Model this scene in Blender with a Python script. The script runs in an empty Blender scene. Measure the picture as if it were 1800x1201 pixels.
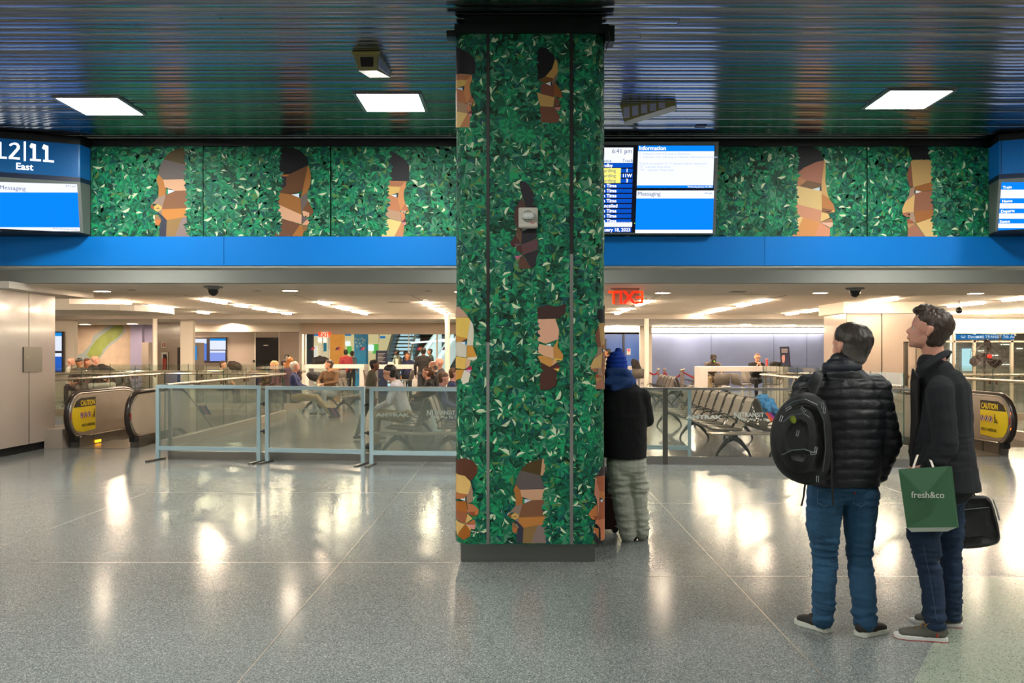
import bpy, bmesh, math, random
import numpy as np
from mathutils import Vector, Matrix, noise
SC = bpy.context.scene
COL = SC.collection
# ---------------------------------------------------------------- camera, world, exposure
H, HY, VX, F = 1.6, 620.0, 912.0, 1500.0      # eye height, horizon row, vanishing column, focal length (1800x1201 frame)
cam_data = bpy.data.cameras.new('camera'); cam_data.sensor_width = 36.0; cam_data.lens = F / 1800 * 36
cam_data.shift_x = (900 - VX) / 1800; cam_data.shift_y = (HY - 600.5) / 1800
cam_data.clip_end = 200
cam = bpy.data.objects.new('camera', cam_data); COL.objects.link(cam)
cam.location = (0, 0, H); cam.rotation_euler = (math.pi / 2, 0, 0)
SC.camera = cam
W = bpy.data.worlds.new('world'); SC.world = W; W.use_nodes = True
W.node_tree.nodes['Background'].inputs[0].default_value = (0.55, 0.6, 0.66, 1)
W.node_tree.nodes['Background'].inputs[1].default_value = 0.25
SC.view_settings.view_transform = 'Standard'; SC.view_settings.look = 'None'
SC.view_settings.exposure = 0.0; SC.view_settings.gamma = 1.0; SC.view_settings.use_curve_mapping = False
SC.cycles.use_denoising = True
SC.cycles.transparent_max_bounces = 24
SC.cycles.max_bounces = 8
SC.cycles.sample_clamp_indirect = 6.0
# lamp strengths of the place
E_TROFFER, E_LINEAR, E_DOWN, E_COVE, E_SCREEN = 86.0, 135.0, 80.0, 22.0, 1.15
# ---------------------------------------------------------------- helpers
def P(px, py, d):
    return Vector(((px - VX) * d / F, d, H + (HY - py) * d / F))
def X(px, d): return (px - VX) * d / F
def Z(py, d): return H + (HY - py) * d / F
def DF(py): return H * F / (py - HY)
def lin(hx):
    c = [int(hx[i:i + 2], 16) / 255 for i in (0, 2, 4)]
    return tuple(x / 12.92 if x <= 0.04045 else ((x + 0.055) / 1.055) ** 2.4 for x in c)
_m = {}
def M(name, hx, rough=0.5, metal=0.0, emit=None, es=0.0, var=0.0, scale=8.0, bump=0.0, bscale=40.0, stretch=None, spec=None, coat=0.0):
    if name in _m: return _m[name]
    m = bpy.data.materials.new(name); m.use_nodes = True; _m[name] = m
    nt = m.node_tree; b = nt.nodes['Principled BSDF']
    c = lin(hx); b.inputs['Base Color'].default_value = (*c, 1)
    b.inputs['Roughness'].default_value = rough; b.inputs['Metallic'].default_value = metal
    if spec is not None: b.inputs['Specular IOR Level'].default_value = spec
    if coat: b.inputs['Coat Weight'].default_value = coat; b.inputs['Coat Roughness'].default_value = 0.08
    if emit: b.inputs['Emission Color'].default_value = (*lin(emit), 1); b.inputs['Emission Strength'].default_value = es
    m.diffuse_color = (*c, 1)
    if var or bump:
        tc = nt.nodes.new('ShaderNodeTexCoord'); mp = nt.nodes.new('ShaderNodeMapping')
        nt.links.new(tc.outputs['Object'], mp.inputs[0])
        if stretch: mp.inputs['Scale'].default_value = stretch
    if var:
        n = nt.nodes.new('ShaderNodeTexNoise'); n.inputs['Scale'].default_value = scale; n.inputs['Detail'].default_value = 5
        nt.links.new(mp.outputs[0], n.inputs['Vector'])
        r = nt.nodes.new('ShaderNodeMapRange'); r.inputs['To Min'].default_value = 1 - var; r.inputs['To Max'].default_value = 1 + var
        r.inputs['From Min'].default_value = .3; r.inputs['From Max'].default_value = .7
        nt.links.new(n.outputs['Fac'], r.inputs['Value'])
        mx = nt.nodes.new('ShaderNodeVectorMath'); mx.operation = 'SCALE'; mx.inputs[0].default_value = c
        nt.links.new(r.outputs[0], mx.inputs['Scale']); nt.links.new(mx.outputs[0], b.inputs['Base Color'])
    if bump:
        n2 = nt.nodes.new('ShaderNodeTexNoise'); n2.inputs['Scale'].default_value = bscale; n2.inputs['Detail'].default_value = 4
        nt.links.new(mp.outputs[0], n2.inputs['Vector'])
        bp = nt.nodes.new('ShaderNodeBump'); bp.inputs['Strength'].default_value = bump; bp.inputs['Distance'].default_value = 0.01
        nt.links.new(n2.outputs['Fac'], bp.inputs['Height']); nt.links.new(bp.outputs[0], b.inputs['Normal'])
    return m
def EM(name, hx, s, reach=None):
    if name in _m: return _m[name]
    m = bpy.data.materials.new(name); m.use_nodes = True; _m[name] = m
    nt = m.node_tree; nt.nodes.clear()
    e = nt.nodes.new('ShaderNodeEmission'); e.inputs[0].default_value = (*lin(hx), 1); e.inputs[1].default_value = s
    o = nt.nodes.new('ShaderNodeOutputMaterial'); nt.links.new(e.outputs[0], o.inputs[0])
    m.diffuse_color = (*lin(hx), 1)
    return m
def GLASS(name, hx='e6f2ec', haze=0.0, hazehx='9aa49c', refl=1.0):
    if name in _m: return _m[name]
    m = bpy.data.materials.new(name); m.use_nodes = True; _m[name] = m
    nt = m.node_tree; nt.nodes.clear(); N = nt.nodes.new; L = nt.links.new
    t = N('ShaderNodeBsdfTransparent'); t.inputs[0].default_value = (*lin(hx), 1)
    g = N('ShaderNodeBsdfGlossy'); g.inputs['Roughness'].default_value = 0.02; g.inputs['Color'].default_value = (refl, refl, refl, 1)
    fr = N('ShaderNodeFresnel'); ge = N('ShaderNodeNewGeometry'); mr = N('ShaderNodeMapRange')   # same reflectance from both sides
    mr.inputs['To Min'].default_value = 1.5; mr.inputs['To Max'].default_value = 1 / 1.5; L(ge.outputs['Backfacing'], mr.inputs[0]); L(mr.outputs[0], fr.inputs[0])
    mx = N('ShaderNodeMixShader'); L(fr.outputs[0], mx.inputs[0]); L(t.outputs[0], mx.inputs[1]); L(g.outputs[0], mx.inputs[2])
    o = N('ShaderNodeOutputMaterial'); last = mx
    if haze:
        d = N('ShaderNodeBsdfDiffuse'); d.inputs[0].default_value = (*lin(hazehx), 1)
        m2 = N('ShaderNodeMixShader'); m2.inputs[0].default_value = haze
        L(mx.outputs[0], m2.inputs[1]); L(d.outputs[0], m2.inputs[2]); last = m2
    L(last.outputs[0], o.inputs[0]); m.diffuse_color = (.7, .8, .8, .3)
    return m
WM = {}
def wm(o): return WM.get(o.name, Matrix.Identity(4))
class MB:
    """Collects shapes (world or local coordinates) and links them as one mesh object."""
    def __init__(s): s.v = []; s.f = []; s.mi = []; s.cur = 0; s.T = None
    def mat(s, i): s.cur = i; return s
    def add(s, vs, fs, mi=None):
        n = len(s.v)
        if s.T is not None: vs = [s.T @ Vector(v) for v in vs]
        s.v.extend([tuple(v) for v in vs])
        for f in fs: s.f.append([i + n for i in f]); s.mi.append(s.cur if mi is None else mi)
        return s
    def box(s, x0, x1, y0, y1, z0, z1):
        vs = [(x, y, z) for z in (z0, z1) for y in (y0, y1) for x in (x0, x1)]
        return s.add(vs, [(0, 2, 3, 1), (4, 5, 7, 6), (0, 1, 5, 4), (2, 6, 7, 3), (0, 4, 6, 2), (1, 3, 7, 5)])
    def obox(s, c, sz, R=None):
        R = R or Matrix.Identity(3); c = Vector(c); h = [a / 2 for a in sz]
        vs = [c + R @ Vector((x * h[0], y * h[1], z * h[2])) for z in (-1, 1) for y in (-1, 1) for x in (-1, 1)]
        return s.add(vs, [(0, 2, 3, 1), (4, 5, 7, 6), (0, 1, 5, 4), (2, 6, 7, 3), (0, 4, 6, 2), (1, 3, 7, 5)])
    def prism(s, poly, off):
        """poly: 3D points of a flat outline, off: extrusion vector"""
        n = len(poly); off = Vector(off); a = [Vector(p) for p in poly]; b = [p + off for p in a]
        fs = [list(range(n))[::-1], list(range(n, 2 * n))] + [(i, (i + 1) % n, n + (i + 1) % n, n + i) for i in range(n)]
        return s.add(a + b, fs)
    def tube(s, pts, r, n=10, caps=True, rs=None, closed=False):
        pts = [Vector(p) for p in pts]; m = len(pts); vs = []; fs = []
        up = Vector((0, 0, 1)); prev = None
        for i, p in enumerate(pts):
            a = pts[i - 1] if (i or closed) else p; b = pts[(i + 1) % m] if (i < m - 1 or closed) else p
            t = (b - a).normalized() if (b - a).length > 1e-9 else Vector((0, 0, 1))
            if prev is None: q = t.orthogonal().normalized() if abs(t.dot(up)) > .95 else t.cross(up).normalized()
            else: q = (prev - t * prev.dot(t)).normalized()
            prev = q; w = t.cross(q); rr = rs[i] if rs else r
            rx, ry = rr if isinstance(rr, (tuple, list)) else (rr, rr)
            for k in range(n):
                an = 2 * math.pi * k / n; vs.append(p + q * math.cos(an) * rx + w * math.sin(an) * ry)
        for i in range(m if closed else m - 1):
            j = (i + 1) % m
            for k in range(n): fs.append((i * n + k, i * n + (k + 1) % n, j * n + (k + 1) % n, j * n + k))
        if caps and not closed: fs += [list(range(n))[::-1], list(range((m - 1) * n, m * n))]
        return s.add(vs, fs)
    def cyl(s, a, b, r, n=16, r2=None):
        return s.tube([a, b], r, n, rs=[r, r if r2 is None else r2])
    def ell(s, c, r, n=12, m=8, R=None, z0=-1.0, z1=1.0):
        R = R or Matrix.Identity(3); c = Vector(c); vs = []; fs = []
        r = (r, r, r) if not isinstance(r, (tuple, list)) else r
        a0, a1 = math.asin(z0), math.asin(z1)
        for i in range(m + 1):
            t = a0 + (a1 - a0) * i / m
            for k in range(n):
                an = 2 * math.pi * k / n
                vs.append(c + R @ Vector((r[0] * math.cos(t) * math.cos(an), r[1] * math.cos(t) * math.sin(an), r[2] * math.sin(t))))
        for i in range(m):
            for k in range(n): fs.append((i * n + k, i * n + (k + 1) % n, (i + 1) * n + (k + 1) % n, (i + 1) * n + k))
        fs += [list(range(n))[::-1], list(range(m * n, (m + 1) * n))]
        return s.add(vs, fs)
    def text(s, txt, mtx, size=1.0, align='LEFT', depth=0.002, bold=0.0, sx=1.0):
        c = bpy.data.curves.new('t', 'FONT'); c.body = txt; c.size = size; c.align_x = align; c.extrude = depth; c.offset = bold; c.resolution_u = 3
        o = bpy.data.objects.new('t', c); COL.objects.link(o)
        me = o.to_mesh(); S = Matrix.Diagonal((sx, 1, 1, 1))
        vs = [mtx @ S @ v.co for v in me.vertices]; fs = [list(p.vertices) for p in me.polygons]
        o.to_mesh_clear(); bpy.data.objects.remove(o); bpy.data.curves.remove(c)
        return s.add(vs, fs)
    def build(s, name, mats, parent=None, smooth=False, bevel=0.0, local=False, sharp=None):
        mats = mats if isinstance(mats, (list, tuple)) else [mats]
        me = bpy.data.meshes.new(name); o = bpy.data.objects.new(name, me)
        vs = s.v
        if local:
            if parent is not None: o.parent = parent; WM[o.name] = wm(parent)
        elif parent is not None:
            inv = wm(parent).inverted(); vs = [tuple(inv @ Vector(v)) for v in vs]; o.parent = parent; WM[o.name] = wm(parent).copy()
        else:
            a = np.array(vs); c = Vector((float(a[:, 0].min() + a[:, 0].max()) / 2, float(a[:, 1].min() + a[:, 1].max()) / 2, float(a[:, 2].min())))
            vs = [tuple(Vector(v) - c) for v in vs]; o.location = c; WM[o.name] = Matrix.Translation(c)
        me.from_pydata(vs, [], s.f); me.update()
        for m in mats: me.materials.append(m)
        me.polygons.foreach_set('material_index', [min(i, len(mats) - 1) for i in s.mi])
        if bevel:
            bm = bmesh.new(); bm.from_mesh(me); bmesh.ops.remove_doubles(bm, verts=bm.verts, dist=1e-5)
            es = [e for e in bm.edges if len(e.link_faces) == 2 and e.calc_face_angle(0) > 0.6]
            bmesh.ops.bevel(bm, geom=es, offset=bevel, segments=2, affect='EDGES', clamp_overlap=True)
            bm.to_mesh(me); bm.free()
        if smooth:
            me.polygons.foreach_set('use_smooth', [True] * len(me.polygons))
            if hasattr(me, 'set_sharp_from_angle'): me.set_sharp_from_angle(angle=sharp or math.radians(40))
        COL.objects.link(o)
        return o
def empty(name, loc=(0, 0, 0), rz=0.0, label=None, cat=None, group=None):
    o = bpy.data.objects.new(name, None); COL.objects.link(o); o.empty_display_size = .1
    o.location = loc; o.rotation_euler = (0, 0, rz); WM[o.name] = Matrix.Translation(Vector(loc)) @ Matrix.Rotation(rz, 4, 'Z')
    return tag(o, label, cat, group)
def tag(o, label=None, cat=None, group=None, kind=None):
    if label: o['label'] = label
    if cat: o['category'] = cat
    if group: o['group'] = group
    if kind: o['kind'] = kind
    return o
def struct(o): o['kind'] = 'structure'; return o
def copy_tree(o, parent=None, loc=None, rz=None, label=None, group=None, swap=None):
    c = o.copy(); COL.objects.link(c); c.parent = parent
    if loc is not None: c.location = loc
    if rz is not None: c.rotation_euler = (0, 0, rz)
    if label: c['label'] = label
    if group: c['group'] = group
    WM[c.name] = Matrix.Translation(c.location) @ Matrix.Rotation(c.rotation_euler.z, 4, 'Z') if parent is None else wm(parent)
    for ch in [x for x in bpy.data.objects if x.parent == o]: copy_tree(ch, c)
    return c
def frame_mtx(origin, xdir, ydir):
    x = Vector(xdir).normalized(); y = Vector(ydir).normalized(); z = x.cross(y)
    m = Matrix((x, y, z)).transposed().to_4x4(); m.translation = Vector(origin); return m
VERT = lambda o: frame_mtx(o, (1, 0, 0), (0, 0, 1))     # text on a wall that faces the camera
def plane_hit(px, py, p0, n):
    o = Vector((0, 0, H)); d = Vector(((px - VX) / F, 1, (HY - py) / F)); n = Vector(n)
    return o + d * ((Vector(p0) - o).dot(n) / d.dot(n))
# ================================================================ materials of the building
def terrazzo():
    m = bpy.data.materials.new('terrazzo'); m.use_nodes = True; nt = m.node_tree; N = nt.nodes.new; L = nt.links.new
    b = nt.nodes['Principled BSDF']; tc = N('ShaderNodeTexCoord')
    v = N('ShaderNodeTexVoronoi'); v.inputs['Scale'].default_value = 190; L(tc.outputs['Object'], v.inputs['Vector'])
    sep = N('ShaderNodeSeparateColor'); L(v.outputs['Color'], sep.inputs[0])
    r = N('ShaderNodeValToRGB'); r.color_ramp.interpolation = 'CONSTANT'
    cs = [(0, '5c6261'), (.22, '757a79'), (.5, '858887'), (.72, '999a97'), (.88, '6a6e6d'), (.95, 'b2b2ae')]
    while len(r.color_ramp.elements) < len(cs): r.color_ramp.elements.new(.5)
    for e, (p, c) in zip(r.color_ramp.elements, cs): e.position = p; e.color = (*lin(c), 1)
    L(sep.outputs[0], r.inputs[0])
    n = N('ShaderNodeTexNoise'); n.inputs['Scale'].default_value = .7; L(tc.outputs['Object'], n.inputs['Vector'])
    mr = N('ShaderNodeMapRange'); mr.inputs['To Min'].default_value = .86; mr.inputs['To Max'].default_value = 1.08; L(n.outputs['Fac'], mr.inputs[0])
    mu = N('ShaderNodeVectorMath'); mu.operation = 'SCALE'; L(r.outputs[0], mu.inputs[0]); L(mr.outputs[0], mu.inputs['Scale'])
    L(mu.outputs[0], b.inputs['Base Color'])
    mr2 = N('ShaderNodeMapRange'); mr2.inputs['To Min'].default_value = .13; mr2.inputs['To Max'].default_value = .19; L(n.outputs['Fac'], mr2.inputs[0])
    L(mr2.outputs[0], b.inputs['Roughness'])
    b.inputs['IOR'].default_value = 1.5
    bp = N('ShaderNodeBump'); bp.inputs['Strength'].default_value = .12; bp.inputs['Distance'].default_value = .02
    n3 = N('ShaderNodeTexNoise'); n3.inputs['Scale'].default_value = 1.6; n3.inputs['Detail'].default_value = 1; L(tc.outputs['Object'], n3.inputs['Vector'])
    L(n3.outputs['Fac'], bp.inputs['Height']); L(bp.outputs[0], b.inputs['Normal'])
    return m
TERR = terrazzo()
def terrazzo_light():
    m = TERR.copy(); m.name = 'terrazzo_light'
    r = [n for n in m.node_tree.nodes if n.type == 'VALTORGB'][0]
    for e, c in zip(r.color_ramp.elements, ['3c443e', '8b9385', '9ca393', 'a3aa9b', '989f90', 'b2b8a8']): e.color = (*lin(c), 1)
    for e, p in zip(r.color_ramp.elements, [0, .045, .3, .55, .8, .95]): e.position = p
    return m
TERL = terrazzo_light()
CREAM = M('cream_ceiling', 'efe4d6', .6, var=.03, scale=1.2)
GREYB = M('grey_beam', '96978f', .55, var=.04, scale=2)
BLUEB = M('blue_band', '0072c6', .5, var=.02, scale=1, spec=.2)
BLACK = M('black', '0c0d0e', .5)
DARK = M('dark_recess', '0a0b0c', .7)
STEEL = M('stainless', 'a9a6a0', .28, 1.0, bump=.15, bscale=6, stretch=(1, 1, 40))
STEELD = M('stainless_dark', '77756f', .35, 1.0)
GLOSSB = M('glossy_beige_panel', 'b8a89c', .16, 0.0, var=.05, scale=.8, bump=.25, bscale=9, spec=.8, coat=.5)
BEIGEW = M('beige_wall', 'bfa995', .35, var=.04, scale=1)
WHITEW = M('white_wall', 'ddd3c6', .5)
CURB = M('beige_curb', 'a99a8c', .3)
PALEBL = M('painted_blue_grey_metal', '9db4ba', .4)
LAV = M('lavender_wall', '9a92b0', .5, var=.06, scale=2, stretch=(1, 1, .2))
BLUEG = M('blue_grey_wall', '5d6788', .5, var=.08, scale=1.5)
GL = GLASS('railing_glass', 'f8fbf9')
GLF = GLASS('fence_glass', 'f8fbf9', haze=.02)
GLH = GLASS('barrier_glass', 'f2f5f2', haze=.13, hazehx='b4baae')
DW = 10.21          # wall with the departure boards
CEIL = 4.14
LOW = 2.67          # low ceiling of the waiting room
# ---------------------------------------------------------------- floor (with the two escalator wells left open)
holes = [(-8.95, -6.05, 15.0, 21.8), (6.1, 9.1, 14.4, 21.8)]
fl = MB(); xs = sorted([-24, 26, -1.36, 1.5, -4.25, 4.36, -8.95, -6.05, 6.1, 9.1]); ys = sorted([-6, 6.1, 9.09, 12.2, 14.4, 15.0, 21.8, 62])
for i in range(len(xs) - 1):
    for j in range(len(ys) - 1):
        cx, cy = (xs[i] + xs[i + 1]) / 2, (ys[j] + ys[j + 1]) / 2
        if any(a < cx < b and c < cy < d for a, b, c, d in holes): continue
        fl.add([(xs[i], ys[j], 0), (xs[i + 1], ys[j], 0), (xs[i + 1], ys[j + 1], 0), (xs[i], ys[j + 1], 0)], [(0, 1, 2, 3)])
struct(fl.build('floor', TERR))
g = MB()      # paler terrazzo field at the lower right, 0.5 mm proud
pt = lambda px, py: (X(px, DF(py)), DF(py), .0005)
g.add([pt(1605, 1201), pt(1640, 1130), pt(1668, 1060), pt(1690, 1014.5), (9.9, 6.09, .0005), (9.9, 3.0, .0005), (2.0, 3.0, .0005)], [(0, 1, 2, 3, 4, 5, 6)])
struct(g.build('floor', TERL))
sm = M('divider_strip', 'b9ada0', .3, .6)
g = MB()
for x, y0, y1 in [(-1.36, 1, 12.6), (1.5, 1, 12.2), (-4.25, 1, 9.7), (4.36, 6.1, 12)]: g.box(x - .004, x + .004, y0, y1, 0, .0012)
for y, x0, x1 in [(6.1, .68, 9.9), (6.5, -9, -.5), (9.05, 1.1, 9.9), (9.75, -9, -1.1)]: g.box(x0, x1, y - .004, y + .004, 0, .0012)
struct(g.build('floor', sm))
# ---------------------------------------------------------------- slatted metal ceiling of the concourse
random.seed(3)
cl = MB(); y = -6.0
while y < DW + .05:
    t = random.gauss(0, .0035); h0 = random.gauss(0, .0012)
    n = 6; brk = [-10.2] + sorted(random.uniform(-9, 10) for _ in range(random.choice([0, 1, 1, 2]))) + [11.2]
    for a, b in zip(brk[:-1], brk[1:]):
        t2 = t + random.gauss(0, .002); z = CEIL + h0 + random.gauss(0, .0008)
        prof = [(.0, .012), (.003, .002), (.02, 0), (.046, -.0012), (.072, 0), (.089, .002), (.092, .012)]
        vs = [(x, y + py, z + pz + (py - .046) * t2 / .046) for x in (a + .002, b - .002) for py, pz in prof]
        k = len(prof); cl.add(vs, [(i, i + 1, k + i + 1, k + i) for i in range(k - 1)])
    y += .1
SLAT = M('ceiling_slat', '868c90', .2, 1.0, var=.08, scale=1.5, stretch=(.3, 8, 1), bump=.12, bscale=2.2)
struct(cl.build('ceiling', SLAT, smooth=True, sharp=math.radians(60)))
struct(MB().box(-10.2, 11.2, -6, DW + .1, CEIL + .02, CEIL + .06).build('ceiling', DARK))
# ---------------------------------------------------------------- walls of the concourse
struct(MB().box(-10.2, -10.0, -6, 12.9, 0, CEIL).build('wall_left', GLOSSB))
struct(MB().box(11, 11.2, -6, 12.9, 0, CEIL).build('wall_right', GLOSSB))
HALLB = M('hall_back_wall', '8a8580', .5)
struct(MB().box(-10.2, 11.2, -6.2, -6, 0, CEIL).build('wall_front', HALLB))
# bulkhead: body of the wall above the blue band and the blue band itself
struct(MB().box(-10, 11, DW + .03, DW + .5, 2.99, CEIL).build('wall_back', DARK))
b = MB(); 
for a, c in [(-10, -3.52), (-3.515, 2.93), (2.935, 11)]: b.box(a, c, DW - .03, DW + .35, 2.64, 2.985)
struct(b.build('trim_1', BLUEB))
struct(MB().box(-10, 11, DW - .02, DW + .3, 2.615, 2.637).build('trim_2', GREYB))
struct(MB().box(-10, 11, DW - .012, DW + .03, 4.07, 4.14).build('trim_3', BLACK))
# deep zone between the bulkhead and the waiting room
struct(MB().box(-10.2, 11.2, DW + .4, 13.1, 3.25, 3.3).build('ceiling', CREAM))
struct(MB().box(-12, 14, 13.1, 13.3, LOW + .002, 3.3).build('trim_4', GREYB))
# ---------------------------------------------------------------- low ceilings of the waiting room
struct(MB().box(-22, 24, 13.3, 15.9, LOW, 2.75).build('ceiling', CREAM))
struct(MB().box(-22, 24, 15.9, 27.2, 2.82, 2.86).build('ceiling', CREAM))
struct(MB().box(-22, 24, 15.85, 15.9, LOW, 2.85).build('trim_5', CREAM))
FASC = M('fascia', 'a0968c', .5)
struct(MB().box(-22, 24, 27.2, 27.3, LOW, 2.85).build('trim_6', FASC))
struct(MB().box(-22, 24, 27.3, 60, LOW, 2.75).build('ceiling', CREAM))
# soffit around the left pillar
struct(MB().box(-10, -7.62, 12.75, 15.3, 2.565, LOW).build('trim_7', CREAM))
# left pillar wall, glossy panels with a service panel
lw = MB(); lw.box(-10, -7.88, 12.85, 14.5, .13, 2.565)
struct(lw.build('wall_left', GLOSSB))
lw = MB(); lw.box(-9.9, -7.93, 12.9, 14.45, 0, .13); struct(lw.build('baseboard_left', DARK))
sj = MB(); sj.box(-7.882, -7.876, 13.72, 13.735, .13, 2.56); sj.box(-7.882, -7.876, 12.9, 12.95, .13, 2.56)
struct(sj.build('trim_8', STEELD))
# right pillar
struct(MB().box(7.9, 9.6, 20.6, 22.1, 0, 2.55).build('wall_right', GLOSSB))
struct(MB().box(7.8, 9.75, 20.5, 22.2, 2.55, 2.82).build('trim_9', CREAM))
sj = MB(); 
for x in (7.9, 8.75, 9.58): sj.box(x, x + .02, 20.588, 20.6, 0, 2.55)
struct(sj.build('trim_10', STEELD))
# ---------------------------------------------------------------- far walls
def wallbox(name, px0, px1, d, z0, z1, mat, th=.2):
    return struct(MB().box(X(px0, d), X(px1, d), d, d + th, z0, z1).build(name, mat))
wallbox('wall_back', 60, 131, 28, 0, LOW, WHITEW)
wallbox('wall_back', 100, 268, 33.5, 0, LOW, M('tan_stone_wall', 'cdbba6', .6, var=.08, scale=.8))
wallbox('wall_back', 277, 319, 30.5, 0, LOW, GLOSSB)
wallbox('wall_back', 317, 339, 28.0, 0, LOW, WHITEW)
wallbox('wall_back', 330, 531, 32, 0, 2.39, GLOSSB)
wallbox('trim_11', 330, 531, 31.6, 2.37, LOW, CREAM, .4)
wallbox('wall_back', 1125, 1146, 34, 0, LOW, WHITEW)
wallbox('wall_back', 1143, 1460, 35.2, 0, 2.38, BLUEG)
wallbox('wall_back', 1030, 1128, 37, 0, 2.40, M('blue_lit_wall', '3f66b8', .3, var=.15, scale=1.2, stretch=(2, 1, .15)))  # base colour carries the blue light falling on this wall
wallbox('wall_back', 1460.5, 1620, 35.2, 0, LOW, BEIGEW)
wallbox('trim_12', 530, 830, 31.0, 2.27, LOW, BEIGEW, .3)       # header over the glass storefront
sj = MB()
for px in (1250, 1360, 1418): sj.box(X(px, 35.19), X(px, 35.19) + .012, 35.19, 35.2, 0, 2.38)
struct(sj.build('trim_13', M('wall_joint', '3c4662', .6)))
struct(MB().box(-22, -21.8, 13, 60, 0, LOW).build('wall_left', BEIGEW))
struct(MB().box(23.8, 24, 12, 60, 0, LOW).build('wall_right', BEIGEW))
struct(MB().box(-24, 26, 60, 60.2, 0, LOW).build('wall_back', BEIGEW))
struct(MB().box(-22, -10, 12.9, 13.1, 0, LOW).build('wall_front', BEIGEW))
struct(MB().box(11, 24, 11.8, 13.1, 0, LOW).build('wall_front', BEIGEW))
# ---------------------------------------------------------------- escalator wells
PIT = M('well_wall', '8f8578', .5)
for x0, x1, y0, y1 in holes:
    w = MB(); w.box(x0 - .15, x0, y0, y1, -3.2, -.001); w.box(x1, x1 + .15, y0, y1, -3.2, -.001)
    w.box(x0 - .15, x1 + .15, y1, y1 + .15, -3.2, -.001); w.box(x0, x1, y0 - .15, y0, -3.2, -.001); w.box(x0, x1, y0, y1, -3.3, -3.2)
    struct(w.build('wall_well', PIT))
# ================================================================ leaf mural art (flat print on panels and column)
LEAFC = ['052c1c', '095238', '0e6e4c', '0c6454', '17905c', '4c8468', 'c4d4b0', '567c40', '08484a', '08382a']
LEAFM = [M('leaf_' + n, c, .6, spec=.3) for n, c in zip(['deepest', 'dark', 'mid', 'teal', 'bright', 'sage', 'pale', 'olive', 'petrol', 'bottle'], LEAFC)]
_art = {}
def artmat(hx):
    if hx not in _art: _art[hx] = M('art_' + hx, hx, .6, spec=.3)
    return _art[hx]
class Mural:
    def __init__(s, fn, u0, u1, v0, v1, seed):
        s.fn, s.u0, s.u1, s.v0, s.v1 = fn, u0, u1, v0, v1
        s.mb = MB(); s.mats = list(LEAFM); s.r = random.Random(seed); s.h = .001; s.flat = None
    def poly(s, pts, mi, h):
        pts = [(min(max(u, s.u0), s.u1), min(max(v, s.v0), s.v1)) for u, v in pts]
        if s.flat and (min(u for u, _ in pts) < s.flat[0] or max(u for u, _ in pts) > s.flat[1]):      # cut into strips so it follows the rounded corner
            st = .025; a = math.floor(min(u for u, _ in pts) / st); b = math.ceil(max(u for u, _ in pts) / st)
            for k in range(a, b):
                q = pts
                for lim, sg in ((k * st, 1), ((k + 1) * st, -1)):
                    o = []
                    for (u0, v0), (u1, v1) in zip(q, q[1:] + q[:1]):
                        i0, i1 = (u0 - lim) * sg >= 0, (u1 - lim) * sg >= 0
                        if i0: o.append((u0, v0))
                        if i0 != i1: t = (lim - u0) / (u1 - u0); o.append((lim, v0 + (v1 - v0) * t))
                    q = o
                if len(q) > 2: s.mb.add([s.fn(u, v, h) for u, v in q], [list(range(len(q)))], mi)
            return
        s.mb.add([s.fn(u, v, h) for u, v in pts], [list(range(len(pts)))], mi)
    def cluster(s, cu, cv, R, h=None):
        r = s.r; n = r.choice([6, 7, 7, 8]); a0 = r.uniform(0, 6.28)
        if h is None: s.h += 4.5e-6; h = s.h
        tone = r.choice([(1, 2), (2, 4), (1, 3), (8, 2), (9, 1), (2, 5), (3, 4), (1, 2)])
        for k in range(n):
            a = a0 + 6.283 * k / n + r.uniform(-.18, .18); L = R * r.uniform(.75, 1.15); w = L * r.uniform(.27, .36)
            c, q = math.cos(a), math.sin(a); p = lambda t, o: (cu + c * t * L - q * o, cv + q * t * L + c * o)
            m1, m2 = (tone if r.random() < .6 else (r.choice([1, 2, 3, 4, 5, 9]), r.choice([1, 2, 4, 8])))
            if r.random() < .14: m1 = r.choice([5, 7, 6])
            tip = p(1, 0); hh = h + k * 8e-7
            s.poly([(cu, cv), p(.35, -w * .9), p(.7, -w * .75), tip], m1, hh); s.poly([(cu, cv), tip, p(.7, w * .75), p(.35, w * .9)], m2, hh)
            if r.random() < .2: s.poly([p(.3, w * .05), p(.6, w * .1), p(.95, 0), p(.6, w * .42)], 6 if r.random() < .75 else 5, hh + 3e-7)
    def leaves(s, R=.085, skip=None):
        step = R * 1.05; v = s.v0; pts = []
        while v < s.v1 + step * .5:
            u = s.u0
            while u < s.u1 + step * .5: pts.append((u + s.r.uniform(-.4, .4) * step, v + s.r.uniform(-.4, .4) * step)); u += step
            v += step
        s.r.shuffle(pts)
        for u, v in pts: s.cluster(min(max(u, s.u0), s.u1), min(max(v, s.v0), s.v1), R * s.r.uniform(.85, 1.2))
    def face(s, design, tf, h=.0105, R=.085, back=0.0):
        """design: 'colour:x,y x,y ...' lines, tf maps design x,y to (u,v)"""
        for i, ln in enumerate(design.strip().split('\n')):
            hx, ps = ln.strip().split(':')
            pts = [tuple(map(float, q.split(','))) for q in ps.split()]
            if hx == 'over':
                for a, b in zip(pts[:-1], pts[1:]):
                    n = max(1, round(math.dist(tf(*a), tf(*b)) / (R * .8)))
                    for t in range(n):
                        u, v = tf(*(a[0] + (b[0] - a[0]) * t / n, a[1] + (b[1] - a[1]) * t / n))
                        s.cluster(u + back + s.r.uniform(-.015, .015), v, R * .95, h + .0012 + t * 2e-5)
                continue
            m = artmat(hx)
            if m not in s.mats: s.mats.append(m)
            uv = [tf(*q) for q in pts]
            # fan the outline into triangles through bmesh so concave outlines stay clean
            s.poly(uv, s.mats.index(m), h + i * 1.5e-5)
    def finish(s, name, parent=None): return s.mb.build(name, s.mats, parent)
D = {}
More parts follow.
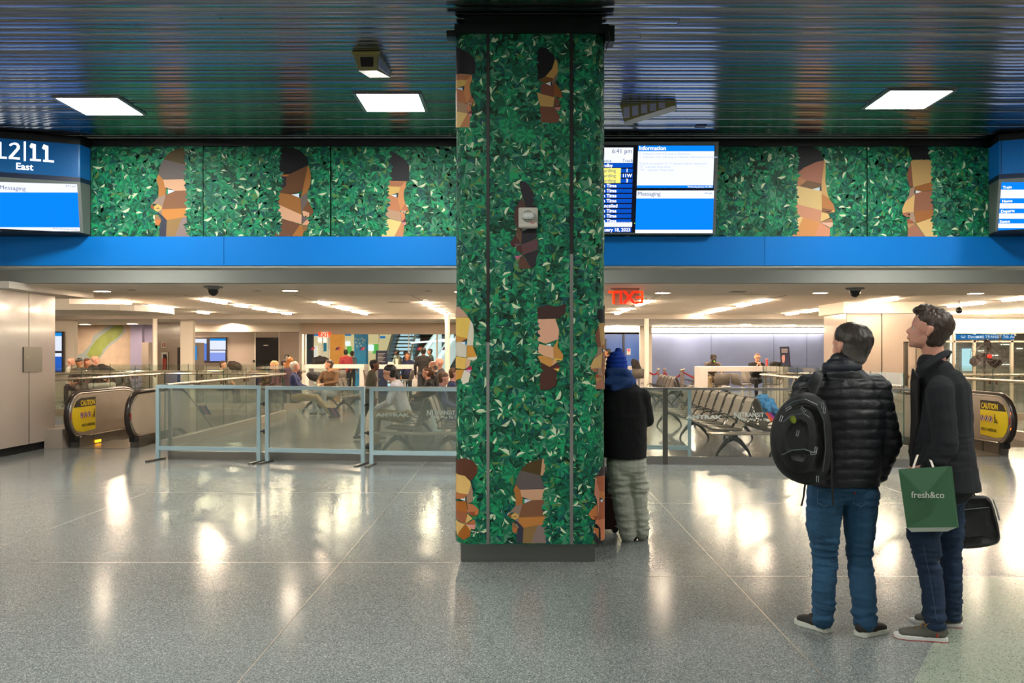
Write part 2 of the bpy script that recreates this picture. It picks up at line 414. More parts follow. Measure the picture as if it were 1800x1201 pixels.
D[1] = '''4a3a18:370,115 480,75 560,62 535,280 270,215 310,160
c09472:560,62 600,62 592,290 535,275
5c5250:270,215 535,278 590,460 265,468 205,400 230,290
a56a30:205,400 265,468 300,570 295,660 205,685 208,570 180,470
c89a7a:265,468 590,460 560,540 600,600 415,605 285,560
c8d4e0:325,590 415,605 325,645
2f8a66:302,588 325,592 325,645 302,655
7c5238:295,660 415,605 610,600 600,820 248,835
8a7468:205,680 295,660 248,835 195,770 125,770
8a4a28:125,770 150,800 150,840 115,825 110,790
c8a058:150,800 195,770 248,800 248,835 195,865 150,840
15131a:165,832 205,815 225,830 205,826
b87838:248,835 600,820 590,925 310,970 248,905
8a7468:195,865 248,835 248,905
343444:190,865 248,905 310,970 300,1175 220,1175 215,1090 245,965
8a6a48:160,905 190,900 240,960 160,965
b06a38:160,965 240,965 215,1040 170,1030
8a6c42:310,970 505,935 480,1000 410,1175 300,1175
84706c:500,936 610,925 610,1175 410,1175
over:605,30 600,300 600,600 610,900 600,1175'''
D[2] = '''0b0b10:190,75 300,62 400,75 500,120 560,190 582,270 575,290 350,400 225,405 195,230
a0622c:225,405 350,403 310,430 215,430
1d1d38:195,428 310,430 200,505
262028:310,430 305,545 225,590 200,505
5e3c22:350,400 575,290 510,605 370,655 215,625 225,590 305,545 310,430
94602c:575,290 600,340 615,430 605,540 565,630 490,685 510,605
94602e:180,625 370,652 470,695 485,700 500,905 220,785 150,700
d0dce8:370,652 470,640 468,692
20283c:468,640 488,645 485,690 466,690
645a58:485,690 565,630 575,730 510,860 495,850
6e4426:575,730 650,860 640,885 590,930 595,880 530,855 505,860
d0a080:505,860 530,855 595,880 590,925 560,935 520,920
15131a:535,918 565,915 555,935
cf9f80:150,790 220,780 500,905 495,1020 250,950 150,830
66585a:500,905 565,940 570,960 495,1018
cf9a7c:570,960 595,1000 570,1030 500,1025
80603c:500,1030 575,1030 565,1100 525,1110
6a4430:170,975 300,965 480,1025 380,1170 170,1170
a06630:480,1025 500,1035 525,1110 510,1170 380,1170
over:185,90 180,350 185,600 150,800 185,1000 180,1170'''
D[3] = '''1e1c22:190,85 280,120 420,200 480,270 495,330 490,485 190,480
a06848:190,480 450,485 385,555 215,555
c8a45c:190,550 385,555 360,630 270,660 170,660
1c1a1a:280,652 360,628 335,652
d0dce8:265,662 335,648 340,690
283040:332,648 352,655 350,685 335,688
c08050:450,485 450,555 425,610 425,690 440,760 385,855 345,700 360,630 385,555
b0704c:150,680 265,660 345,695 385,870 160,820
a86848:440,760 490,850 440,855 390,850
b09080:390,850 455,855 440,890 400,885
15131a:410,870 440,885 415,885
d8b060:455,880 490,855 485,885 460,895
a8866c:160,820 385,870 395,995 250,950 170,900
c07c58:385,870 435,890 440,940 400,990
6a3034:400,990 445,945 450,992
c08890:400,995 450,995 445,1030 430,1035
dcba78:160,985 250,955 395,995 305,1175 150,1175
b87c54:395,995 430,1035 415,1175 305,1175
over:190,110 195,400 170,650 165,850 150,1000 150,1175'''
D[4] = '''15151a:180,28 400,35 500,110 555,225 450,250 300,320 215,395 150,415 170,110
9c6450:215,390 300,320 450,250 555,228 520,515 340,478 225,425
a8704c:200,410 340,478 245,548 180,510
6c5038:340,478 520,515 520,550 400,585 245,548
c8ccd0:400,585 500,562 500,610
4a3c48:497,562 520,560 518,612 497,608
bc945c:555,228 572,262 568,480 585,600 610,700 520,640 520,515
cbac74:180,540 245,548 400,585 520,612 525,850 160,760 145,640
ac7040:520,640 610,700 665,770 690,850 650,850 535,820 527,850
80583c:535,822 650,840 655,870 600,890 525,865
15131a:560,858 630,860 610,875
d0a060:655,850 690,850 675,870 640,878
c08468:115,770 165,760 525,850 495,995 280,935 150,920
d0ac70:520,870 600,890 625,940 500,995
a07050:500,995 645,945 660,995
d4a890:505,998 660,998 660,1040 625,1065
d8b47c:150,915 290,935 215,1110 150,1090
c88850:290,935 495,995 440,1170 150,1170 215,1110
cc8868:495,995 625,1075 620,1170 440,1170
over:170,60 165,350 150,600 150,850 160,1000 160,1170'''
D[5] = '''0c0c12:265,22 560,22 560,215 300,215 262,120
b08e5a:285,235 320,222 560,222 605,430 530,500 315,560
7a4a38:285,250 315,560 270,560 240,440 245,370
8c5828:315,560 530,500 600,590 420,615 350,600
9a7866:275,575 330,560 335,650 215,745 265,660
d0d4d8:345,600 420,617 345,640
303038:328,602 345,600 345,640 328,635
8c5a44:335,655 345,640 420,617 600,600 605,840 325,860
cca468:335,650 320,870 180,880 180,830 215,745
a06a50:180,880 270,870 275,930 225,930 185,900
15131a:235,895 280,890 270,910
a08470:270,870 320,870 345,1005 265,960 280,920
9a6030:325,860 605,840 600,930 530,950 345,1005
96583c:240,960 265,955 340,1005 240,1010
b08458:240,1012 340,1010 250,1080
d0ac70:350,1010 530,950 610,940 615,1175 470,1175
a06a54:340,1015 470,1175 245,1175 250,1080
over:560,40 590,250 600,500 610,750 610,950 610,1175'''
D[6] = '''0c0c10:205,90 310,120 420,220 430,260 390,400 300,505 190,555 180,300
b08a48:435,260 465,320 470,450 410,530 300,505 390,400
6a4420:300,508 410,530 380,575 300,600 200,555
7a6050:470,450 430,580 395,630 385,575 410,530
c8d0d8:300,602 370,578 370,632
1c2430:370,575 390,580 388,630 368,632
6a3c2c:240,600 300,605 370,632 415,600 415,790 230,740
7c4c20:430,580 530,740 520,790 480,800 415,770 415,630
15131a:445,780 490,790 465,805
b08c50:180,720 230,740 425,790 405,920 230,910
6a3c30:425,790 480,810 490,870 415,920
5c1c24:415,920 500,880 510,920
a07068:415,925 510,922 480,980 450,960
6a4030:225,910 415,920 490,1040 480,1120 440,1135 240,1130
over:200,110 200,350 200,600 190,800 210,1000 240,1100'''
D[7] = '''26222a:235,65 300,70 370,140 430,250 470,380 460,430 320,380 270,260 240,130
4c3230:265,270 320,380 330,640 200,640 165,540 170,440 210,350
c0ccd0:270,645 345,650 265,685
24222a:265,685 345,655 440,650 450,760 255,850
5c4434:205,640 265,640 258,850 185,740
4a2428:185,740 250,830 190,880 150,880 115,830
5c4c50:175,840 240,835 230,870 180,875
5a3c40:255,850 450,775 485,900 280,980
4c2c28:190,880 255,850 280,980 195,920
b0647c:175,995 275,980 200,1045
2a242c:285,985 480,910 440,1010 430,1110 380,1145
5a3a2c:280,990 380,1145 230,1150 215,1060
over:440,150 470,400 470,700 490,850 460,1050'''
D[8] = '''b8907c:115,80 190,150 260,250 60,255 60,120
dcb858:60,255 260,255 285,290 245,580 60,520
d4ccb8:285,290 320,350 340,450 335,600 325,690 235,690 245,580 260,480
c48a38:60,520 245,578 140,640 60,630
5a2c28:145,635 245,580 235,615
d0c8b8:60,640 220,630 235,690 230,880 60,840
e0ecf4:150,645 210,630 215,680
2878b8:208,628 228,630 225,685 212,685
cc9038:240,695 320,695 385,865 235,880
dcd4bc:245,880 385,865 395,890 330,930 240,900
dcb458:60,850 230,885 210,1060 60,1040
d8a888:230,885 290,925 275,1010 215,1055
b81848:215,1065 300,1012 315,1065
dca8cc:215,1070 305,1070 270,1125
cc9238:60,1070 195,1065 160,1200 60,1250
dcd4c0:200,1070 290,1130 275,1195 260,1260 180,1300 150,1220
over:60,200 50,560 60,900 60,1200'''
D[9] = '''3c2622:170,110 300,75 400,100 515,60 500,180 420,240 170,245
d8a488:175,250 385,245 430,380 420,490 270,545 170,510
d8e8ec:270,558 335,542 345,580
30906c:330,542 348,545 345,580 332,578
bc8440:420,490 410,580 480,680 475,730 365,710 360,590
d8a684:175,545 345,580 360,590 365,730 250,690 180,660
c48c44:165,690 250,690 360,735 355,800 320,825 210,770
d8b048:370,715 475,730 440,755 370,745
15131a:395,740 450,745 430,755
d0a078:360,735 410,760 345,815
4a2a22:215,770 320,825 410,770 435,820 400,880 400,1045 310,1100 200,1100 200,900
7a2028:435,815 430,845 360,842
dcb454:360,845 435,845 420,880
over:165,130 170,350 180,600 170,800 190,1000'''
D[10] = '''5a3220:50,95 160,70 250,100 300,170 305,250 225,345 160,285 50,240
dcb46c:50,245 160,285 220,350 230,395 195,505 50,470
a08068:235,400 250,480 240,600 185,610 180,520
b8703c:50,475 190,505 150,560 50,560
dce4ec:105,565 165,545 165,585
404858:162,547 180,550 178,580 163,585
a8621e:50,585 175,590 190,720 50,690
9c5c3c:50,690 190,720 165,860 50,780
bc7448:185,610 255,630 320,690 315,740 280,765 270,720 195,720
9c5230:195,720 270,715 280,760 225,760
dcb46c:190,740 245,800 165,860
bc6c3c:165,862 265,810 280,860
dc9484:165,868 285,868 270,925 240,925
dcb46c:50,800 165,865 75,1000 50,900
dcb46c:175,870 230,920 220,945
a4601e:165,870 225,940 220,1010 150,1055 75,1000
over:45,150 45,500 45,850 60,1050'''
D[11] = '''3a3030:450,50 450,230 335,235 400,130
a45c3c:340,235 450,220 450,430 380,430 350,300
c08068:330,240 380,430 370,790 345,520 318,470
b87440:380,430 450,430 450,540 380,520
c0dce8:390,535 425,535 400,572
2a2830:380,500 425,535 385,530
a45838:380,540 450,550 450,780 370,790
bc7440:345,590 365,790 290,785 250,720 270,680
8c4c30:300,745 360,745 345,800
cc7c58:330,790 450,770 450,1030 395,1060 390,900 330,850
1c1a20:325,850 345,845 390,900 390,1060 375,1060 370,905
dc8a7c:300,930 370,905 320,970
bc7440:300,880 370,905 370,1030 330,960
2c242c:320,970 375,1050 450,1060 450,1090 350,1105 310,1050'''
def wall_uv(ox, oy, sc=7.064, d=DW): return lambda x, y: (X(ox + x / sc, d), Z(oy + y / sc, d))
for px0, px1, seed, lab in [
        (160, 356.5, 11, 'mural panel at far left with a brown and mauve painted profile facing left'),
        (357.8, 580.5, 12, 'mural panel with black-haired brown profile facing right, second from the left'),
        (582.5, 880, 13, 'mural panel with peach profile in black cap of hair, beside the column'),
        (880, 1523, 14, 'mural panel right of the departure board with tan profile facing right'),
        (1525, 1760, 15, 'mural panel at far right with tan painted profile facing left')]:
    u0, u1 = X(px0, DW), X(px1, DW); v0, v1 = 2.986, 4.066
    mu = Mural(lambda u, v, h: (u, DW - h, v), u0, u1, v0, v1, seed)
    mu.mb.add([(u0, DW, v0), (u1, DW, v0), (u1, DW, v1), (u0, DW, v1)], [(0, 1, 2, 3)], 0)
    mu.leaves(.092)
    if seed == 11: mu.face(D[1], wall_uv(250, 250))
    if seed == 12: mu.face(D[2], wall_uv(460, 250))
    if seed == 13: mu.face(D[3], wall_uv(650, 250))
    if seed == 14: mu.face(D[4], wall_uv(1370, 250))
    if seed == 15: mu.face(D[5], wall_uv(1560, 250))
    mu.mb.box(u0, u1, DW + .0005, DW + .02, v0, v1)
    tag(mu.finish('mural_panel'), lab, 'mural', None)
# ================================================================ clad column
RC, CX0, CX1, CY = .13, -.476, .652, 6.46
def colpos(u, h):
    a0, a1 = CX0 + RC, CX1 - RC
    if a0 <= u <= a1: return (u, CY - h)
    s = a0 - u if u < a0 else u - a1; sg = -1 if u < a0 else 1; c = a0 if u < a0 else a1
    if s < RC * math.pi / 2:
        a = s / RC; return (c + sg * (RC + h) * math.sin(a), CY + RC - (RC + h) * math.cos(a))
    return (c + sg * (RC + h), CY + RC + s - RC * math.pi / 2)
def u_of_px(px):
    lo, hi = CX0 - .064, CX1 + .06
    for _ in range(40):
        m = (lo + hi) / 2; x, y = colpos(m, 0)
        if VX + F * x / y < px: lo = m
        else: hi = m
    return (lo + hi) / 2
column = empty('column', (.088, 7.0, 0), 0, 'tall square column wrapped in green leaf print with painted faces', 'column')
U0, U1 = CX0 - .55, CX1 + .55
mu = Mural(lambda u, v, h: (*colpos(u, h), v), U0, U1, .15, 4.03, 21); mu.flat = (CX0 + RC, CX1 - RC)
N = 60; us = [U0 + (U1 - U0) * i / N for i in range(N + 1)]
mu.mb.add([(*colpos(u, 0), z) for u in us for z in (.15, 4.03)], [(2 * i, 2 * i + 2, 2 * i + 3, 2 * i + 1) for i in range(N)], 0)
xl, xr, yb = CX0, CX1, 7.62
mu.leaves(.072)
def col_uv(ox, oy, sc, fx=None):
    def f(x, y):
        px, py = ox + x / sc, oy + y / sc; u = u_of_px(px); return (u, Z(py, colpos(u, 0)[1]))
    return f
def col_map(fn):
    def f(x, y):
        px, py = fn(x, y); u = u_of_px(px); return (u, Z(py, colpos(u, 0)[1]))
    return f
for k, tf in [(3, col_map(lambda x, y: (835.3 + (x - 490) * .1332, 132 + (y - 480) * .1332))),
              (6, col_uv(920, 70, 7.744)), (7, col_uv(880, 310, 7.06)), (8, col_uv(795, 530, 8.9)), (9, col_uv(920, 525, 6.86)),
              (5, col_map(lambda x, y: (920 + (810 + (x - 180) * .835) / 6.86, 525 + (820 + (y - 850) * .835) / 6.86))),
              (10, col_uv(795, 795, 6.86)), (1, col_map(lambda x, y: (880 + (180 + (x - 205) * .912) / 6.867, 795 + (390 + (y - 400) * .912) / 6.867))),
              (11, col_uv(1000, 805, 7.28))]:
    mu.face(D[k], tf, R=.06, back={3: -.04, 6: -.045, 7: .03, 8: -.04, 9: -.04, 5: .04, 10: -.04, 1: .03, 11: .04}[k])
mu.finish('leaf_print_cladding', column)
core = MB(); core.box(CX0 + .02, CX1 - .02, CY + RC + .02, yb, .15, 4.03); core.build('core', DARK, column)
bs = MB(); bs.box(X(810, 6.52), X(1046, 6.52), 6.52, 7.6, 0, .15)
bs.build('base', M('brushed_base', '7f827f', .32, .9, bump=.1, bscale=5, stretch=(1, 1, 30)), column, bevel=.006)
def strip(pxa, pxb, z0, z1, mat, h0=.0135):
    b = MB(); a, c = u_of_px(pxa), u_of_px(pxb)
    p = [(*colpos(a, .0), z0), (*colpos(a, h0), z0), (*colpos(c, h0), z0), (*colpos(c, .0), z0)]
    b.prism(p, (0, 0, z1 - z0)); return b
CHM = M('worn_channel', '8d8f8a', .4, .7, var=.35, scale=3, stretch=(1, 1, .4))
strip(855, 860.5, Z(602, CY), 4.02, M('black_channel', '141012', .45)).build('channel', M('black_channel', '141012'), column)
strip(855, 860.5, .15, Z(602, CY), CHM).build('channel', CHM, column)
strip(1001.5, 1007.5, Z(447, CY), 4.02, BLACK).build('channel', M('black_channel', '141012'), column)
strip(1001.5, 1007.5, .15, Z(447, CY), CHM).build('channel', CHM, column)
COLLAR = M('collar_black_green', '101c17', .35, .3)
cb = MB(); cb.box(CX0 - .01, CX1 + .03, CY - .025, yb, Z(60, CY), Z(44, CY)); cb.box(CX0 + .06, CX1 - .02, CY + .02, yb, Z(46, CY), CEIL)
for px in (830, 873, 920, 965, 1007, 1048): cb.cyl(P(px, 46, CY - .03), P(px, 46, CY), .006, 8)
cb.box(CX1 + .0, CX1 + .07, CY - .03, CY + .12, Z(75, CY), Z(47, CY)); cb.box(CX0 - .07, CX0, CY - .02, CY + .08, Z(66, CY), Z(55, CY))
cb.build('collar', COLLAR, column)
cb = MB(); cb.tube([P(1069, 55, CY - .03), P(1073, 66, CY - .03), P(1068, 78, CY - .03), P(1064, 92, CY - .03)], .004, 6); cb.build('cable', BLACK, column)
# alarm strobe on the column
st = empty('alarm_strobe', P(928, 400, 6.40), 0, 'square off-white alarm plate with clear strobe lens on the column', 'alarm')
b = MB(); b.box(X(911.5, 6.38), X(945.5, 6.38), 6.385, 6.452, Z(400, 6.38), Z(364.5, 6.38)); b.build('plate', M('offwhite_plastic', 'bdb9ae', .45), st, bevel=.006)
b = MB(); b.ell(P(928, 380, 6.385), (.045, .018, .045), 20, 8); b.build('disc', M('grey_disc', '9a9890', .4), st, smooth=True)
b = MB(); b.box(X(917, 6.36), X(941, 6.36), 6.335, 6.385, Z(385, 6.36), Z(374.5, 6.36)); b.build('lens', M('clear_lens', 'b8bcb8', .12, .6, bump=.5, bscale=120), st, bevel=.01, smooth=True)
b = MB(); b.text('FIRE', VERT((X(932, 6.384), 6.383, Z(393.5, 6.384))), .018, 'LEFT', .0005); b.build('lettering', M('red_print', 'c0382c', .5), st)
# ================================================================ ceiling troffers of the concourse
TR = EM('troffer_light', 'fdfdf4', E_TROFFER)
FRM = M('troffer_frame', '8c918f', .4, .6)
tro = empty('ceiling_light', (0, 0, 0), 0, 'x', 'ceiling light')
b = MB(); w = .305; s = .30; z = -.006
for x0, x1, y0, y1 in [(-w - .03, -s, -w - .01, w + .01), (s, w + .03, -w - .01, w + .01), (-s, s, -w - .01, -s), (-s, s, s, w + .01)]: b.box(x0, x1, y0, y1, z - .012, .01)
b.build('frame', FRM, tro, local=True)
b = MB(); b.box(-s, s, -s, s, -.012, -.004); b.build('diffuser', TR, tro, local=True)
spots = [((-4.29, 8.76), 'leftmost square ceiling light, above the track 12|11 sign'), ((-1.285, 8.63), 'square ceiling light just left of the column'),
         ((3.885, 8.53), 'square ceiling light at the right, above the right-hand mural')] + \
        [((x, y), 'square ceiling light behind the viewer') for x in (-7.3, -4.3, -1.3, 3.9, 6.9) for y in (3.6, -1.2)] + [((x, 11.6), 'square ceiling light hidden behind the bulkhead') for x in (-5.6, 0, 5.6)] + [((-7.3, 8.7), 'square ceiling light left of the picture'), ((6.9, 8.6), 'square ceiling light right of the picture')]  # bulkhead lamps are added out of view to brighten the low ceiling
for i, ((x, y), lab) in enumerate(spots):
    o = tro if i == 0 else copy_tree(tro)
    o.location = (x, y, CEIL if 'hidden' not in lab else 3.25); o['label'] = lab; WM[o.name] = Matrix.Translation(o.location)
    if 'viewer' in lab: o['group'] = 'ceiling lights behind the viewer'
    if 'hidden' in lab: o['group'] = 'ceiling lights behind the bulkhead'
# ================================================================ wedge shaped ceiling cameras
TAN = M('tan_housing', '8c8455', .45); LOUV = M('pale_louvre', 'b9bce0', .4)
def wedge(name, loc, rz, lab, L=.54, hf=.15):
    e = empty(name, loc, rz, lab, 'camera housing')
    b = MB(); z0 = 0
    fr = [(-.115, 0, 0), (.115, 0, 0), (.085, .03, -hf), (-.07, .03, -hf)]; bk = [(-.09, L, 0), (.11, L, 0), (.1, L, -.045), (-.09, L, -.045)]
    b.add(fr + bk, [(0, 1, 2, 3), (4, 7, 6, 5), (0, 4, 5, 1), (3, 2, 6, 7), (0, 3, 7, 4), (1, 5, 6, 2)]); b.build('housing', TAN, e, local=True)
    b = MB(); b.box(-.12, .12, -.006, .008, -.02, 0); b.build('flange', M('flange', 'a39a55', .4), e, local=True)
    b = MB(); b.add([(-.05, .0145, -.045), (.065, .0145, -.045), (.058, .031, -.12), (-.045, .031, -.12), (-.05, .004, -.045), (.065, .004, -.045), (.058, .020, -.12), (-.045, .020, -.12)], [(0, 1, 2, 3), (4, 7, 6, 5), (0, 4, 5, 1), (1, 5, 6, 2), (2, 6, 7, 3), (3, 7, 4, 0)])
    b.build('lens_window', M('dark_window', '18181c', .1), e, local=True)
    b = MB()
    for k in range(5): y = .06 + k * .09; zt = -hf + (hf - .045) * (y / L); b.obox((.104 + .004 * y, y, zt * .5), (.01, .062, abs(zt) * .75))
    b.build('louvre', LOUV, e, local=True)
    return e
wedge('camera_housing', (X(643, 7.2), 7.2, CEIL), math.radians(-3), 'tan wedge-shaped camera housing on the ceiling left of the column')
wedge('camera_housing', (X(1087, 8.75) + .05, 8.85, CEIL), math.radians(-105), 'tan wedge-shaped camera housing on the ceiling right of the column', .55, .17)
b = MB(); b.box(X(1221, 9.6), X(1239, 9.6), 9.5, 9.6, CEIL - .012, CEIL + .01); struct(b.build('ceiling', BLACK))
# ================================================================ departure board beside the column
S_BLUE = EM('screen_blue', '0a84f6', E_SCREEN); S_WHITE = EM('screen_white', 'eef3fb', E_SCREEN); S_DEEP = EM('screen_row_blue', '0a50c0', E_SCREEN)
S_YEL = EM('screen_yellow', 'f2ec7c', E_SCREEN); S_INK = M('screen_ink', '2a3a70', .5, emit='7f92c8', es=.35); S_TW = EM('screen_text_white', 'ffffff', E_SCREEN * 1.1)
S_FAINT = EM('screen_faint_text', 'b4c4e8', E_SCREEN); S_OFF = M('screen_bezel', '0b1430', .2)
HOUS = M('display_housing_grey', '6e7674', .42, .5)
def board(name, TL, BL, xdir, label, cat):
    """plane through TL (top), BL (bottom) along xdir, returns px->point mapper with offset"""
    TL, BL, xd = Vector(TL), Vector(BL), Vector(xdir).normalized(); n = xd.cross((TL - BL).normalized()).normalized()
    if n.y > 0: n = -n
    up = (TL - BL).normalized()
    def at(px, py, off=0.0):
        # off moves the point toward the viewer along the normal, after hitting the plane
        return plane_hit(px, py, TL, n) + n * off
    return at, n, up, xd
def quad(at, mb, x0, y0, x1, y1, off, th=.002, sk=0.0):
    ys = lambda y: (y, y)
    p = [at(x0 + sk * (y0 - 250), y0, off), at(x1 + sk * (y0 - 250), y0, off), at(x1 + sk * (y1 - 250), y1, off), at(x0 + sk * (y1 - 250), y1, off)]
    n = (p[1] - p[0]).cross(p[3] - p[0]).normalized(); n = n if n.y > 0 else -n
    mb.prism(p, n * th)
def label_on(at, mb, txt, px, py, hpx, up, xd, off, bold=0.0, align='LEFT', sx=1.0, d=10.0):
    mb.text(txt, frame_mtx(at(px, py, off), xd, up), hpx * d / F / .70, align, .0008, bold, sx)
at, n, up, xd = board('x', (2.32, 9.9, 4.05), (2.32, 10.07, 3.0), (1, 0, 0), '', '')
bd = empty('departure_board', (X(1100, 10), 10.0, 3.0), 0, 'wide departure board with blue and white screens, partly behind the column', 'display')
b = MB(); p = [at(900, 249), at(1263.5, 249), at(1257.5, 411.5), at(900, 411.5)]; b.prism(p, (0, .13, 0)); b.build('housing', HOUS, bd)
b = MB(); quad(at, b, 905, 255, 1257.5, 410 - 1, .003, .003, -.035); b.build('bezel', S_OFF, bd)
L = MB(); L2 = MB()
sk = -.035
def Q(mb, x0, y0, x1, y1, off=.006): quad(at, mb, x0, y0, x1, y1, off, .002, sk)
b = MB(); b.mat(0); Q(b, 915, 259.5, 1113.5, 286.5); Q(b, 915, 390.5, 1116, 399); b.mat(1); Q(b, 915, 286.8, 1113.5, 294.5)
rows = [286.8 + k * 8.85 for k in range(12)]
for k, y in enumerate(rows):
    b.mat(1)
    if k in (1, 2, 3): Q(b, 1093, y + 1.2, 1114, y + 8)
    elif k: Q(b, 915, y + 1.2, 1114, y + 8)
b.mat(2); Q(b, 915, 295.5, 1093, 321.8)
b.mat(1); Q(b, 915, 400, 1115, 408)
b.build('timetable_screen', [S_WHITE, S_DEEP, S_YEL], bd)
b = MB(); b.mat(0); Q(b, 1122, 256, 1256, 266, .006); Q(b, 1122, 326, 1256, 330.5, .006); b.mat(1); Q(b, 1122, 266, 1256, 326, .006)
b.build('information_screen', [S_BLUE, S_WHITE], bd)
b = MB(); b.mat(1); Q(b, 1122, 335, 1258, 349); Q(b, 1122, 404, 1258, 410); b.mat(0); Q(b, 1122, 349, 1258, 404); b.build('messaging_screen', [S_BLUE, S_WHITE], bd)
K = dict(up=up, xd=xd, off=.009, d=9.98)
w_, k_, f_ = (S_TW, 'white_lettering'), (S_INK, 'dark_lettering'), (S_FAINT, 'faint_lettering')
_lo = label_on
def label_on(at, kind, *a, **k):
    t = MB(); _lo(at, t, *a, **k); t.build(kind[1], kind[0], bd)
label_on(at, k_, '6:41 pm', 1111, 269.5, 7.6, align='RIGHT', **K); label_on(at, k_, 'Status', 1055, 285.2, 5.6, **K); label_on(at, k_, 'Track', 1093.5, 285.2, 5.6, **K)
txt = ['Standby', None, None, None, 'On Time', 'On Time', 'On Time', 'On Time', 'Cancelled', 'On Time', 'On Time', 'On Time']
for i, t in enumerate(txt):
    y = rows[i] + 7.1
    if t: label_on(at, w_, t, {'Standby': 1050, 'Cancelled': 1052}.get(t, 1052.5) + (0), y, 5.9, bold=.0014, **K)
    else: label_on(at, k_, 'Boarding', 1052, y, 5.9, **K); label_on(at, w_, {1: '1', 2: '11W', 3: '3'}[i], 1102, y, 5.9, align='CENTER', bold=.0014, **K)
label_on(at, w_, 'January 18, 2023', 1108, 406.8, 5.8, align='RIGHT', bold=.0014, **K)
label_on(at, w_, 'Information', 1123, 264, 7, bold=.0014, **K); label_on(at, w_, 'Wednesday January 18, 2023', 1252, 329.7, 2.6, align='RIGHT', bold=.0003, **K)
label_on(at, k_, 'Messaging', 1120.5, 344, 7, **K); label_on(at, k_, '6:41 pm', 1252, 341, 3, align='RIGHT', **K)
for t, x, y in [('S  Indicates train will stop at Secaucus', 1123.5, 272), ('+  Indicates train will stop at Newark International Airport', 1123.5, 278),
                ('Tracks are posted 10-15 minutes before departure', 1123.5, 289.5), ('"E"  indicates East Gate', 1124, 295.3), ('"W"  indicates West Gate', 1124, 301)]:
    label_on(at, f_, t, x, y, 4.0, **K)
b = MB(); b.ell(at(1115.5, 392.5, .006), .005, 8, 6); b.build('indicator_light', EM('green_led', 'c8ff20', 2), bd)
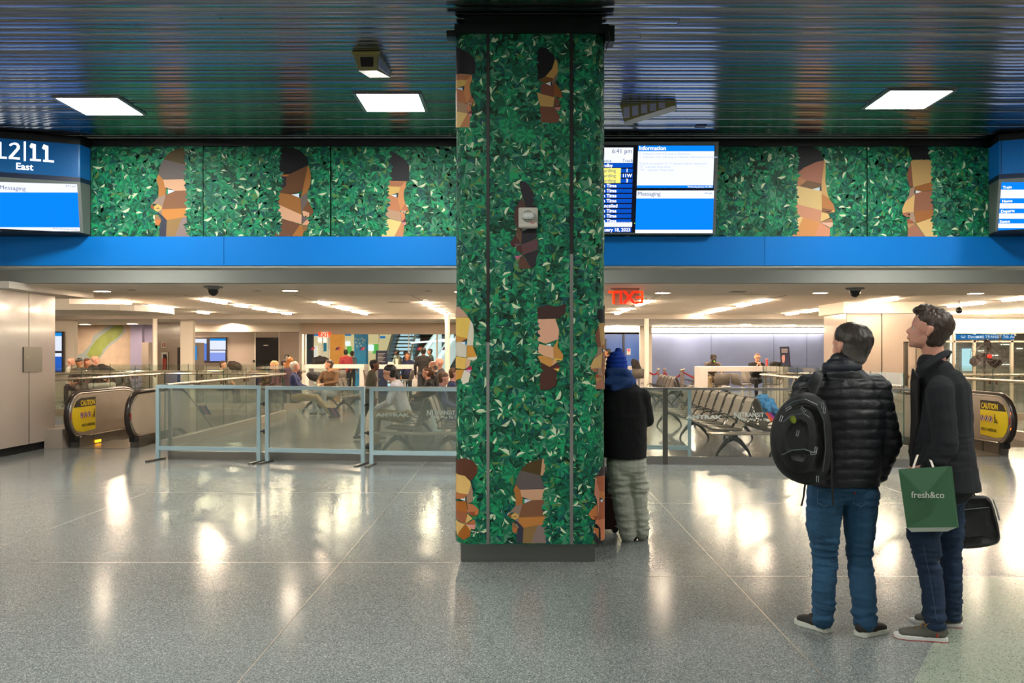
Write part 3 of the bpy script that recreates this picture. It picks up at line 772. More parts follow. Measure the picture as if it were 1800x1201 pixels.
# ================================================================ corner signs, left and right
HB = M('header_blue', '0a568f', .25, .2, emit='0a4d90', es=.22)
def corner(side):
    if side < 0: A, B, Cc = Vector((-5.145, 10.01, 0)), Vector((-5.145 - 2.3 * math.cos(math.radians(21.7)), 10.01 - 2.3 * math.sin(math.radians(21.7)), 0)), Vector((-5.122, DW - .01, 0))
    else: A, B, Cc = Vector((5.537, 9.84, 0)), Vector((5.537 + 2.3 * math.cos(math.radians(21.8)), 9.84 - 2.3 * math.sin(math.radians(21.8)), 0)), Vector((5.62, DW - .01, 0)) if False else Vector(((1738 - VX) * (DW - .01) / F, DW - .01, 0))
    lab = 'blue corner sign reading 12|11 East above a messaging screen' if side < 0 else 'blue corner sign over a train information screen at the right edge'
    e = empty('corner_sign', (A.x, A.y, 3.0), 0, lab, 'sign')
    Bk = Vector((B.x, DW - .01, 0))
    def body(z0, z1, mat, nm, inset=0.0, lean=0.0):
        c = (A + B + Cc + Bk) / 4
        lo = [q + (Vector((0, lean if q in (A, B) else 0, 0))) for q in (A, Cc, Bk, B)]
        k = MB(); k.add([(q.x, q.y, z0) for q in lo] + [(q.x, q.y, z1) for q in (A, Cc, Bk, B)], [(0, 1, 2, 3), (7, 6, 5, 4), (0, 4, 5, 1), (1, 5, 6, 2), (2, 6, 7, 3), (3, 7, 4, 0)])
        return k.build(nm, mat, e)
    zb = 3.655
    body(zb, 4.04, HB, 'header')
    body(4.04, 4.12, BLACK, 'top_cap'); body(3.60, zb, M('dark_blue_gap', '061c3c', .4), 'gap')
    body(3.01, 3.60, HOUS, 'screen_housing', lean=.08)
    body(2.99, 3.01, BLACK, 'bottom_edge', lean=.08)
    ax = (A - B).normalized() if side < 0 else (B - A).normalized()
    nrm = Vector((ax.y, -ax.x, 0))
    if nrm.y > 0: nrm = -nrm
    at2 = lambda px, py, off=.003: plane_hit(px, py, (A.x, A.y, 3.8), nrm) + nrm * off
    n3 = (ax.cross(Vector((0, -.08 if True else 0, .59)).normalized())).normalized()
    upv = Vector((0, -.08, .59)).normalized(); upv = (upv - ax * upv.dot(ax)).normalized(); n3 = ax.cross(upv); n3 = n3 if n3.y < 0 else -n3
    at3 = lambda px, py, off=.004: plane_hit(px, py, (A.x, A.y, 3.60), n3) + n3 * off
    ZU = Vector((0, 0, 1))
    if side < 0:
        t = MB(); sz = lambda h, d: h * d / F / .70
        
        dg = lambda pts, wd: [t.prism([at2(*q) for q in pp], nrm * .004) for pp in pts]
        dg([[(77, 254), (85, 257), (85, 284.7), (79.6, 284.4), (79.6, 262), (77, 263.5), (74, 260.5)], [(76, 281), (95, 282.4), (95, 285.8), (76, 284.4)]], 0)      # right-hand 1 with its foot
        dg([[(55, 252), (63, 254), (63, 283), (57.6, 282.7), (57.6, 259.5), (55, 261), (52, 258)], [(53, 279), (72, 280.6), (72, 284), (53, 282.6)]], 0)             # 1
        dg([[(-6, 248), (2.5, 250), (2.5, 278.5), (-3, 278)], [(-8, 274.5), (12, 276), (12, 279.4), (-8, 278)]], 0)                                                     # first 1, cut by the picture edge
        dg([[(42, 249), (45.5, 249.2), (45.5, 283.4), (42, 283.2)]], 0)
        dg([[(16, 255), (19, 252.5), (26, 250.8), (32, 252.5), (35, 257), (34.5, 262), (22, 276.3), (35, 277.2), (35, 280.8), (15.5, 279.4), (15.5, 276), (29.5, 260.5), (30, 257), (27.5, 254.5), (23, 254.2), (18.5, 257.5)]], 0)
        t.build('lettering', EM('lit_lettering', 'ffffff', 1.6), e); t = MB(); t.text('East', frame_mtx(at2(27.5, 297.5), ax, ZU), sz(11.5, 9.8), 'LEFT', .004, .0015, 1.0)
        t.build('lettering', EM('lit_lettering', 'ffffff', 1.6), e)
        k = MB(); k.box(-.004, .004, 0, .01, 3.66, 4.03)
        k = MB(); k.prism([at2(137.5, 256), at2(139.5, 256.3), at2(139.5, 309.5), at2(137.5, 309)], nrm * .006); k.build('edge_trim', M('trim_blue_light', '5c8fc0', .2, .6), e)
        s = MB(); s.mat(1); s.prism([at3(-170, 315), at3(135.5, 324), at3(136.5, 338.5), at3(-170, 338)], -n3 * .003); s.prism([at3(-170, 399), at3(140, 400), at3(140.6, 406.5), at3(-170, 407)], -n3 * .003)
        s.mat(0); s.prism([at3(-170, 338), at3(136.5, 338.5), at3(140, 400), at3(-170, 399)], -n3 * .003); s.build('messaging_screen', [S_BLUE, S_WHITE], e)
        t = MB(); t.text('Messaging', frame_mtx(at3(-1, 332.5, .008), ax, upv), sz(7.0, 9.8), 'LEFT', .0008); t.build('screen_lettering', S_INK, e); t = MB(); t.text('6:41 pm', frame_mtx(at3(133, 329.3, .008), ax, upv), sz(3.3, 10), 'RIGHT', .0005)
        t.build('screen_lettering', S_INK, e); t = MB(); t.text('Wednesday January 18, 2023', frame_mtx(at3(138, 404.8, .008), ax, upv), sz(2.4, 10), 'RIGHT', .0005)
        t.build('screen_lettering', S_INK, e)
    else:
        k = MB(); k.prism([at2(1759.5, 249), at2(1760.8, 249), at2(1760.8, 307), at2(1759.5, 307)], nrm * .006); k.build('edge_trim', M('edge_dark', '06305c', .3), e)
        s = MB(); bl = lambda y: 1760.4 + (y - 320.5) * (1753.9 - 1760.4) / 87
        for y0, y1, c in [(320.5, 333.6, 0), (333.6, 348.7, 1), (348.7, 357.5, 0), (357.5, 366.8, 1), (366.8, 375, 0), (375, 384.6, 1), (384.6, 393, 0), (393, 401, 1), (401, 407.6, 0)]:
            s.mat(c); s.prism([at3(bl(y0), y0), at3(2060, y0 - (y0 - 362) * -.0), at3(2060, y1), at3(bl(y1), y1)], -n3 * .003)
        s.build('train_screen', [S_BLUE, S_WHITE], e)
        for w, x, y in [('Train', 1762.5, 332), ('Name', 1761, 356.3), ('Departs', 1759, 374), ('Status', 1757, 392)]: t = MB(); t.text(w, frame_mtx(at3(x, y, .008), ax, upv), 4.6 * 9.8 / F / .7, 'LEFT', .0008, .001); t.build('screen_lettering', S_TW, e)
corner(-1); corner(1)
# ================================================================ lamps of the waiting room
LIN = EM('linear_lamp', 'ffe4c4', E_LINEAR)
TRK = M('lamp_track', '8c8074', .5)
ZR = 2.82
def linear(x, y0, y1, lab, first=[None]):
    L = y1 - y0
    e = empty('linear_ceiling_lamp', (x, (y0 + y1) / 2, ZR), 0, lab, 'ceiling lamp', 'linear lamps in the recessed ceiling')
    b = MB(); b.box(-.055, .055, -L / 2, L / 2, -.045, -.012); b.build('diffuser', LIN, e, local=True)
    b = MB(); b.box(-.065, .065, -L / 2 - .02, L / 2 + .02, -.01, .005); b.build('frame', TRK, e, local=True)
rowsL = [(-11.8, [(24.6, 25.8)]), (-9.45, [(19.9, 20.7), (21.87, 23.2), (25.2, 25.9)]),
         (-7.1, [(19.2, 20.6), (21.4, 22.2), (22.9, 23.6), (24.3, 24.9), (25.7, 26.4)]), (-4.75, [(20.4, 21.2), (22.3, 23.6), (24.5, 25.3), (25.8, 26.5)]),
         (-2.27, [(20.5, 21.1), (21.9, 22.5), (23.4, 24.1), (24.9, 25.5), (26.3, 26.9)]), (.35, [(20.4, 21.2), (23, 24.2), (25.6, 26.4)]),
         (3.0, [(19.9, 21.6), (23.4, 24.4), (25.4, 26.2)]), (5.68, [(19.5, 20.5), (21.0, 22.0), (23.0, 24.6), (25.0, 25.8), (26.5, 27.1)]),
         (8.4, [(19.0, 20.4), (23.7, 25.2), (25.8, 26.7)]), (11.15, [(18.4, 19.6), (20.5, 22.1), (26.0, 27.0)]), (14.3, [(23.6, 26.1), (19.5, 21)]), (-14.5, [(20, 21.5), (24, 25.5)])]
for x, segs in rowsL:
    side = 'left' if x < 0 else 'right'
    for y0, y1 in segs: linear(x, y0, y1, 'short linear lamp in a line of lamps in the recessed waiting room ceiling')
    b = MB(); b.box(x - .012, x + .012, 16.0, 27.1, ZR - .006, ZR); struct(b.build('trim_20', TRK))
def downlight(px, py, z=LOW, r=.14, em=None):
    d = (z - H) * F / (HY - py)
    e = empty('downlight', (X(px, d), d, z), 0, 'round recessed downlight in the low ceiling strip', 'downlight', 'round downlights in the low ceiling')
    b = MB(); b.tube([(r * math.cos(a * .3927), r * math.sin(a * .3927), -.006) for a in range(16)], .012, 6, closed=True); b.build('rim', WHITEW, e, local=True)
    b = MB(); b.cyl((0, 0, -.006), (0, 0, .002), r, 20); b.build('lens', em or EM('down_lamp', 'ffe6c8', E_DOWN), e, local=True)
for px, py in [(180, 511), (510, 510), (1165, 514), (1442, 514), (1715, 515), (812, 512), (905, 513)]: downlight(px, py)
for px, py in [(233, 569), (455, 573), (360, 573), (302, 568), (1085, 572), (1310, 570), (1218, 573), (1390, 571), (560, 570), (690, 571), (150, 570), (410, 569), (500, 573), (620, 569), (745, 570), (1560, 571), (1650, 569), (1740, 571)]: downlight(px, py, LOW, .2, EM('down_lamp_far', 'ffe6c8', 230))  # later entries are extra downlights added to brighten the far walls
# vents and small plates in the ceiling
b = MB()
for px, py, w, h in [(229, 509.5, 12, .1), (450, 511, 12, .1), (752, 511.5, 10, .1), (1327, 530, 30, .3), (700, 531, 40, .3), (1300, 512, 26, .25)]:
    d = 1.07 * F / (HY - py) if py < 520 else (ZR - H) * F / (HY - py); z = LOW if py < 520 else ZR
    b.box(X(px - w / 2, d), X(px + w / 2, d), d, d + h, z - .004, z)
struct(b.build('trim_21', M('vent_grey', '8f8375', .6)))
# dome cameras under the low ceiling
def dome(px, py, z=LOW, r=.085, lab=''):
    d = (z - H) * F / (HY - py); e = empty('dome_camera', (X(px, d), d, z), 0, lab, 'camera')
    b = MB(); b.cyl((0, 0, -.025), (0, 0, 0), r * 1.75, 24); b.cyl((0, 0, -.055), (0, 0, -.02), r * 1.12, 24); b.build('mount', M('cam_mount', '7b7c78', .4), e, smooth=True, local=True)
    b = MB(); b.ell((0, 0, -.05), (r, r, r * 1.25), 20, 8, z1=0.0); b.build('dome', M('cam_dome', '14181c', .08), e, smooth=True, local=True)
dome(375, 503.5, lab='dark dome camera under the ceiling at the left, above the glass barriers')
dome(1503, 506.5, lab='dark dome camera under the ceiling at the right, above the beige pillar')
e = empty('globe_camera', (X(1686, 20), 20, 2.82), 0, 'round dark hanging camera right of the tall man in the coat', 'camera')
b = MB(); b.cyl((0, 0, -.17), (0, 0, 0), .012, 8); b.build('stem', TRK, e, local=True)
b = MB(); b.ell((0, 0, -.23), .075, 16, 12); b.build('globe', M('cam_dome', '14181c'), e, smooth=True, local=True)
# exit signs
def exit_sign(px0, px1, py0, py1, d, lab, flip=False, hanger=True):
    e = empty('exit_sign', (X((px0 + px1) / 2, d), d, Z(py1, d)), 0, lab, 'exit sign')
    RED = EM('exit_red', 'ff3210', 3.0)
    b = MB(); b.box(X(px0, d), X(px1, d), d - .006, d + .006, Z(py1, d), Z(py0, d)); b.build('panel', GLASS('exit_plate', 'ffd8cc', haze=.12, hazehx='ff8c70') if flip else M('exit_face', 'e8d8cc', .4, emit='f0b0a0', es=.9), e)
    t = MB(); h = (py1 - py0) * .8 * d / F; w = (px1 - px0) * .8 * d / F
    m = frame_mtx((X((px0 + px1) / 2, d), d + (.012 if flip else -.012), Z(py1 - (py1 - py0) * .1, d)), (-1 if flip else 1, 0, 0), (0, 0, 1))
    t.text('EXIT', m, h / .70, 'CENTER', .003, .006, 1.0); t.build('lettering', RED, e)
    if hanger: b = MB(); b.box(X(px0 - 5, d), X(px1 + 1, d), d - .03, d + .03, Z(py0, d), Z(py0 - 1.6, d)); b.build('mount', TRK, e)
exit_sign(1079, 1123, 509, 536, 14.2, 'red exit sign on clear plate hanging right of the column, seen from its back', True)
exit_sign(564.5, 577, 584, 593.5, 30.98, 'small red exit sign above the glass storefront left of the column', False, False)
# glowing coves
COVE = EM('cove_light', 'ffe9c8', E_COVE)
b = MB(); b.box(X(1140, 34.9), X(1452, 34.9), 34.85, 35.15, 2.42, 2.60); struct(b.build('trim_22', COVE))
b = MB(); b.box(X(1062, 34.9), X(1126, 34.9), 34.85, 35.15, 2.45, 2.62); struct(b.build('trim_22', COVE))
b = MB(); b.prism([P(1590, 568, 27.6), P(1590, 583, 27.6), P(1960, 584, 24.5), P(1960, 559, 24.5)], (0, .15, 0)); struct(b.build('trim_22', COVE))
b = MB(); b.box(-20, 22, 15.905, 15.93, 2.70, 2.79); struct(b.build('trim_22', COVE))      # added unseen light strip on the recess edge, brightens the recessed ceiling
# curved soffit cloud at the left
b = MB(); pts = [(-15, 18.4), (-9.2, 18.4)] + [(-9.2 + 1.0 * math.sin(a), 19.9 - 1.5 * math.cos(a)) for a in [k * math.pi / 12 for k in range(1, 12)]] + [(-9.2, 21.4), (-15, 21.4)]
b.prism([(x, y, 2.52) for x, y in pts], (0, 0, .13)); b.prism([(-15, 18.6, 2.65), (-9.8, 18.6, 2.65), (-9.8, 21.2, 2.65), (-15, 21.2, 2.65)], (0, 0, .17))
struct(b.build('ceiling', M('soffit_white', 'e6e0da', .5)))
# slim round posts
for px, d, lab in [(272.5, 27, 'slim white post left of the wall displays'), (1136.5, 27, 'slim white post right of the blue-lit wall'), (786.5, 25.2, 'slim white post beside the column in front of the storefront')]:
    b = MB(); b.cyl((X(px, d), d, 0), (X(px, d), d, LOW if d > 25 else LOW), .075, 20); tag(b.build('post', WHITEW, smooth=True), lab, 'post')
# service panel on the left pillar
e = empty('service_panel', (-7.87, 13.85, 1.2), 0, 'small steel service hatch on the glossy left pillar', 'hatch')
b = MB(); b.box(-7.885, -7.862, 13.55, 14.08, Z(654, 13.8), Z(610, 13.8)); b.build('door', STEELD, e, bevel=.004)
b = MB(); b.cyl((-7.862, 13.65, 1.52), (-7.855, 13.65, 1.52), .014, 10); b.build('lock', STEEL, e)
# ================================================================ map mural and wall items at the far left
d = 33.45
m = MB(); pz = lambda x, y: (X(90 + x / 8.571, d), d - m_off, Z(560 + y / 8.571, d))
m_off = .01; m.mat(0); m.add([pz(350, 90), pz(1195, 90), pz(1195, 1000), pz(350, 1000)], [(0, 1, 2, 3)])
m_off = .02; m.mat(1); m.add([pz(*q) for q in [(350, 560), (480, 520), (600, 380), (640, 260), (800, 150), (880, 100), (1090, 100), (1120, 200), (1000, 340), (870, 430), (760, 570), (690, 640), (350, 660)]], [list(range(13))])
m_off = .03; m.mat(2); m.add([pz(*q) for q in [(540, 560), (600, 440), (680, 330), (780, 240), (900, 160), (960, 100), (1080, 100), (1085, 200), (1000, 290), (890, 370), (790, 470), (760, 540), (710, 600), (600, 600)]], [list(range(14))])
mm = m.build('map_mural', [M('map_land', 'c8b09a', .6, var=.12, scale=3), M('map_water', '9fa9a8', .5), M('map_green', '8d9850', .6, var=.15, scale=2.5)])
tag(mm, 'large wall map with a long green island between grey rivers', 'wall map')
m = MB(); m.box(X(229, 32.8), X(250, 32.8), 32.8, 33.3, 0, LOW); m.box(X(250, 33), X(268, 33), 33.0, 33.3, 0, LOW); struct(m.build('wall_back', LAV))
m = MB(); m.box(X(253, 32.7), X(265, 32.7), 32.5, 32.8, 0, Z(602, 32.7)); tag(m.build('grey_partition', M('partition_grey', '8a7d72', .5)), 'tall grey partition beside the lavender wall', 'partition')
m = MB(); m.box(X(117, 30), X(131, 30), 29.95, 30, Z(600, 30), Z(572, 30)); m.mat(1); m.box(X(117, 30), X(127, 30), 29.93, 29.96, Z(591, 30), Z(577, 30)); tag(m.build('wall_frame', [BLACK, WHITEW]), 'black framed panel on the wall left of the map', 'frame')
def screen(name, px0, px1, py0, py1, d, lab, parts, cat='display'):
    e = empty(name, (X((px0 + px1) / 2, d), d, Z(py1, d)), 0, lab, cat)
    b = MB(); b.box(X(px0, d), X(px1, d), d, d + .1, Z(py1, d), Z(py0, d)); b.build('frame', M('screen_frame', '2c2830', .4), e)
    for nm, a, c, y0, y1, mt in parts:
        b = MB(); b.box(X(a, d - .01), X(c, d - .01), d - .02, d, Z(y1, d - .01), Z(y0, d - .01)); b.build(nm, mt, e)
    return e
FB = EM('far_blue', '5c88e8', 1.0); FW = EM('far_white', 'dfe6fa', 1.1); FC = EM('far_cyan', '1f8fe0', 1.0); FD = EM('far_deep', '2f68d0', .9)
screen('wall_display', 93, 111, 583, 657, 27.8, 'tall blue and white display at the far left wall',
       [('screen', 94, 108, 585, 591, FC), ('screen', 94, 108, 591, 617, FW), ('screen', 94, 108, 621, 627, FW), ('screen', 94, 108, 627, 653, FD)])
screen('wall_display', 338, 398, 593, 638, 31.9, 'dark framed pair of blue departure screens on the beige wall left of the black door',
       [('screen', 340, 363, 596, 604, FW), ('screen', 350, 363, 604, 634, FB), ('screen', 369, 396.5, 595.5, 599, FC), ('screen', 369, 396.5, 599, 615, FW), ('screen', 369, 396, 616.5, 620, FW), ('screen', 369, 396, 620, 635, EM('far_mauve', '8ea2ee', 1.0)), ('row_text', 350, 357, 605, 612, FW)] +
       [('row_text', 350, 358, 614 + 2.4 * k, 615.2 + 2.4 * k, FW) for k in range(8)])
e = empty('kiosk', (X(337, 29), 29, 0), 0, 'grey information kiosk with a cyan poster screen, left of the departure screens', 'kiosk')
b = MB(); b.box(X(325, 29), X(349.5, 29), 29, 29.5, 0, Z(602.5, 29)); b.build('body', M('kiosk_grey', '9c9086', .4), e)
b = MB(); b.box(X(333.5, 28.99), X(345.5, 28.99), 28.96, 29.0, Z(633, 28.99), Z(608, 28.99)); b.build('poster_screen', FC, e)
b = MB(); b.prism([P(341, 618, 28.95), P(342.5, 627, 28.95), P(340, 627, 28.95), P(339.5, 621, 28.95)], (0, .01, 0)); b.build('poster_figure', M('poster_orange', 'e08a50', .5), e)
b = MB(); b.box(X(318, 28.5), X(324, 28.5), 28.2, 28.5, 0, Z(611, 28.5)); tag(b.build('dark_gap_fill', M('gap_fill_dark', '2a2420', .4)), 'narrow dark cabinet between the white pillar and the kiosk', 'cabinet')  # solid dark block put in for the black gap beside the kiosk
# extinguisher cabinet and its sign
e = empty('extinguisher_cabinet', (X(291, 30.45), 30.45, Z(650, 30.4)), 0, 'silver fire extinguisher cabinet on the far glossy wall', 'extinguisher cabinet')
b = MB(); b.box(X(283, 30.4), X(295, 30.4), 30.4, 30.5, Z(652, 30.4), Z(619.5, 30.4)); b.build('frame', STEEL, e)
b = MB(); b.cyl(P(289, 650, 30.36), P(289, 630, 30.36), .06, 12); b.build('extinguisher', M('red_paint', 'a8342a', .3), e, smooth=True)
b = MB(); b.box(X(287, 30.35), X(291, 30.35), 30.33, 30.36, Z(630, 30.35), Z(623, 30.35)); b.build('horn', BLACK, e)
b = MB(); b.mat(0); b.box(X(284, 30.45), X(291.5, 30.45), 30.42, 30.49, Z(612, 30.45), Z(601.5, 30.45)); b.mat(1); b.box(X(285.3, 30.4), X(287, 30.4), 30.405, 30.42, Z(610, 30.4), Z(603, 30.4)); b.box(X(288.6, 30.4), X(290.2, 30.4), 30.405, 30.42, Z(610, 30.4), Z(603, 30.4))
tag(b.build('wall_sign', [M('sign_white', 'd8d0c8', .5), M('red_paint', 'a8342a')]), 'small red and white fire sign above the extinguisher cabinet', 'sign')
# black door in the beige wall
b = MB(); b.box(X(450, 31.95), X(489.5, 31.95), 31.93, 32.0, 0, Z(593.5, 31.95)); o = b.build('door_1', M('door_black', '17161a', .25), bevel=.01); struct(o)
b = MB(); b.box(X(463, 31.9), X(471, 31.9), 31.905, 31.93, Z(608, 31.9), Z(606.5, 31.9)); b.build('door_plate', M('sign_white', 'd8d0c8'), o)
b = MB(); b.box(X(447.5, 31.97), X(449.5, 31.97), 31.95, 32, 0, 2.37); b.box(X(489.5, 31.97), X(491, 31.97), 31.95, 32, 0, 2.37); b.box(X(528, 31.4), X(533, 31.4), 31.2, 31.9, 0, LOW); struct(b.build('trim_23', WHITEW))
e = empty('wall_phone', (X(503.5, 31.9), 31.9, Z(634, 31.9)), 0, 'small black and white wall phone right of the black door', 'phone')
b = MB(); b.box(X(500.5, 31.9), X(507, 31.9), 31.88, 31.99, Z(634, 31.9), Z(624, 31.9)); b.build('body', BLACK, e, bevel=.01)
b = MB(); b.box(X(501.7, 31.86), X(505.6, 31.86), 31.86, 31.88, Z(632.5, 31.86), Z(625.5, 31.86)); b.build('face_plate', WHITEW, e)
b = MB(); b.box(X(444, 31.9), X(447.3, 31.9), 31.93, 31.99, Z(637, 31.9), Z(633, 31.9)); tag(b.build('card_reader', BLACK), 'tiny black card reader left of the black door', 'card reader')
# notice on the blue-lit wall, dark door jamb behind the column edge
b = MB(); b.mat(0); b.box(X(1102, 36.9), X(1108.5, 36.9), 36.93, 36.98, Z(624, 36.9), Z(613, 36.9)); b.mat(1); b.box(X(1103, 36.9), X(1107.5, 36.9), 36.91, 36.93, Z(618, 36.9), Z(614, 36.9))
tag(b.build('notice', [M('sign_white', 'd8d0c8'), M('notice_pink', 'd0506c', .5)]), 'small pink and white notice on the bright blue wall', 'notice')
b = MB(); b.box(X(1095, 36.9), X(1098, 36.9), 36.9, 37, 0, 2.4); b.box(X(1058, 36.8), X(1066, 36.8), 36.8, 36.95, 0, 2.2); struct(b.build('trim_24', M('jamb_dark', '20222c', .4)))
# ================================================================ glass storefront and shops beyond, left of the column
d = 31.0
b = MB(); b.box(X(534, d), X(815, d), d + .05, d + .07, 0, 2.28); struct(b.build('window_1', GLASS('store_glass', 'eef4f2', refl=.6)))
b = MB()
for px, w in [(535, 2), (566.5, .8), (577.3, 1.6), (666, 1.2), (718, 1), (768, 2.2), (812, 2)]: b.box(X(px - w / 2, d), X(px + w / 2, d), d, d + .12, 0, 2.28)
struct(b.build('trim_25', WHITEW))
# coloured transfer stripes on the storefront glass
ST = [M('stripe_orange', 'e8622a', .4), M('stripe_magenta', 'b0347a', .4), M('stripe_navy', '1c2f66', .4)]
for px in (548, 594, 636, 735, 782):
    b = MB()
    for k, mi in enumerate((2, 1, 0)):
        b.mat(mi); x0 = px - 5 + k * 2.6; b.prism([P(x0, 615.5, d + .02), P(x0 + 2.6, 615.5, d + .02), P(x0 + 5.6, 610.5, d + .02), P(x0 + 3, 610.5, d + .02)], (0, .035, 0))
    tag(b.build('glass_decal', ST), 'slanted navy, magenta and orange stripe mark on the storefront glass', 'decal', 'stripe marks on the storefront glass')
def slab(name, px0, px1, py0, py1, d, mat, lab, cat, th=.3, floor=False):
    b = MB(); b.box(X(px0, d), X(px1, d), d, d + th, 0 if floor else Z(py1, d), Z(py0, d)); return tag(b.build(name, mat), lab, cat)
slab('shop_partition', 536, 549, 588, 645, 40, M('shop_bluegrey', '4c6480', .5), 'blue-grey shop partition at the left end of the storefront', 'partition', floor=True)
slab('shop_fascia', 548, 566, 588, 590.5, 43.94, EM('fascia_blue', '2f86c8', .9), 'blue lit fascia strip inside the storefront, leftmost', 'sign', .06)
slab('shop_fascia', 604, 617, 588, 590.5, 45.94, EM('fascia_blue', '2f86c8', .9), 'blue lit fascia strip beside the orange shop front', 'sign', .06)
slab('shop_fascia', 668, 677, 591, 595, 45.94, EM('fascia_blue', '2f86c8', .9), 'small blue lit fascia left of the staircase', 'sign', .06)
slab('shop_wall', 548, 580, 590, 650, 44, M('shop_cream_glow', 'd8c4a4', .5, emit='d8c4a4', es=1.1), 'cream lit shop wall behind the exit sign', 'shop wall', floor=True)  # wall colour glows in place of the shop's lighting
slab('shop_light_panel', 559, 573, 592, 602, 43.94, EM('panel_white', 'fff6e0', 1.6), 'bright white light panel in the cream shop', 'light panel', .06)
slab('poster', 549.5, 557, 609, 642, 43.9, M('poster_redwhite_glow', 'e0d8d8', .5, emit='e8e0e0', es=1.1), 'white and red poster behind the storefront', 'poster', .1)  # poster glows so it looks lit by the shop
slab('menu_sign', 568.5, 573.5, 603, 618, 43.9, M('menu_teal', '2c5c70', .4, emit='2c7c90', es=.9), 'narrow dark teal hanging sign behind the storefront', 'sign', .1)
slab('shop_wall', 580, 604, 588, 660, 42, M('shop_orange_glow', 'd88c48', .5, emit='e09040', es=1.0, var=.2, scale=3), 'orange shop front behind the storefront glass', 'shop wall', floor=True)  # front glows by itself, standing in for light inside the shop
slab('shop_wall', 604, 700, 588, 660, 46, M('shop_backwall_glow', 'cdb98e', .5, emit='e0cc9c', es=.9), 'cream back wall of the food shops', 'shop wall', floor=True)  # back wall emission stands in for light in the food shops
slab('menu_board', 607, 615, 600, 608, 45.9, EM('menu_white', 'f0f6ff', 1.4), 'white menu board left of the blue pillar', 'menu board', .1)
slab('menu_board', 643.5, 657, 606, 617, 45.9, EM('menu_white', 'f0f6ff', 1.4), 'white menu board right of the blue pillar', 'menu board', .1)
slab('green_wall_panel', 610, 618, 609, 622, 45.95, M('shop_green_glow', '4c9c4c', .5, emit='58b050', es=1.1), 'green wall panel left of the blue pillar', 'wall panel', .05)  # green panels share a glow that replaces the shop light on them
slab('green_wall_panel', 655, 665, 605, 622, 45.95, M('shop_green_glow', '4c9c4c'), 'green wall panel right of the blue pillar', 'wall panel', .05)
e = empty('blue_pillar', (X(633, 36), 36, 0), 0, 'square blue pillar printed with pale patterns beyond the storefront', 'pillar')
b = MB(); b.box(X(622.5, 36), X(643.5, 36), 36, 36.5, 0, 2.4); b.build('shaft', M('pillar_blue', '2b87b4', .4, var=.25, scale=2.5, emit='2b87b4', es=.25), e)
b = MB()
for x, y in [(625, 596), (630, 597), (636, 595.5), (640, 597.5), (626, 602), (632, 603.5), (638, 602), (635, 608), (628, 609)]: b.ell(P(x, y, 35.99), (.05, .01, .05), 8, 6)
b.build('pattern_dots', M('pale_dots', 'b8d4e0', .5), e)
slab('notice_board', 660.5, 681, 616.5, 641, 30.5, M('notice_navy', '1c2c50', .4), 'navy notice board with white lines, left of the staircase', 'notice board', .05, floor=True)
b = MB()
for k in range(7): b.box(X(664, 30.45), X(677 - (k % 3) * 2, 30.45), 30.46, 30.49, Z(622 + 2.4 * k, 30.45), Z(621.2 + 2.4 * k, 30.45))
tag(b.build('notice_text', M('sign_white', 'd8d0c8')), 'white lines of print on the navy notice board', 'print')
# staircase going up
e = empty('staircase', (X(700, 37), 37, 0), 0, 'open staircase going up beyond the storefront, lit blue-white', 'staircase')
STP = M('step_wood', '8c7458', .5); RIS = M('riser_glow', 'a8c4d0', .5, emit='b0d0e0', es=1.3)  # risers emit to stand in for light on the stairs
for k in range(16):
    y = 36 + k * .32; z = .17 * (k + 1); xl_, xr_ = X(683, 37), X(721, 37)
    b = MB(); b.box(xl_, xr_, y, y + .34, z - .06, z); b.build('tread', STP, e)
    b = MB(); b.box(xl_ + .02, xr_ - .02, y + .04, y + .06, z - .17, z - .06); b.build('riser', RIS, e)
for px, nm in ((679.5, 'left'), (721.5, 'right')):
    x = X(px, 37); b = MB(); b.prism([(x, 36, .0), (x, 41.1, 2.7), (x, 41.1, 3.6), (x, 36, 1.0)], (.06, 0, 0)); b.build('balustrade', M('stair_side', '5c4c44', .4) if nm == 'left' else GLASS('stair_glass', 'd8f0f0'), e)
    b = MB(); b.tube([(x, 36, 1.0), (x, 41.1, 3.6)], .05, 8); b.build('handrail', WHITEW, e)
# escalator pair and lit strips right of the stairs
e = empty('far_escalator', (X(745, 38), 38, 0), 0, 'pale escalator balustrades rising beyond the storefront, right of the stairs', 'escalator')
for px in (724, 733, 757, 768): x = X(px, 38); b = MB(); b.prism([(x, 37, 0), (x + .75, 41, 1.75), (x + .75, 41, 2.6), (x, 37, .95)], (.08, 0, 0)); b.build('balustrade', M('esc_pale_glow', 'cfd8d8', .4, emit='e0f0f0', es=.8), e)  # balustrades emit so they look brightly lit
b = MB(); b.tube([P(722, 603, 35.5), P(760, 600, 35.5), P(800, 596.5, 35.5)], .035, 8); tag(b.build('light_strip', EM('strip_white', 'f4fbff', 1.8)), 'long white light strip crossing beyond the storefront', 'light strip')
for px, py in [(724, 602.5), (798, 596.7)]: b = MB(); b.cyl(P(px, py, 35.5), (X(px, 35.5), 35.5, LOW), .012, 6); b.build('hanger', TRK, bpy.data.objects['light_strip'])
b = MB(); b.tube([P(768, 598, 43.94), P(830, 602, 43.94)], .08, 8); tag(b.build('light_strip', EM('strip_white', 'f4fbff', 1.8)), 'shorter white light strip at the right end of the storefront', 'light strip')
slab('grey_shop_front', 770, 830, 590, 660, 44, M('shop_grey', '8c8a90', .4, var=.3, scale=4, stretch=(1, 1, 3)), 'grey shop front behind the slim white post', 'shop wall', floor=True)
slab('shop_shelving', 720, 770, 608, 650, 45, M('shop_brown', '9a7c64', .5, var=.35, scale=5), 'brown shop shelving beyond the far escalator', 'shop wall', floor=True)
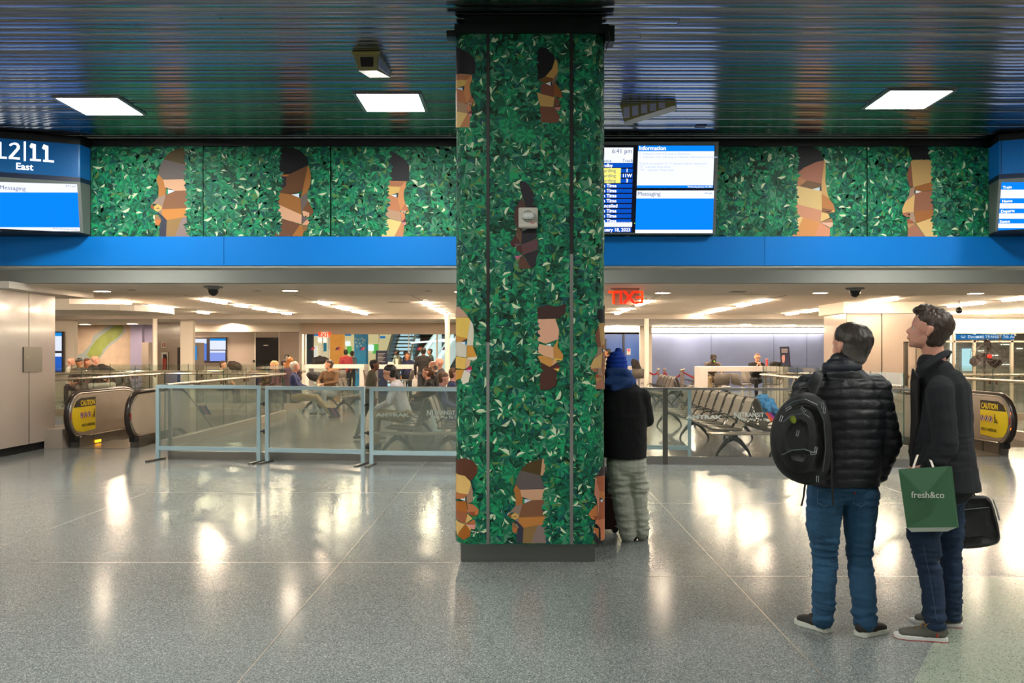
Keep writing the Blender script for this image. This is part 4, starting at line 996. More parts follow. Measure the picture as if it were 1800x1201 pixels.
# ================================================================ storefront with fan, right
d = 27.0
b = MB(); b.box(X(1640, d), X(1990, d), d, d + .02, 0, Z(586, d)); struct(b.build('window_2', GLASS('store_glass', 'eef4f2')))
b = MB()
for px, w in [(1602, 4), (1676, 2.4), (1712, 4), (1778, 4), (1844, 4), (1910, 4)]: b.box(X(px - w / 2, d), X(px + w / 2, d), d - .05, d + .05, 0, Z(586, d))
b.box(X(1602, d), X(1990, d), d - .05, d + .05, Z(602, d), Z(599, d)); b.box(X(1602, d), X(1990, d), d - .05, d + .05, Z(586.5, d), LOW); struct(b.build('trim_26', M('frame_beige', 'a59686', .4)))
e = empty('overhead_sign', (X(1718, 26.9), 26.9, Z(597, 26.9)), 0, 'longer blue overhead sign with white lettering above the fan', 'sign')
b = MB(); b.box(X(1681, 26.9), X(1754, 26.9), 26.88, 26.93, Z(597, 26.9), Z(588, 26.9)); b.build('panel', EM('sign_blue_lit', '2a78b8', .8), e)
t = MB(); t.text('\u2194 Elevator', VERT(P(1688, 594.8, 26.86)), 5.6 * 26.9 / F / .7, 'LEFT', .002); t.text('NJ TRANSIT', VERT(P(1722, 594.8, 26.86)), 5.2 * 26.9 / F / .7, 'LEFT', .002); t.build('lettering', EM('sign_white_lit', 'd8ecf8', .9), e)
b = MB(); b.ell(P(1718.5, 592.5, 26.86), (.04, .01, .04), 10, 6); b.build('symbol', EM('sign_white_lit', 'd8ecf8', .9), e)
e = empty('overhead_sign', (X(1770, 26.9), 26.9, Z(597, 26.9)), 0, 'shorter blue overhead sign right of the fan', 'sign')
b = MB(); b.box(X(1762, 26.9), X(1782, 26.9), 26.88, 26.93, Z(597, 26.9), Z(588, 26.9)); b.build('panel', EM('sign_blue_lit', '2a78b8', .8), e)
t = MB(); t.text('7th Av', VERT(P(1763, 594.8, 26.86)), 5.4 * 26.9 / F / .7, 'LEFT', .002); t.build('lettering', EM('sign_white_lit', 'd8ecf8', .9), e)
slab('shop_wall', 1590, 2000, 588, 680, 36, M('shop_right', 'a8a4a4', .4, var=.3, scale=3, stretch=(1, 1, 3)), 'busy grey shop wall beyond the right storefront', 'shop wall', floor=True)
slab('poster_screen', 1693, 1710, 613, 652, 35.9, EM('cyan_white', 'c8f0f8', 1.2), 'bright cyan-white screen behind the fan', 'display', .1)
slab('lit_panel', 1672, 1680, 588, 640, 35.9, EM('panel_white', 'fff6e0', 1.6), 'bright white panel beside the tall man\u2019s head', 'light panel', .1)
for i, (a, c, y) in enumerate([(1760, 1775, 605), (1788, 1798, 612), (1745, 1756, 624), (1762, 1776, 640), (1720, 1730, 616)]): slab('shelf_light', a, c, y, y + 1.6, 35.95, EM('panel_white', 'fff6e0', 1.6), ['upper shelf light behind the fan', 'shelf light at the right edge', 'middle shelf light behind the fan blade', 'low shelf light right of the fan', 'shelf light left of the fan hub'][i], 'light panel', .05)
# pedestal fan
df = 22.2
e = empty('pedestal_fan', (X(1733, df), df, 0), 0, 'large black drum fan with three blades and red hub behind the right railing', 'fan')
c = P(1734, 626.5, df)
b = MB()
for r in (.48, .36, .24, .12): b.tube([c + Vector((r * math.cos(a * .2618), -.1 - (.48 - r) * .15, r * math.sin(a * .2618))) for a in range(24)], .006, 5, closed=True)
for k in range(20): a = k * .31416; b.tube([c + Vector((math.cos(a) * .08, -.16, math.sin(a) * .08)), c + Vector((math.cos(a) * .48, -.1, math.sin(a) * .48))], .0035, 4)
b.build('cage', M('fan_wire', '5c5450', .4, .5), e)
for k in range(3):
    a0 = math.radians(65 + 120 * k); b = MB(); pts = []
    for r_, w_, t_ in [(.07, .05, 0), (.18, .13, .15), (.3, .2, .3), (.4, .18, .38), (.45, .08, .42)]: pts.append((r_, w_, t_))
    L1 = [c + Vector((r * math.cos(a0 + t) - w * .6 * math.sin(a0 + t), -.03, r * math.sin(a0 + t) + w * .6 * math.cos(a0 + t))) for r, w, t in pts]
    L2 = [c + Vector((r * math.cos(a0 + t) + w * .6 * math.sin(a0 + t), .05, r * math.sin(a0 + t) - w * .6 * math.cos(a0 + t))) for r, w, t in pts]
    n = len(pts); vs = L1 + L2; b.add(vs, [(i, i + 1, n + i + 1, n + i) for i in range(n - 1)]); b.add([v + Vector((0, .008, 0)) for v in vs], [(n + i, n + i + 1, i + 1, i) for i in range(n - 1)]); b.build('blade', M('fan_black', '241c1c', .4), e)
b = MB(); b.cyl(c + Vector((0, -.17, 0)), c + Vector((0, -.12, 0)), .055, 16); b.build('hub', M('fan_red', 'd0302a', .4), e)
b = MB(); b.cyl(c + Vector((0, .02, 0)), c + Vector((0, .22, 0)), .1, 16); b.build('motor', M('fan_black', '241c1c'), e)
b = MB(); b.cyl((c.x, c.y + .1, .0), (c.x, c.y + .1, c.z), .03, 10); b.cyl((c.x, c.y + .1, 0), (c.x, c.y + .1, .05), .3, 20); b.build('stand', M('fan_black', '241c1c'), e)
# doorway frame on the right pillar
b = MB(); b.box(X(1588, 20), X(1593, 20), 19.9, 20, 0, Z(601, 20)); b.box(X(1588, 20), X(1602, 20), 19.9, 20, Z(603, 20), Z(601, 20)); struct(b.build('trim_27', STEELD))
# ================================================================ fixed glass fence across the opening
FA, FBn = Vector((-5.3, 12.88, 0)), Vector((6.9, 11.79, 0)); fx = (FBn - FA).normalized(); fy = Vector((-fx.y, fx.x, 0))
def fp(px, z=0, off=0): # point on the fence line under image column px
    k = (px - VX) / F; t = (FA.x - k * FA.y) / (k * fx.y - fx.x); q = FA + fx * t; return Vector((q.x, q.y, z)) + fy * off
def fence(px0, px1, lab):
    e = empty('glass_fence', fp((px0 + px1) / 2), 0, lab, 'glass fence')
    def bar(a, c, z0, z1, th, mat, nm, off=0, bev=0):
        p0, p1 = fp(a), fp(c); b = MB(); b.prism([p0 - fy * (th / 2 - off) + Vector((0, 0, z0)), p1 - fy * (th / 2 - off) + Vector((0, 0, z0)), p1 + fy * (th / 2 + off) + Vector((0, 0, z0)), p0 + fy * (th / 2 + off) + Vector((0, 0, z0))], (0, 0, z1 - z0)); return b.build(nm, mat, e, bevel=bev)
    bar(px0, px1, 0, .115, .05, STEEL, 'base_plate')
    bar(px0, px1, 1.065, 1.10, .045, STEEL, 'top_rail')
    seams = {0: [px0, 392, 507, 640, 790, px1], 1: [px0, 1168, 1280, 1400, 1520, px1]}[0 if px0 < 900 else 1]
    for a, c in zip(seams[:-1], seams[1:]): bar(a + .3, c - .3, .115, 1.065, .012, GLF, 'glass_pane')
    if px0 > 900: bar(1165, 1173.5, 0, 1.09, .075, STEELD, 'post')
    else: bar(px0, px0 + 5, 0, 1.09, .06, STEEL, 'post')
    return e, bar
fence(297, 880, 'long glass fence with steel base plate, left of the column')
fr, _ = fence(1000, 1640, 'long glass fence with steel base plate, right of the column')
# printed marks on the fence glass
PALE = M('etched_print', 'c8cec8', .6); 
def marks(pxA, pxN, pyA, stripe_px, lab, hz=1.0):
    e = empty('glass_marks', fp(pxA, .85), 0, lab, 'printed marks'); X3 = lambda px, py, off=-.012: (lambda q: Vector((q.x, q.y, H + (HY - py) * q.y / F)))(fp(px, 0, off))
    t = MB(); t.text('AMTRAK', frame_mtx(X3(pxA, pyA + 6.4), fx, (0, 0, 1)), 6.0 * 12.3 / F / .7, 'CENTER', .0008, .003, 1.75); t.build('wide_lettering', PALE, e)
    t = MB(); t.text('TRANSIT', frame_mtx(X3(pxN + 13, pyA + 2.8), fx, (0, 0, 1)), 7.4 * 12.2 / F / .7, 'LEFT', .0008, .002, .92); t.build('bold_lettering', PALE, e)
    t = MB(); t.text('NJ', frame_mtx(X3(pxN, pyA + 4.2), fx, (0, 0, 1)), 9 * 12.2 / F / .7, 'LEFT', .0008, .004, .9); t.build('initials_lettering', PALE, e)
    t = MB(); t.text('The Way To Go.', frame_mtx(X3(pxN + 11.5, pyA + 9.4), fx, (0, 0, 1)), 4.4 * 12.2 / F / .7, 'LEFT', .0008, .001, 1.12); t.build('motto_lettering', PALE, e)
    if stripe_px:
        for k, mi in enumerate([0, 1, 2]):
            b = MB(); x0 = stripe_px + k * 5.2; b.prism([X3(x0, pyA - 4.5), X3(x0 + 5.2, pyA - 4.5), X3(x0 + 5.2 + 10, pyA + 10.5 - k * 1.0), X3(x0 + 10, pyA + 10.5 - k * 1.0)], -fy * .001); b.build('stripe', ST[mi], e)
marks(1237, 1290, 730, 1344, 'white transit lettering and orange, magenta, navy stripe on the right fence glass')
marks(690, 750, 726, None, 'faint white transit lettering on the left fence glass next to the column')
STF = [M('stripe_faded_navy', '3a4254', .5), M('stripe_faded_red', '86505a', .5), M('stripe_faded_navy2', '39405c', .5)]
def faded(px, py, lab, words=True):
    X3 = lambda a, c, off=-.012: (lambda q: Vector((q.x, q.y, H + (HY - c) * q.y / F)))(fp(a, 0, off))
    e = empty('glass_marks', fp(px, .8), 0, lab, 'printed marks')
    for k in range(3): b = MB(); x0 = px + k * 5; b.prism([X3(x0, py), X3(x0 + 5, py), X3(x0 + 15, py + 16), X3(x0 + 10, py + 16)], -fy * .001); b.build('stripe', STF[k], e)
    if words: t = MB(); t.text('NJ TRANSIT', frame_mtx(X3(px - 52, py + 8), fx, (0, 0, 1)), 6.6 * 12.5 / F / .7, 'LEFT', .0008, .002, 1.0); t.build('lettering', M('faint_etch', 'a3aaa2', .6), e)
faded(575, 717, 'faded transit lettering with navy and red stripe on the fence glass behind the middle barrier')
faded(348, 713, 'faded red and navy stripe mark on the fence glass behind the left barrier', False)
# ================================================================ free-standing framed barriers
def barrier(x0, d0, x1, d1, lab, ztop=1.12, feet=True):
    a, c = Vector((x0, d0, 0)), Vector((x1, d1, 0)); u = (c - a).normalized(); n = Vector((-u.y, u.x, 0)); L = (c - a).length
    e = empty('glass_barrier', (a + c) / 2, 0, lab, 'barrier')
    def bar(t0, t1, z0, z1, th, mat, nm):
        b = MB(); q0, q1 = a + u * t0, a + u * t1; b.prism([q0 - n * th / 2 + Vector((0, 0, z0)), q1 - n * th / 2 + Vector((0, 0, z0)), q1 + n * th / 2 + Vector((0, 0, z0)), q0 + n * th / 2 + Vector((0, 0, z0))], (0, 0, z1 - z0)); return b.build(nm, mat, e)
    w = .052
    bar(0, w, 0.02, ztop, .045, PALEBL, 'post'); bar(L - w, L, 0.02, ztop, .045, PALEBL, 'post')
    bar(w, L - w, ztop - .05, ztop, .045, PALEBL, 'top_rail'); bar(w, L - w, .15, .21, .045, PALEBL, 'bottom_rail'); bar(w, L - w, .21, ztop - .05, .01, GLH, 'glass_pane')
    if feet:
        for t in (w / 2, L - w / 2):
            q = a + u * t; b = MB(); b.prism([q - n * .28 - u * .03, q - n * .28 + u * .03, q + n * .16 + u * .03, q + n * .16 - u * .03], (0, 0, .022)); b.build('foot', STEELD, e)
        for z in (.45, .85): q = a + u * (L + .02); b = MB(); b.cyl(q + Vector((0, 0, z)) - u * .02, q + Vector((0, 0, z)) + u * .05, .012, 8); b.cyl(q + Vector((0, 0, z - .03)) + u * .03, q + Vector((0, 0, z + .03)) + u * .03, .012, 8); b.build('latch', BLACK, e)
barrier(X(275, 12.72), 12.72, X(458, 12.46), 12.46, 'pale blue-grey framed glass barrier, leftmost of three left of the column', 1.12)
barrier(X(467, 12.46), 12.46, X(641, 12.2), 12.2, 'pale blue-grey framed glass barrier, middle of three left of the column', 1.11)
barrier(X(650, 12.1), 12.1, X(838, 11.98), 11.98, 'pale blue-grey framed glass barrier, partly behind the column', 1.105)
barrier(X(1020, 12.95), 12.95, X(1215, 12.7), 12.7, 'pale blue-grey framed glass barrier behind the right fence near the person in the blue hat', 1.08, False)
# ================================================================ railings round the escalator wells
RAILM = M('rail_satin', 'c9bdb0', .25, .8)
CLIP = M('rail_clip', '6a5044', .35, .7)
def railing(pts, name, lab, seg=1.15, curb=True, gh=1.28):
    """pts: floor polyline (x,y); glass panes with curb, clips and a wide handrail"""
    e = empty(name, (pts[0][0], pts[0][1], 0), 0, lab, 'railing')
    V = [Vector((x, y, 0)) for x, y in pts]
    b = MB(); b.tube([v + Vector((0, 0, 1.06)) for v in V], 0, 8, rs=[(.075, .028)] * len(V)); b.build('handrail', RAILM, e, smooth=True)
    if curb:
        b = MB()
        for p, q in zip(V[:-1], V[1:]):
            u = (q - p).normalized(); n = Vector((-u.y, u.x, 0)) * .07; b.prism([p - n, q - n, q + n, p + n], (0, 0, .15))
        b.build('curb', CURB, e)
    acc = []
    for p, q in zip(V[:-1], V[1:]):
        L = (q - p).length; k = max(1, round(L / seg)); u = (q - p) / k
        for i in range(k): acc.append((p + u * i, p + u * (i + 1)))
    for p, q in acc:
        u = (q - p).normalized(); n = Vector((-u.y, u.x, 0)) * .009; a, c = p + u * .008, q - u * .008
        b = MB(); b.mat(0); b.prism([a - n, c - n, c + n, a + n][:4], (0, 0, .001)); b = MB(); b.prism([a - n + Vector((0, 0, .1)), c - n + Vector((0, 0, .1)), c + n + Vector((0, 0, .1)), a + n + Vector((0, 0, .1))], (0, 0, gh - .1)); b.build('glass_pane', GL, e)
        b = MB(); b.cyl(p + Vector((0, 0, .16)), p + Vector((0, 0, gh)), .008, 5); b.build('glass_edge', M('glass_edge', '1f4a40', .2), e)
        for s_ in (.12, -.12):
            r = (p if s_ > 0 else q) + u * s_; b = MB(); b.cyl(r + Vector((0, 0, .98)), r + Vector((0, 0, 1.04)), .022, 8); b.build('clip', CLIP, e)
arc = lambda cx, cy, r, a0, a1, n=6: [(cx + r * math.cos(math.radians(a0 + (a1 - a0) * k / n)), cy + r * math.sin(math.radians(a0 + (a1 - a0) * k / n))) for k in range(n + 1)]
railing([(-5.87, 14.15), (-5.87, 21.2)] + arc(-6.57, 21.2, .7, 0, 90)[1:] + [(-12.4, 21.95)], 'well_railing', 'glass railing with wide satin handrail around the left escalator well', 1.3)
railing([(-9.15, 16.6), (-9.15, 21.6)], 'well_railing', 'glass railing on the far left side of the left escalator well', 1.25)
railing([(-12.8, 24.4), (-6.1, 24.4)], 'well_railing', 'second glass railing further back at the left, in front of the seated people', 1.1)
railing([(6.0, 13.3), (6.0, 20.9)] + arc(6.7, 20.9, .7, 180, 90)[1:] + [(7.8, 21.6)], 'well_railing', 'glass railing around the right escalator well, behind the man with the backpack', 1.3)
railing([(9.25, 15.4), (9.25, 20.4)], 'well_railing', 'glass railing on the far right side of the right escalator well', 1.25)
railing([(9.8, 20.4), (15.5, 20.4)], 'well_railing', 'glass railing in front of the fan at the far right', 1.2)
# ================================================================ escalators going down
ESC = M('escalator_steel', 'c4b6a8', .36, .65, var=.06, scale=3, bump=.1, bscale=5)
RUB = M('handrail_rubber', '2a1f1b', .3)
YEL = M('caution_yellow', 'f2cf12', .4); INK = M('caution_black', '1c1712', .5)
def escalator(xl, xr, y0, side, lab):
    e = empty('escalator', ((xl + xr) / 2, y0 + .5, 0), 0, lab, 'escalator')
    R = .40; zc = .54; yf = 2.0   # newel radius, its centre height, length of the flat part
    sl = math.tan(math.radians(30)); LD = 7.0
    def outline(g, y0=y0):       # profile in (y,z), shrunk by g
        r = R - g; pts = []
        for k in range(13): a = math.radians(270 - 180 * k / 12); pts.append((y0 + R + r * math.cos(a), zc + r * math.sin(a)))
        n_top = [(y0 + yf, zc + r), (y0 + yf + .25, zc + r - .03), (y0 + yf + .5, zc + r - .13), (y0 + yf + LD, zc + r - .13 - sl * (LD - .5))]
        bot = [(y0 + yf + LD, zc - r - .13 - sl * (LD - .5)), (y0 + yf + .35, zc - r - .13), (y0 + yf + .1, zc - r - .03), (y0 + yf - .15, zc - r)]
        return pts + n_top, bot
    for x in (xl, xr):
        inn = 1 if x == xl else -1
        top, bot = outline(.045); b = MB(); P_ = [(x - .055, y, z) for y, z in top + bot]; b.prism(P_, (.11, 0, 0)); b.build('balustrade', ESC, e, bevel=.02, smooth=True)
        top, bot = outline(.0); pth = [(x, y, z) for y, z in [(y0 + R + .25, zc - R)] + top]
        b = MB(); b.tube(pth, 0, 10, rs=[(.045, .028)] * len(pth)); b.build('handrail', RUB, e, smooth=True)
        top, bot = outline(.03); pth = [(x - inn * -.035, y, z) for y, z in top]; b = MB(); b.tube(pth, .014, 8); b.build('trim_rail', STEEL, e, smooth=True)
        b = MB(); b.box(x - .075, x + .075, y0 + .28, y0 + .75, 0, .17); b.build('pedestal', STEELD, e, bevel=.008)
        b = MB(); b.box(x - .05, x + .05, y0 + .2, y0 + .36, .10, .19); b.build('inlet', BLACK, e)
        xi = x + inn * .06
        b = MB(); b.prism([(xi, y0 + .75, 0), (xi, y0 + .75, .17), (xi, y0 + yf - .1, .17), (xi, y0 + yf + LD, .17 - .15 - sl * (LD - .2)), (xi, y0 + yf + LD, -.2 - sl * (LD)), (xi, y0 + 1.5, -.3)], (inn * .02, 0, 0)); b.build('skirt', STEELD, e)
        # caution sign on the face turned to the middle of the room
        if (side < 0 and x == xl) or (side > 0 and x == xr):
            xs_ = x + inn * .0575; C = lambda y, z, o=0: (xs_ + inn * (.001 + o), y, z)
            g = empty('caution_sign', (0, 0, 0)); bpy.data.objects.remove(g)
            yy0, yy1 = y0 + .2, y0 + .86; arcp = [(y0 + R - .02 + .31 * math.cos(math.radians(a)), zc + .31 * math.sin(math.radians(a))) for a in (235, 215, 195, 175, 155, 135)]
            b = MB(); pl = [C(yy1, zc - .27)] + [C(y0 + R + .02, zc - .29)] + [C(y, z) for y, z in arcp] + [C(y0 + R - .05, zc + .29), C(yy1, zc + .29)]
            b.prism(pl, (inn * .002, 0, 0)); sg = b.build('caution_sign', YEL, e)
            b = MB(); b.prism([C(yy1, zc + .29, .002), C(yy1, zc + .14, .002), C(y0 + .12, zc + .14, .002), C(y0 + R - .2, zc + .24, .002), C(y0 + R - .05, zc + .29, .002)], (inn * .002, 0, 0)); b.build('black_band', INK, sg)
            xd = (0, -inn * -1, 0) if side < 0 else (0, -1, 0)
            cy_ = (y0 + .22 + yy1) / 2 + .05
            t = MB(); t.text('CAUTION', frame_mtx(C(cy_, zc + .16, .005), xd, (0, 0, 1)), .125, 'CENTER', .001, .004, .86); t.build('caution_lettering', YEL, sg)
            t = MB(); t.text('HOLD HANDRAIL', frame_mtx(C(cy_ + .02, zc - .2, .003), xd, (0, 0, 1)), .07, 'CENTER', .001, .001, .8); t.build('handrail_lettering', INK, sg)
            for k in range(3):
                yk = cy_ + (-.21 + k * .125) * xd[1]; b = MB(); b.cyl(C(yk, zc, .002), C(yk, zc, .005), .052, 20); b.build('symbol_disc', M('symbol_white', 'e8e0dc', .5), sg)
                b = MB(); b.tube([Vector(C(yk + .05 * math.cos(a * .3927), zc + .05 * math.sin(a * .3927), .006)) for a in range(16)], .004, 5, closed=True); b.tube([C(yk - .035, zc + .035, .006), C(yk + .035, zc - .035, .006)], .004, 5); b.build('symbol_ring', M('red_print', 'c0382c'), sg)
                b = MB(); b.cyl(C(yk, zc + .028, .005), C(yk, zc + .028, .008), .01, 8); b.tube([C(yk, zc + .015, .007), C(yk, zc - .01, .007), C(yk + .02, zc - .03, .007)], .006, 5); b.tube([C(yk, zc + .01, .007), C(yk - .02, zc - .005, .007)], .005, 5); b.build('symbol_figure', INK, sg)
            yk = cy_ + .19 * xd[1]; b = MB(); b.tube([C(yk - .05, zc - .05, .006), C(yk + .06, zc - .05, .006)], .005, 5); b.tube([C(yk - .02, zc - .05, .006), C(yk - .02, zc, .006)], .005, 5); b.tube([C(yk + .02, zc - .05, .006), C(yk + .03, zc + .05, .006)], .009, 5); b.cyl(C(yk + .03, zc + .07, .005), C(yk + .03, zc + .07, .008), .013, 8); b.build('rider_figure', INK, sg)
        # red plate (and lamps on the right unit) on the newel nose
        b = MB(); b.box(x - .05, x + .05, y0 - .0 + .032, y0 + .06, zc - .05, zc + .06); b.build('red_plate', M('red_paint', 'a8342a'), e)
        b = MB(); b.box(x - .04, x + .04, y0 + .028, y0 + .033, zc - .03, zc - .01); b.box(x - .03, x + .03, y0 + .028, y0 + .033, zc + .01, zc + .025); b.build('plate_print', M('sign_white', 'd8d0c8'), e)
        if side > 0:
            for dz in (.13, -.12): b = MB(); b.ell((x, y0 + .035, zc + dz), (.045, .02, .045), 14, 8); b.build('stop_lamp', EM('stop_lamp', 'ff5a10', 7), e)
    b = MB(); b.box(xl + .08, xr - .08, y0 + .1, y0 + 1.55, .0005, .006); b.build('landing_plate', STEELD, e)
    b = MB(); b.box(xl + .082, xl + .1, y0 + .8, y0 + .98, .03, .07); b.build('comb_light', EM('comb_amber', 'ffa818', 5), e)
    SM = M('step_metal', '55504c', .4, .8)
    for k in range(12):
        z = -.2 * max(0, k - 1) * 1.0 - .0; y = y0 + 1.6 + k * .38; b = MB(); b.box(xl + .09, xr - .09, y, y + .38, z - .2, z - .02); b.build('step', SM, e)
    if side > 0: b = MB(); b.box(xr - .075, xr - .068, y0 + .8, y0 + 2.2, .13, .16); b.build('comb_light', EM('comb_amber', 'ffa818', 5), e)
escalator(-7.47, -6.47, 14.08, -1, 'escalator going down at the left with a yellow caution sign')
escalator(6.55, 7.6, 13.08, 1, 'escalator going down at the right with red lamps on its newel')
b = MB(); b.prism([(-7.9, 14.2, 0), (-7.6, 14.2, 0), (-7.6, 15.0, 0), (-7.9, 15.0, 0)], (0, 0, .32)); struct(b.build('trim_28', CURB))
b = MB(); p = [P(100, 668, 14.5), P(117, 668, 14.5), P(117, 752, 14.5), P(94, 752, 14.5)]; b.prism(p, (0, .01, 0)); tag(b.build('glass_screen', GL), 'small glass side panel between the left pillar and the left escalator', 'glass panel')
# ================================================================ bodies: blended tapered segments, remeshed into one surface
def rings(mb, A, B, ra, rb, xa=None, n=14, capA=1.0, capB=1.0):
    A, B = Vector(A), Vector(B); t = (B - A); L = t.length; t = t.normalized() if L > 1e-6 else Vector((0, 0, 1))
    ra = ra if isinstance(ra, tuple) else (ra, ra); rb = rb if isinstance(rb, tuple) else (rb, rb)
    q = (Vector(xa) if xa is not None else (t.orthogonal())); q = (q - t * q.dot(t)); q = q.normalized() if q.length > 1e-4 else t.orthogonal().normalized(); w = t.cross(q)
    R = []
    for a in (80, 50, 20): c, s_ = math.cos(math.radians(a)), math.sin(math.radians(a)); R.append((A - t * min(ra) * s_ * capA, ra[0] * c, ra[1] * c))
    R.append((A, *ra)); R.append(((A + B) / 2, (ra[0] + rb[0]) / 2, (ra[1] + rb[1]) / 2)); R.append((B, *rb))
    for a in (20, 50, 80): c, s_ = math.cos(math.radians(a)), math.sin(math.radians(a)); R.append((B + t * min(rb) * s_ * capB, rb[0] * c, rb[1] * c))
    vs = [c + q * math.cos(2 * math.pi * k / n) * x + w * math.sin(2 * math.pi * k / n) * y for c, x, y in R for k in range(n)]
    m = len(R); fs = [(i * n + k, i * n + (k + 1) % n, (i + 1) * n + (k + 1) % n, (i + 1) * n + k) for i in range(m - 1) for k in range(n)]
    mb.add(vs, fs + [list(range(n))[::-1], list(range((m - 1) * n, m * n))])
def blob(name, segs, mat, parent, voxel=.012, smooth=2, disp=None, extra=None):
    mb = MB()
    for s in segs: rings(mb, *s[:4], xa=s[4] if len(s) > 4 else None)
    if extra: extra(mb)
    me = bpy.data.meshes.new(name); me.from_pydata(mb.v, [], mb.f); o = bpy.data.objects.new(name, me); COL.objects.link(o)
    md = o.modifiers.new('r', 'REMESH'); md.mode = 'VOXEL'; md.voxel_size = voxel
    if smooth: sm_ = o.modifiers.new('s', 'SMOOTH'); sm_.iterations = smooth; sm_.factor = .6
    dg = bpy.context.evaluated_depsgraph_get(); m2 = bpy.data.meshes.new_from_object(o.evaluated_get(dg)); bpy.data.objects.remove(o); bpy.data.meshes.remove(me)
    m2.name = name; o = bpy.data.objects.new(name, m2); COL.objects.link(o)
    n = len(m2.vertices); co = np.empty(n * 3); m2.vertices.foreach_get('co', co); co = co.reshape(-1, 3)
    if disp:
        no = np.empty(n * 3); m2.vertices.foreach_get('normal', no); no = no.reshape(-1, 3)
        dd = np.array([disp(Vector(c)) for c in co]); co = co + no * dd[:, None]
    inv = np.array(wm(parent).inverted()); co = co @ inv[:3, :3].T + inv[:3, 3]
    m2.vertices.foreach_set('co', co.ravel()); m2.materials.clear(); m2.materials.append(mat)
    m2.polygons.foreach_set('use_smooth', [True] * len(m2.polygons)); m2.update()
    o.parent = parent; WM[o.name] = wm(parent); return o
def creases(amp=.006, f=(9, 9, 26), seed=0.0):
    return lambda p: amp * noise.noise(Vector((p.x * f[0] + seed, p.y * f[1], p.z * f[2]))) + amp * .5 * noise.noise(Vector((p.x * f[0] * 2.3 + seed, p.y * f[1] * 2.3, p.z * f[2] * 2)))
def hand(wrist, dirv, palmn, thumb_side, s=1.0, curl=.5):
    """palm, four unequal curled fingers and a thumb from the side of the palm"""
    wrist = Vector(wrist); d = Vector(dirv).normalized(); n = Vector(palmn); n = (n - d * n.dot(d)).normalized(); t = d.cross(n) * thumb_side
    segs = [(wrist, wrist + d * .085 * s, (.032 * s, .016 * s), (.04 * s, .014 * s), t)]
    for k, (o, L) in enumerate([(.03, .07), (.011, .08), (-.009, .075), (-.028, .058)]):
        b = wrist + d * .088 * s + t * o * s; L *= s; a = curl * (1 + .1 * k)
        m = b + (d * math.cos(a) + n * math.sin(a)) * L * .5; e_ = m + (d * math.cos(a * 2) + n * math.sin(a * 2)) * L * .5
        segs += [(b, m, .0092 * s, .0086 * s), (m, e_, .0086 * s, .0075 * s)]
    b = wrist + d * .03 * s + t * .03 * s; m = b + (t * .75 + d * .6 + n * .35).normalized() * .04 * s; e_ = m + (d * .9 + n * .5 + t * .1).normalized() * .032 * s
    return segs + [(b, m, .0125 * s, .0105 * s), (m, e_, .0105 * s, .0085 * s)]
def head_frame(yaw, pitch, roll=0.0):
    """forward / left / up axes; yaw 0 looks away (+Y), 90 deg looks left (-X); pitch>0 looks up"""
    R = Matrix.Rotation(yaw, 3, 'Z') @ Matrix.Rotation(pitch, 3, 'X') @ Matrix.Rotation(roll, 3, 'Y')
    return R @ Vector((0, 1, 0)), R @ Vector((-1, 0, 0)), R @ Vector((0, 0, 1))
def head_segs(c, fr, s=1.0):
    f, l, u = fr; q = lambda a, b, h: Vector(c) + (f * a + l * b + u * h) * s
    sg = [(q(-.02, 0, .03), q(.02, 0, .035), (.076 * s, .082 * s), (.074 * s, .078 * s), l),
          (q(.035, 0, .03), q(.045, 0, -.055), (.064 * s, .05 * s), (.05 * s, .042 * s), l),
          (q(.055, 0, -.07), q(.068, 0, -.083), (.026 * s, .024 * s), (.018 * s, .016 * s), l),
          (q(-.01, 0, -.03), q(.03, 0, -.045), (.06 * s, .055 * s), (.055 * s, .05 * s), l),
          (q(.08, 0, .012), q(.1, 0, -.02), .009 * s, .012 * s), (q(.095, .011, -.026), q(.095, -.011, -.026), .008 * s, .008 * s),
          (q(.088, .02, -.052), q(.088, -.02, -.052), .010 * s, .010 * s), (q(.084, .03, .022), q(.084, -.03, .022), .009 * s, .009 * s)]
    for sd in (1, -1): sg += [(q(-.006, .083 * sd, .024), q(-.004, .083 * sd, .004), (.018 * s, .009 * s), (.016 * s, .009 * s), f), (q(-.004, .083 * sd, .006), q(.002, .079 * sd, -.02), (.015 * s, .009 * s), (.009 * s, .007 * s), f)]
    return sg
def eyes(c, fr, parent, s=1.0):
    f, l, u = fr
    for sd in (1, -1):
        p = Vector(c) + (f * .073 + l * .027 * sd + u * .004) * s
        b = MB(); b.ell(p, .0112 * s, 10, 8); b.mat(1); b.ell(p + f * .007 * s, .006 * s, 8, 6); b.build('eye', [M('eye_white', 'e0dcd8', .3), M('eye_dark', '1c1512', .2)], parent, smooth=True)
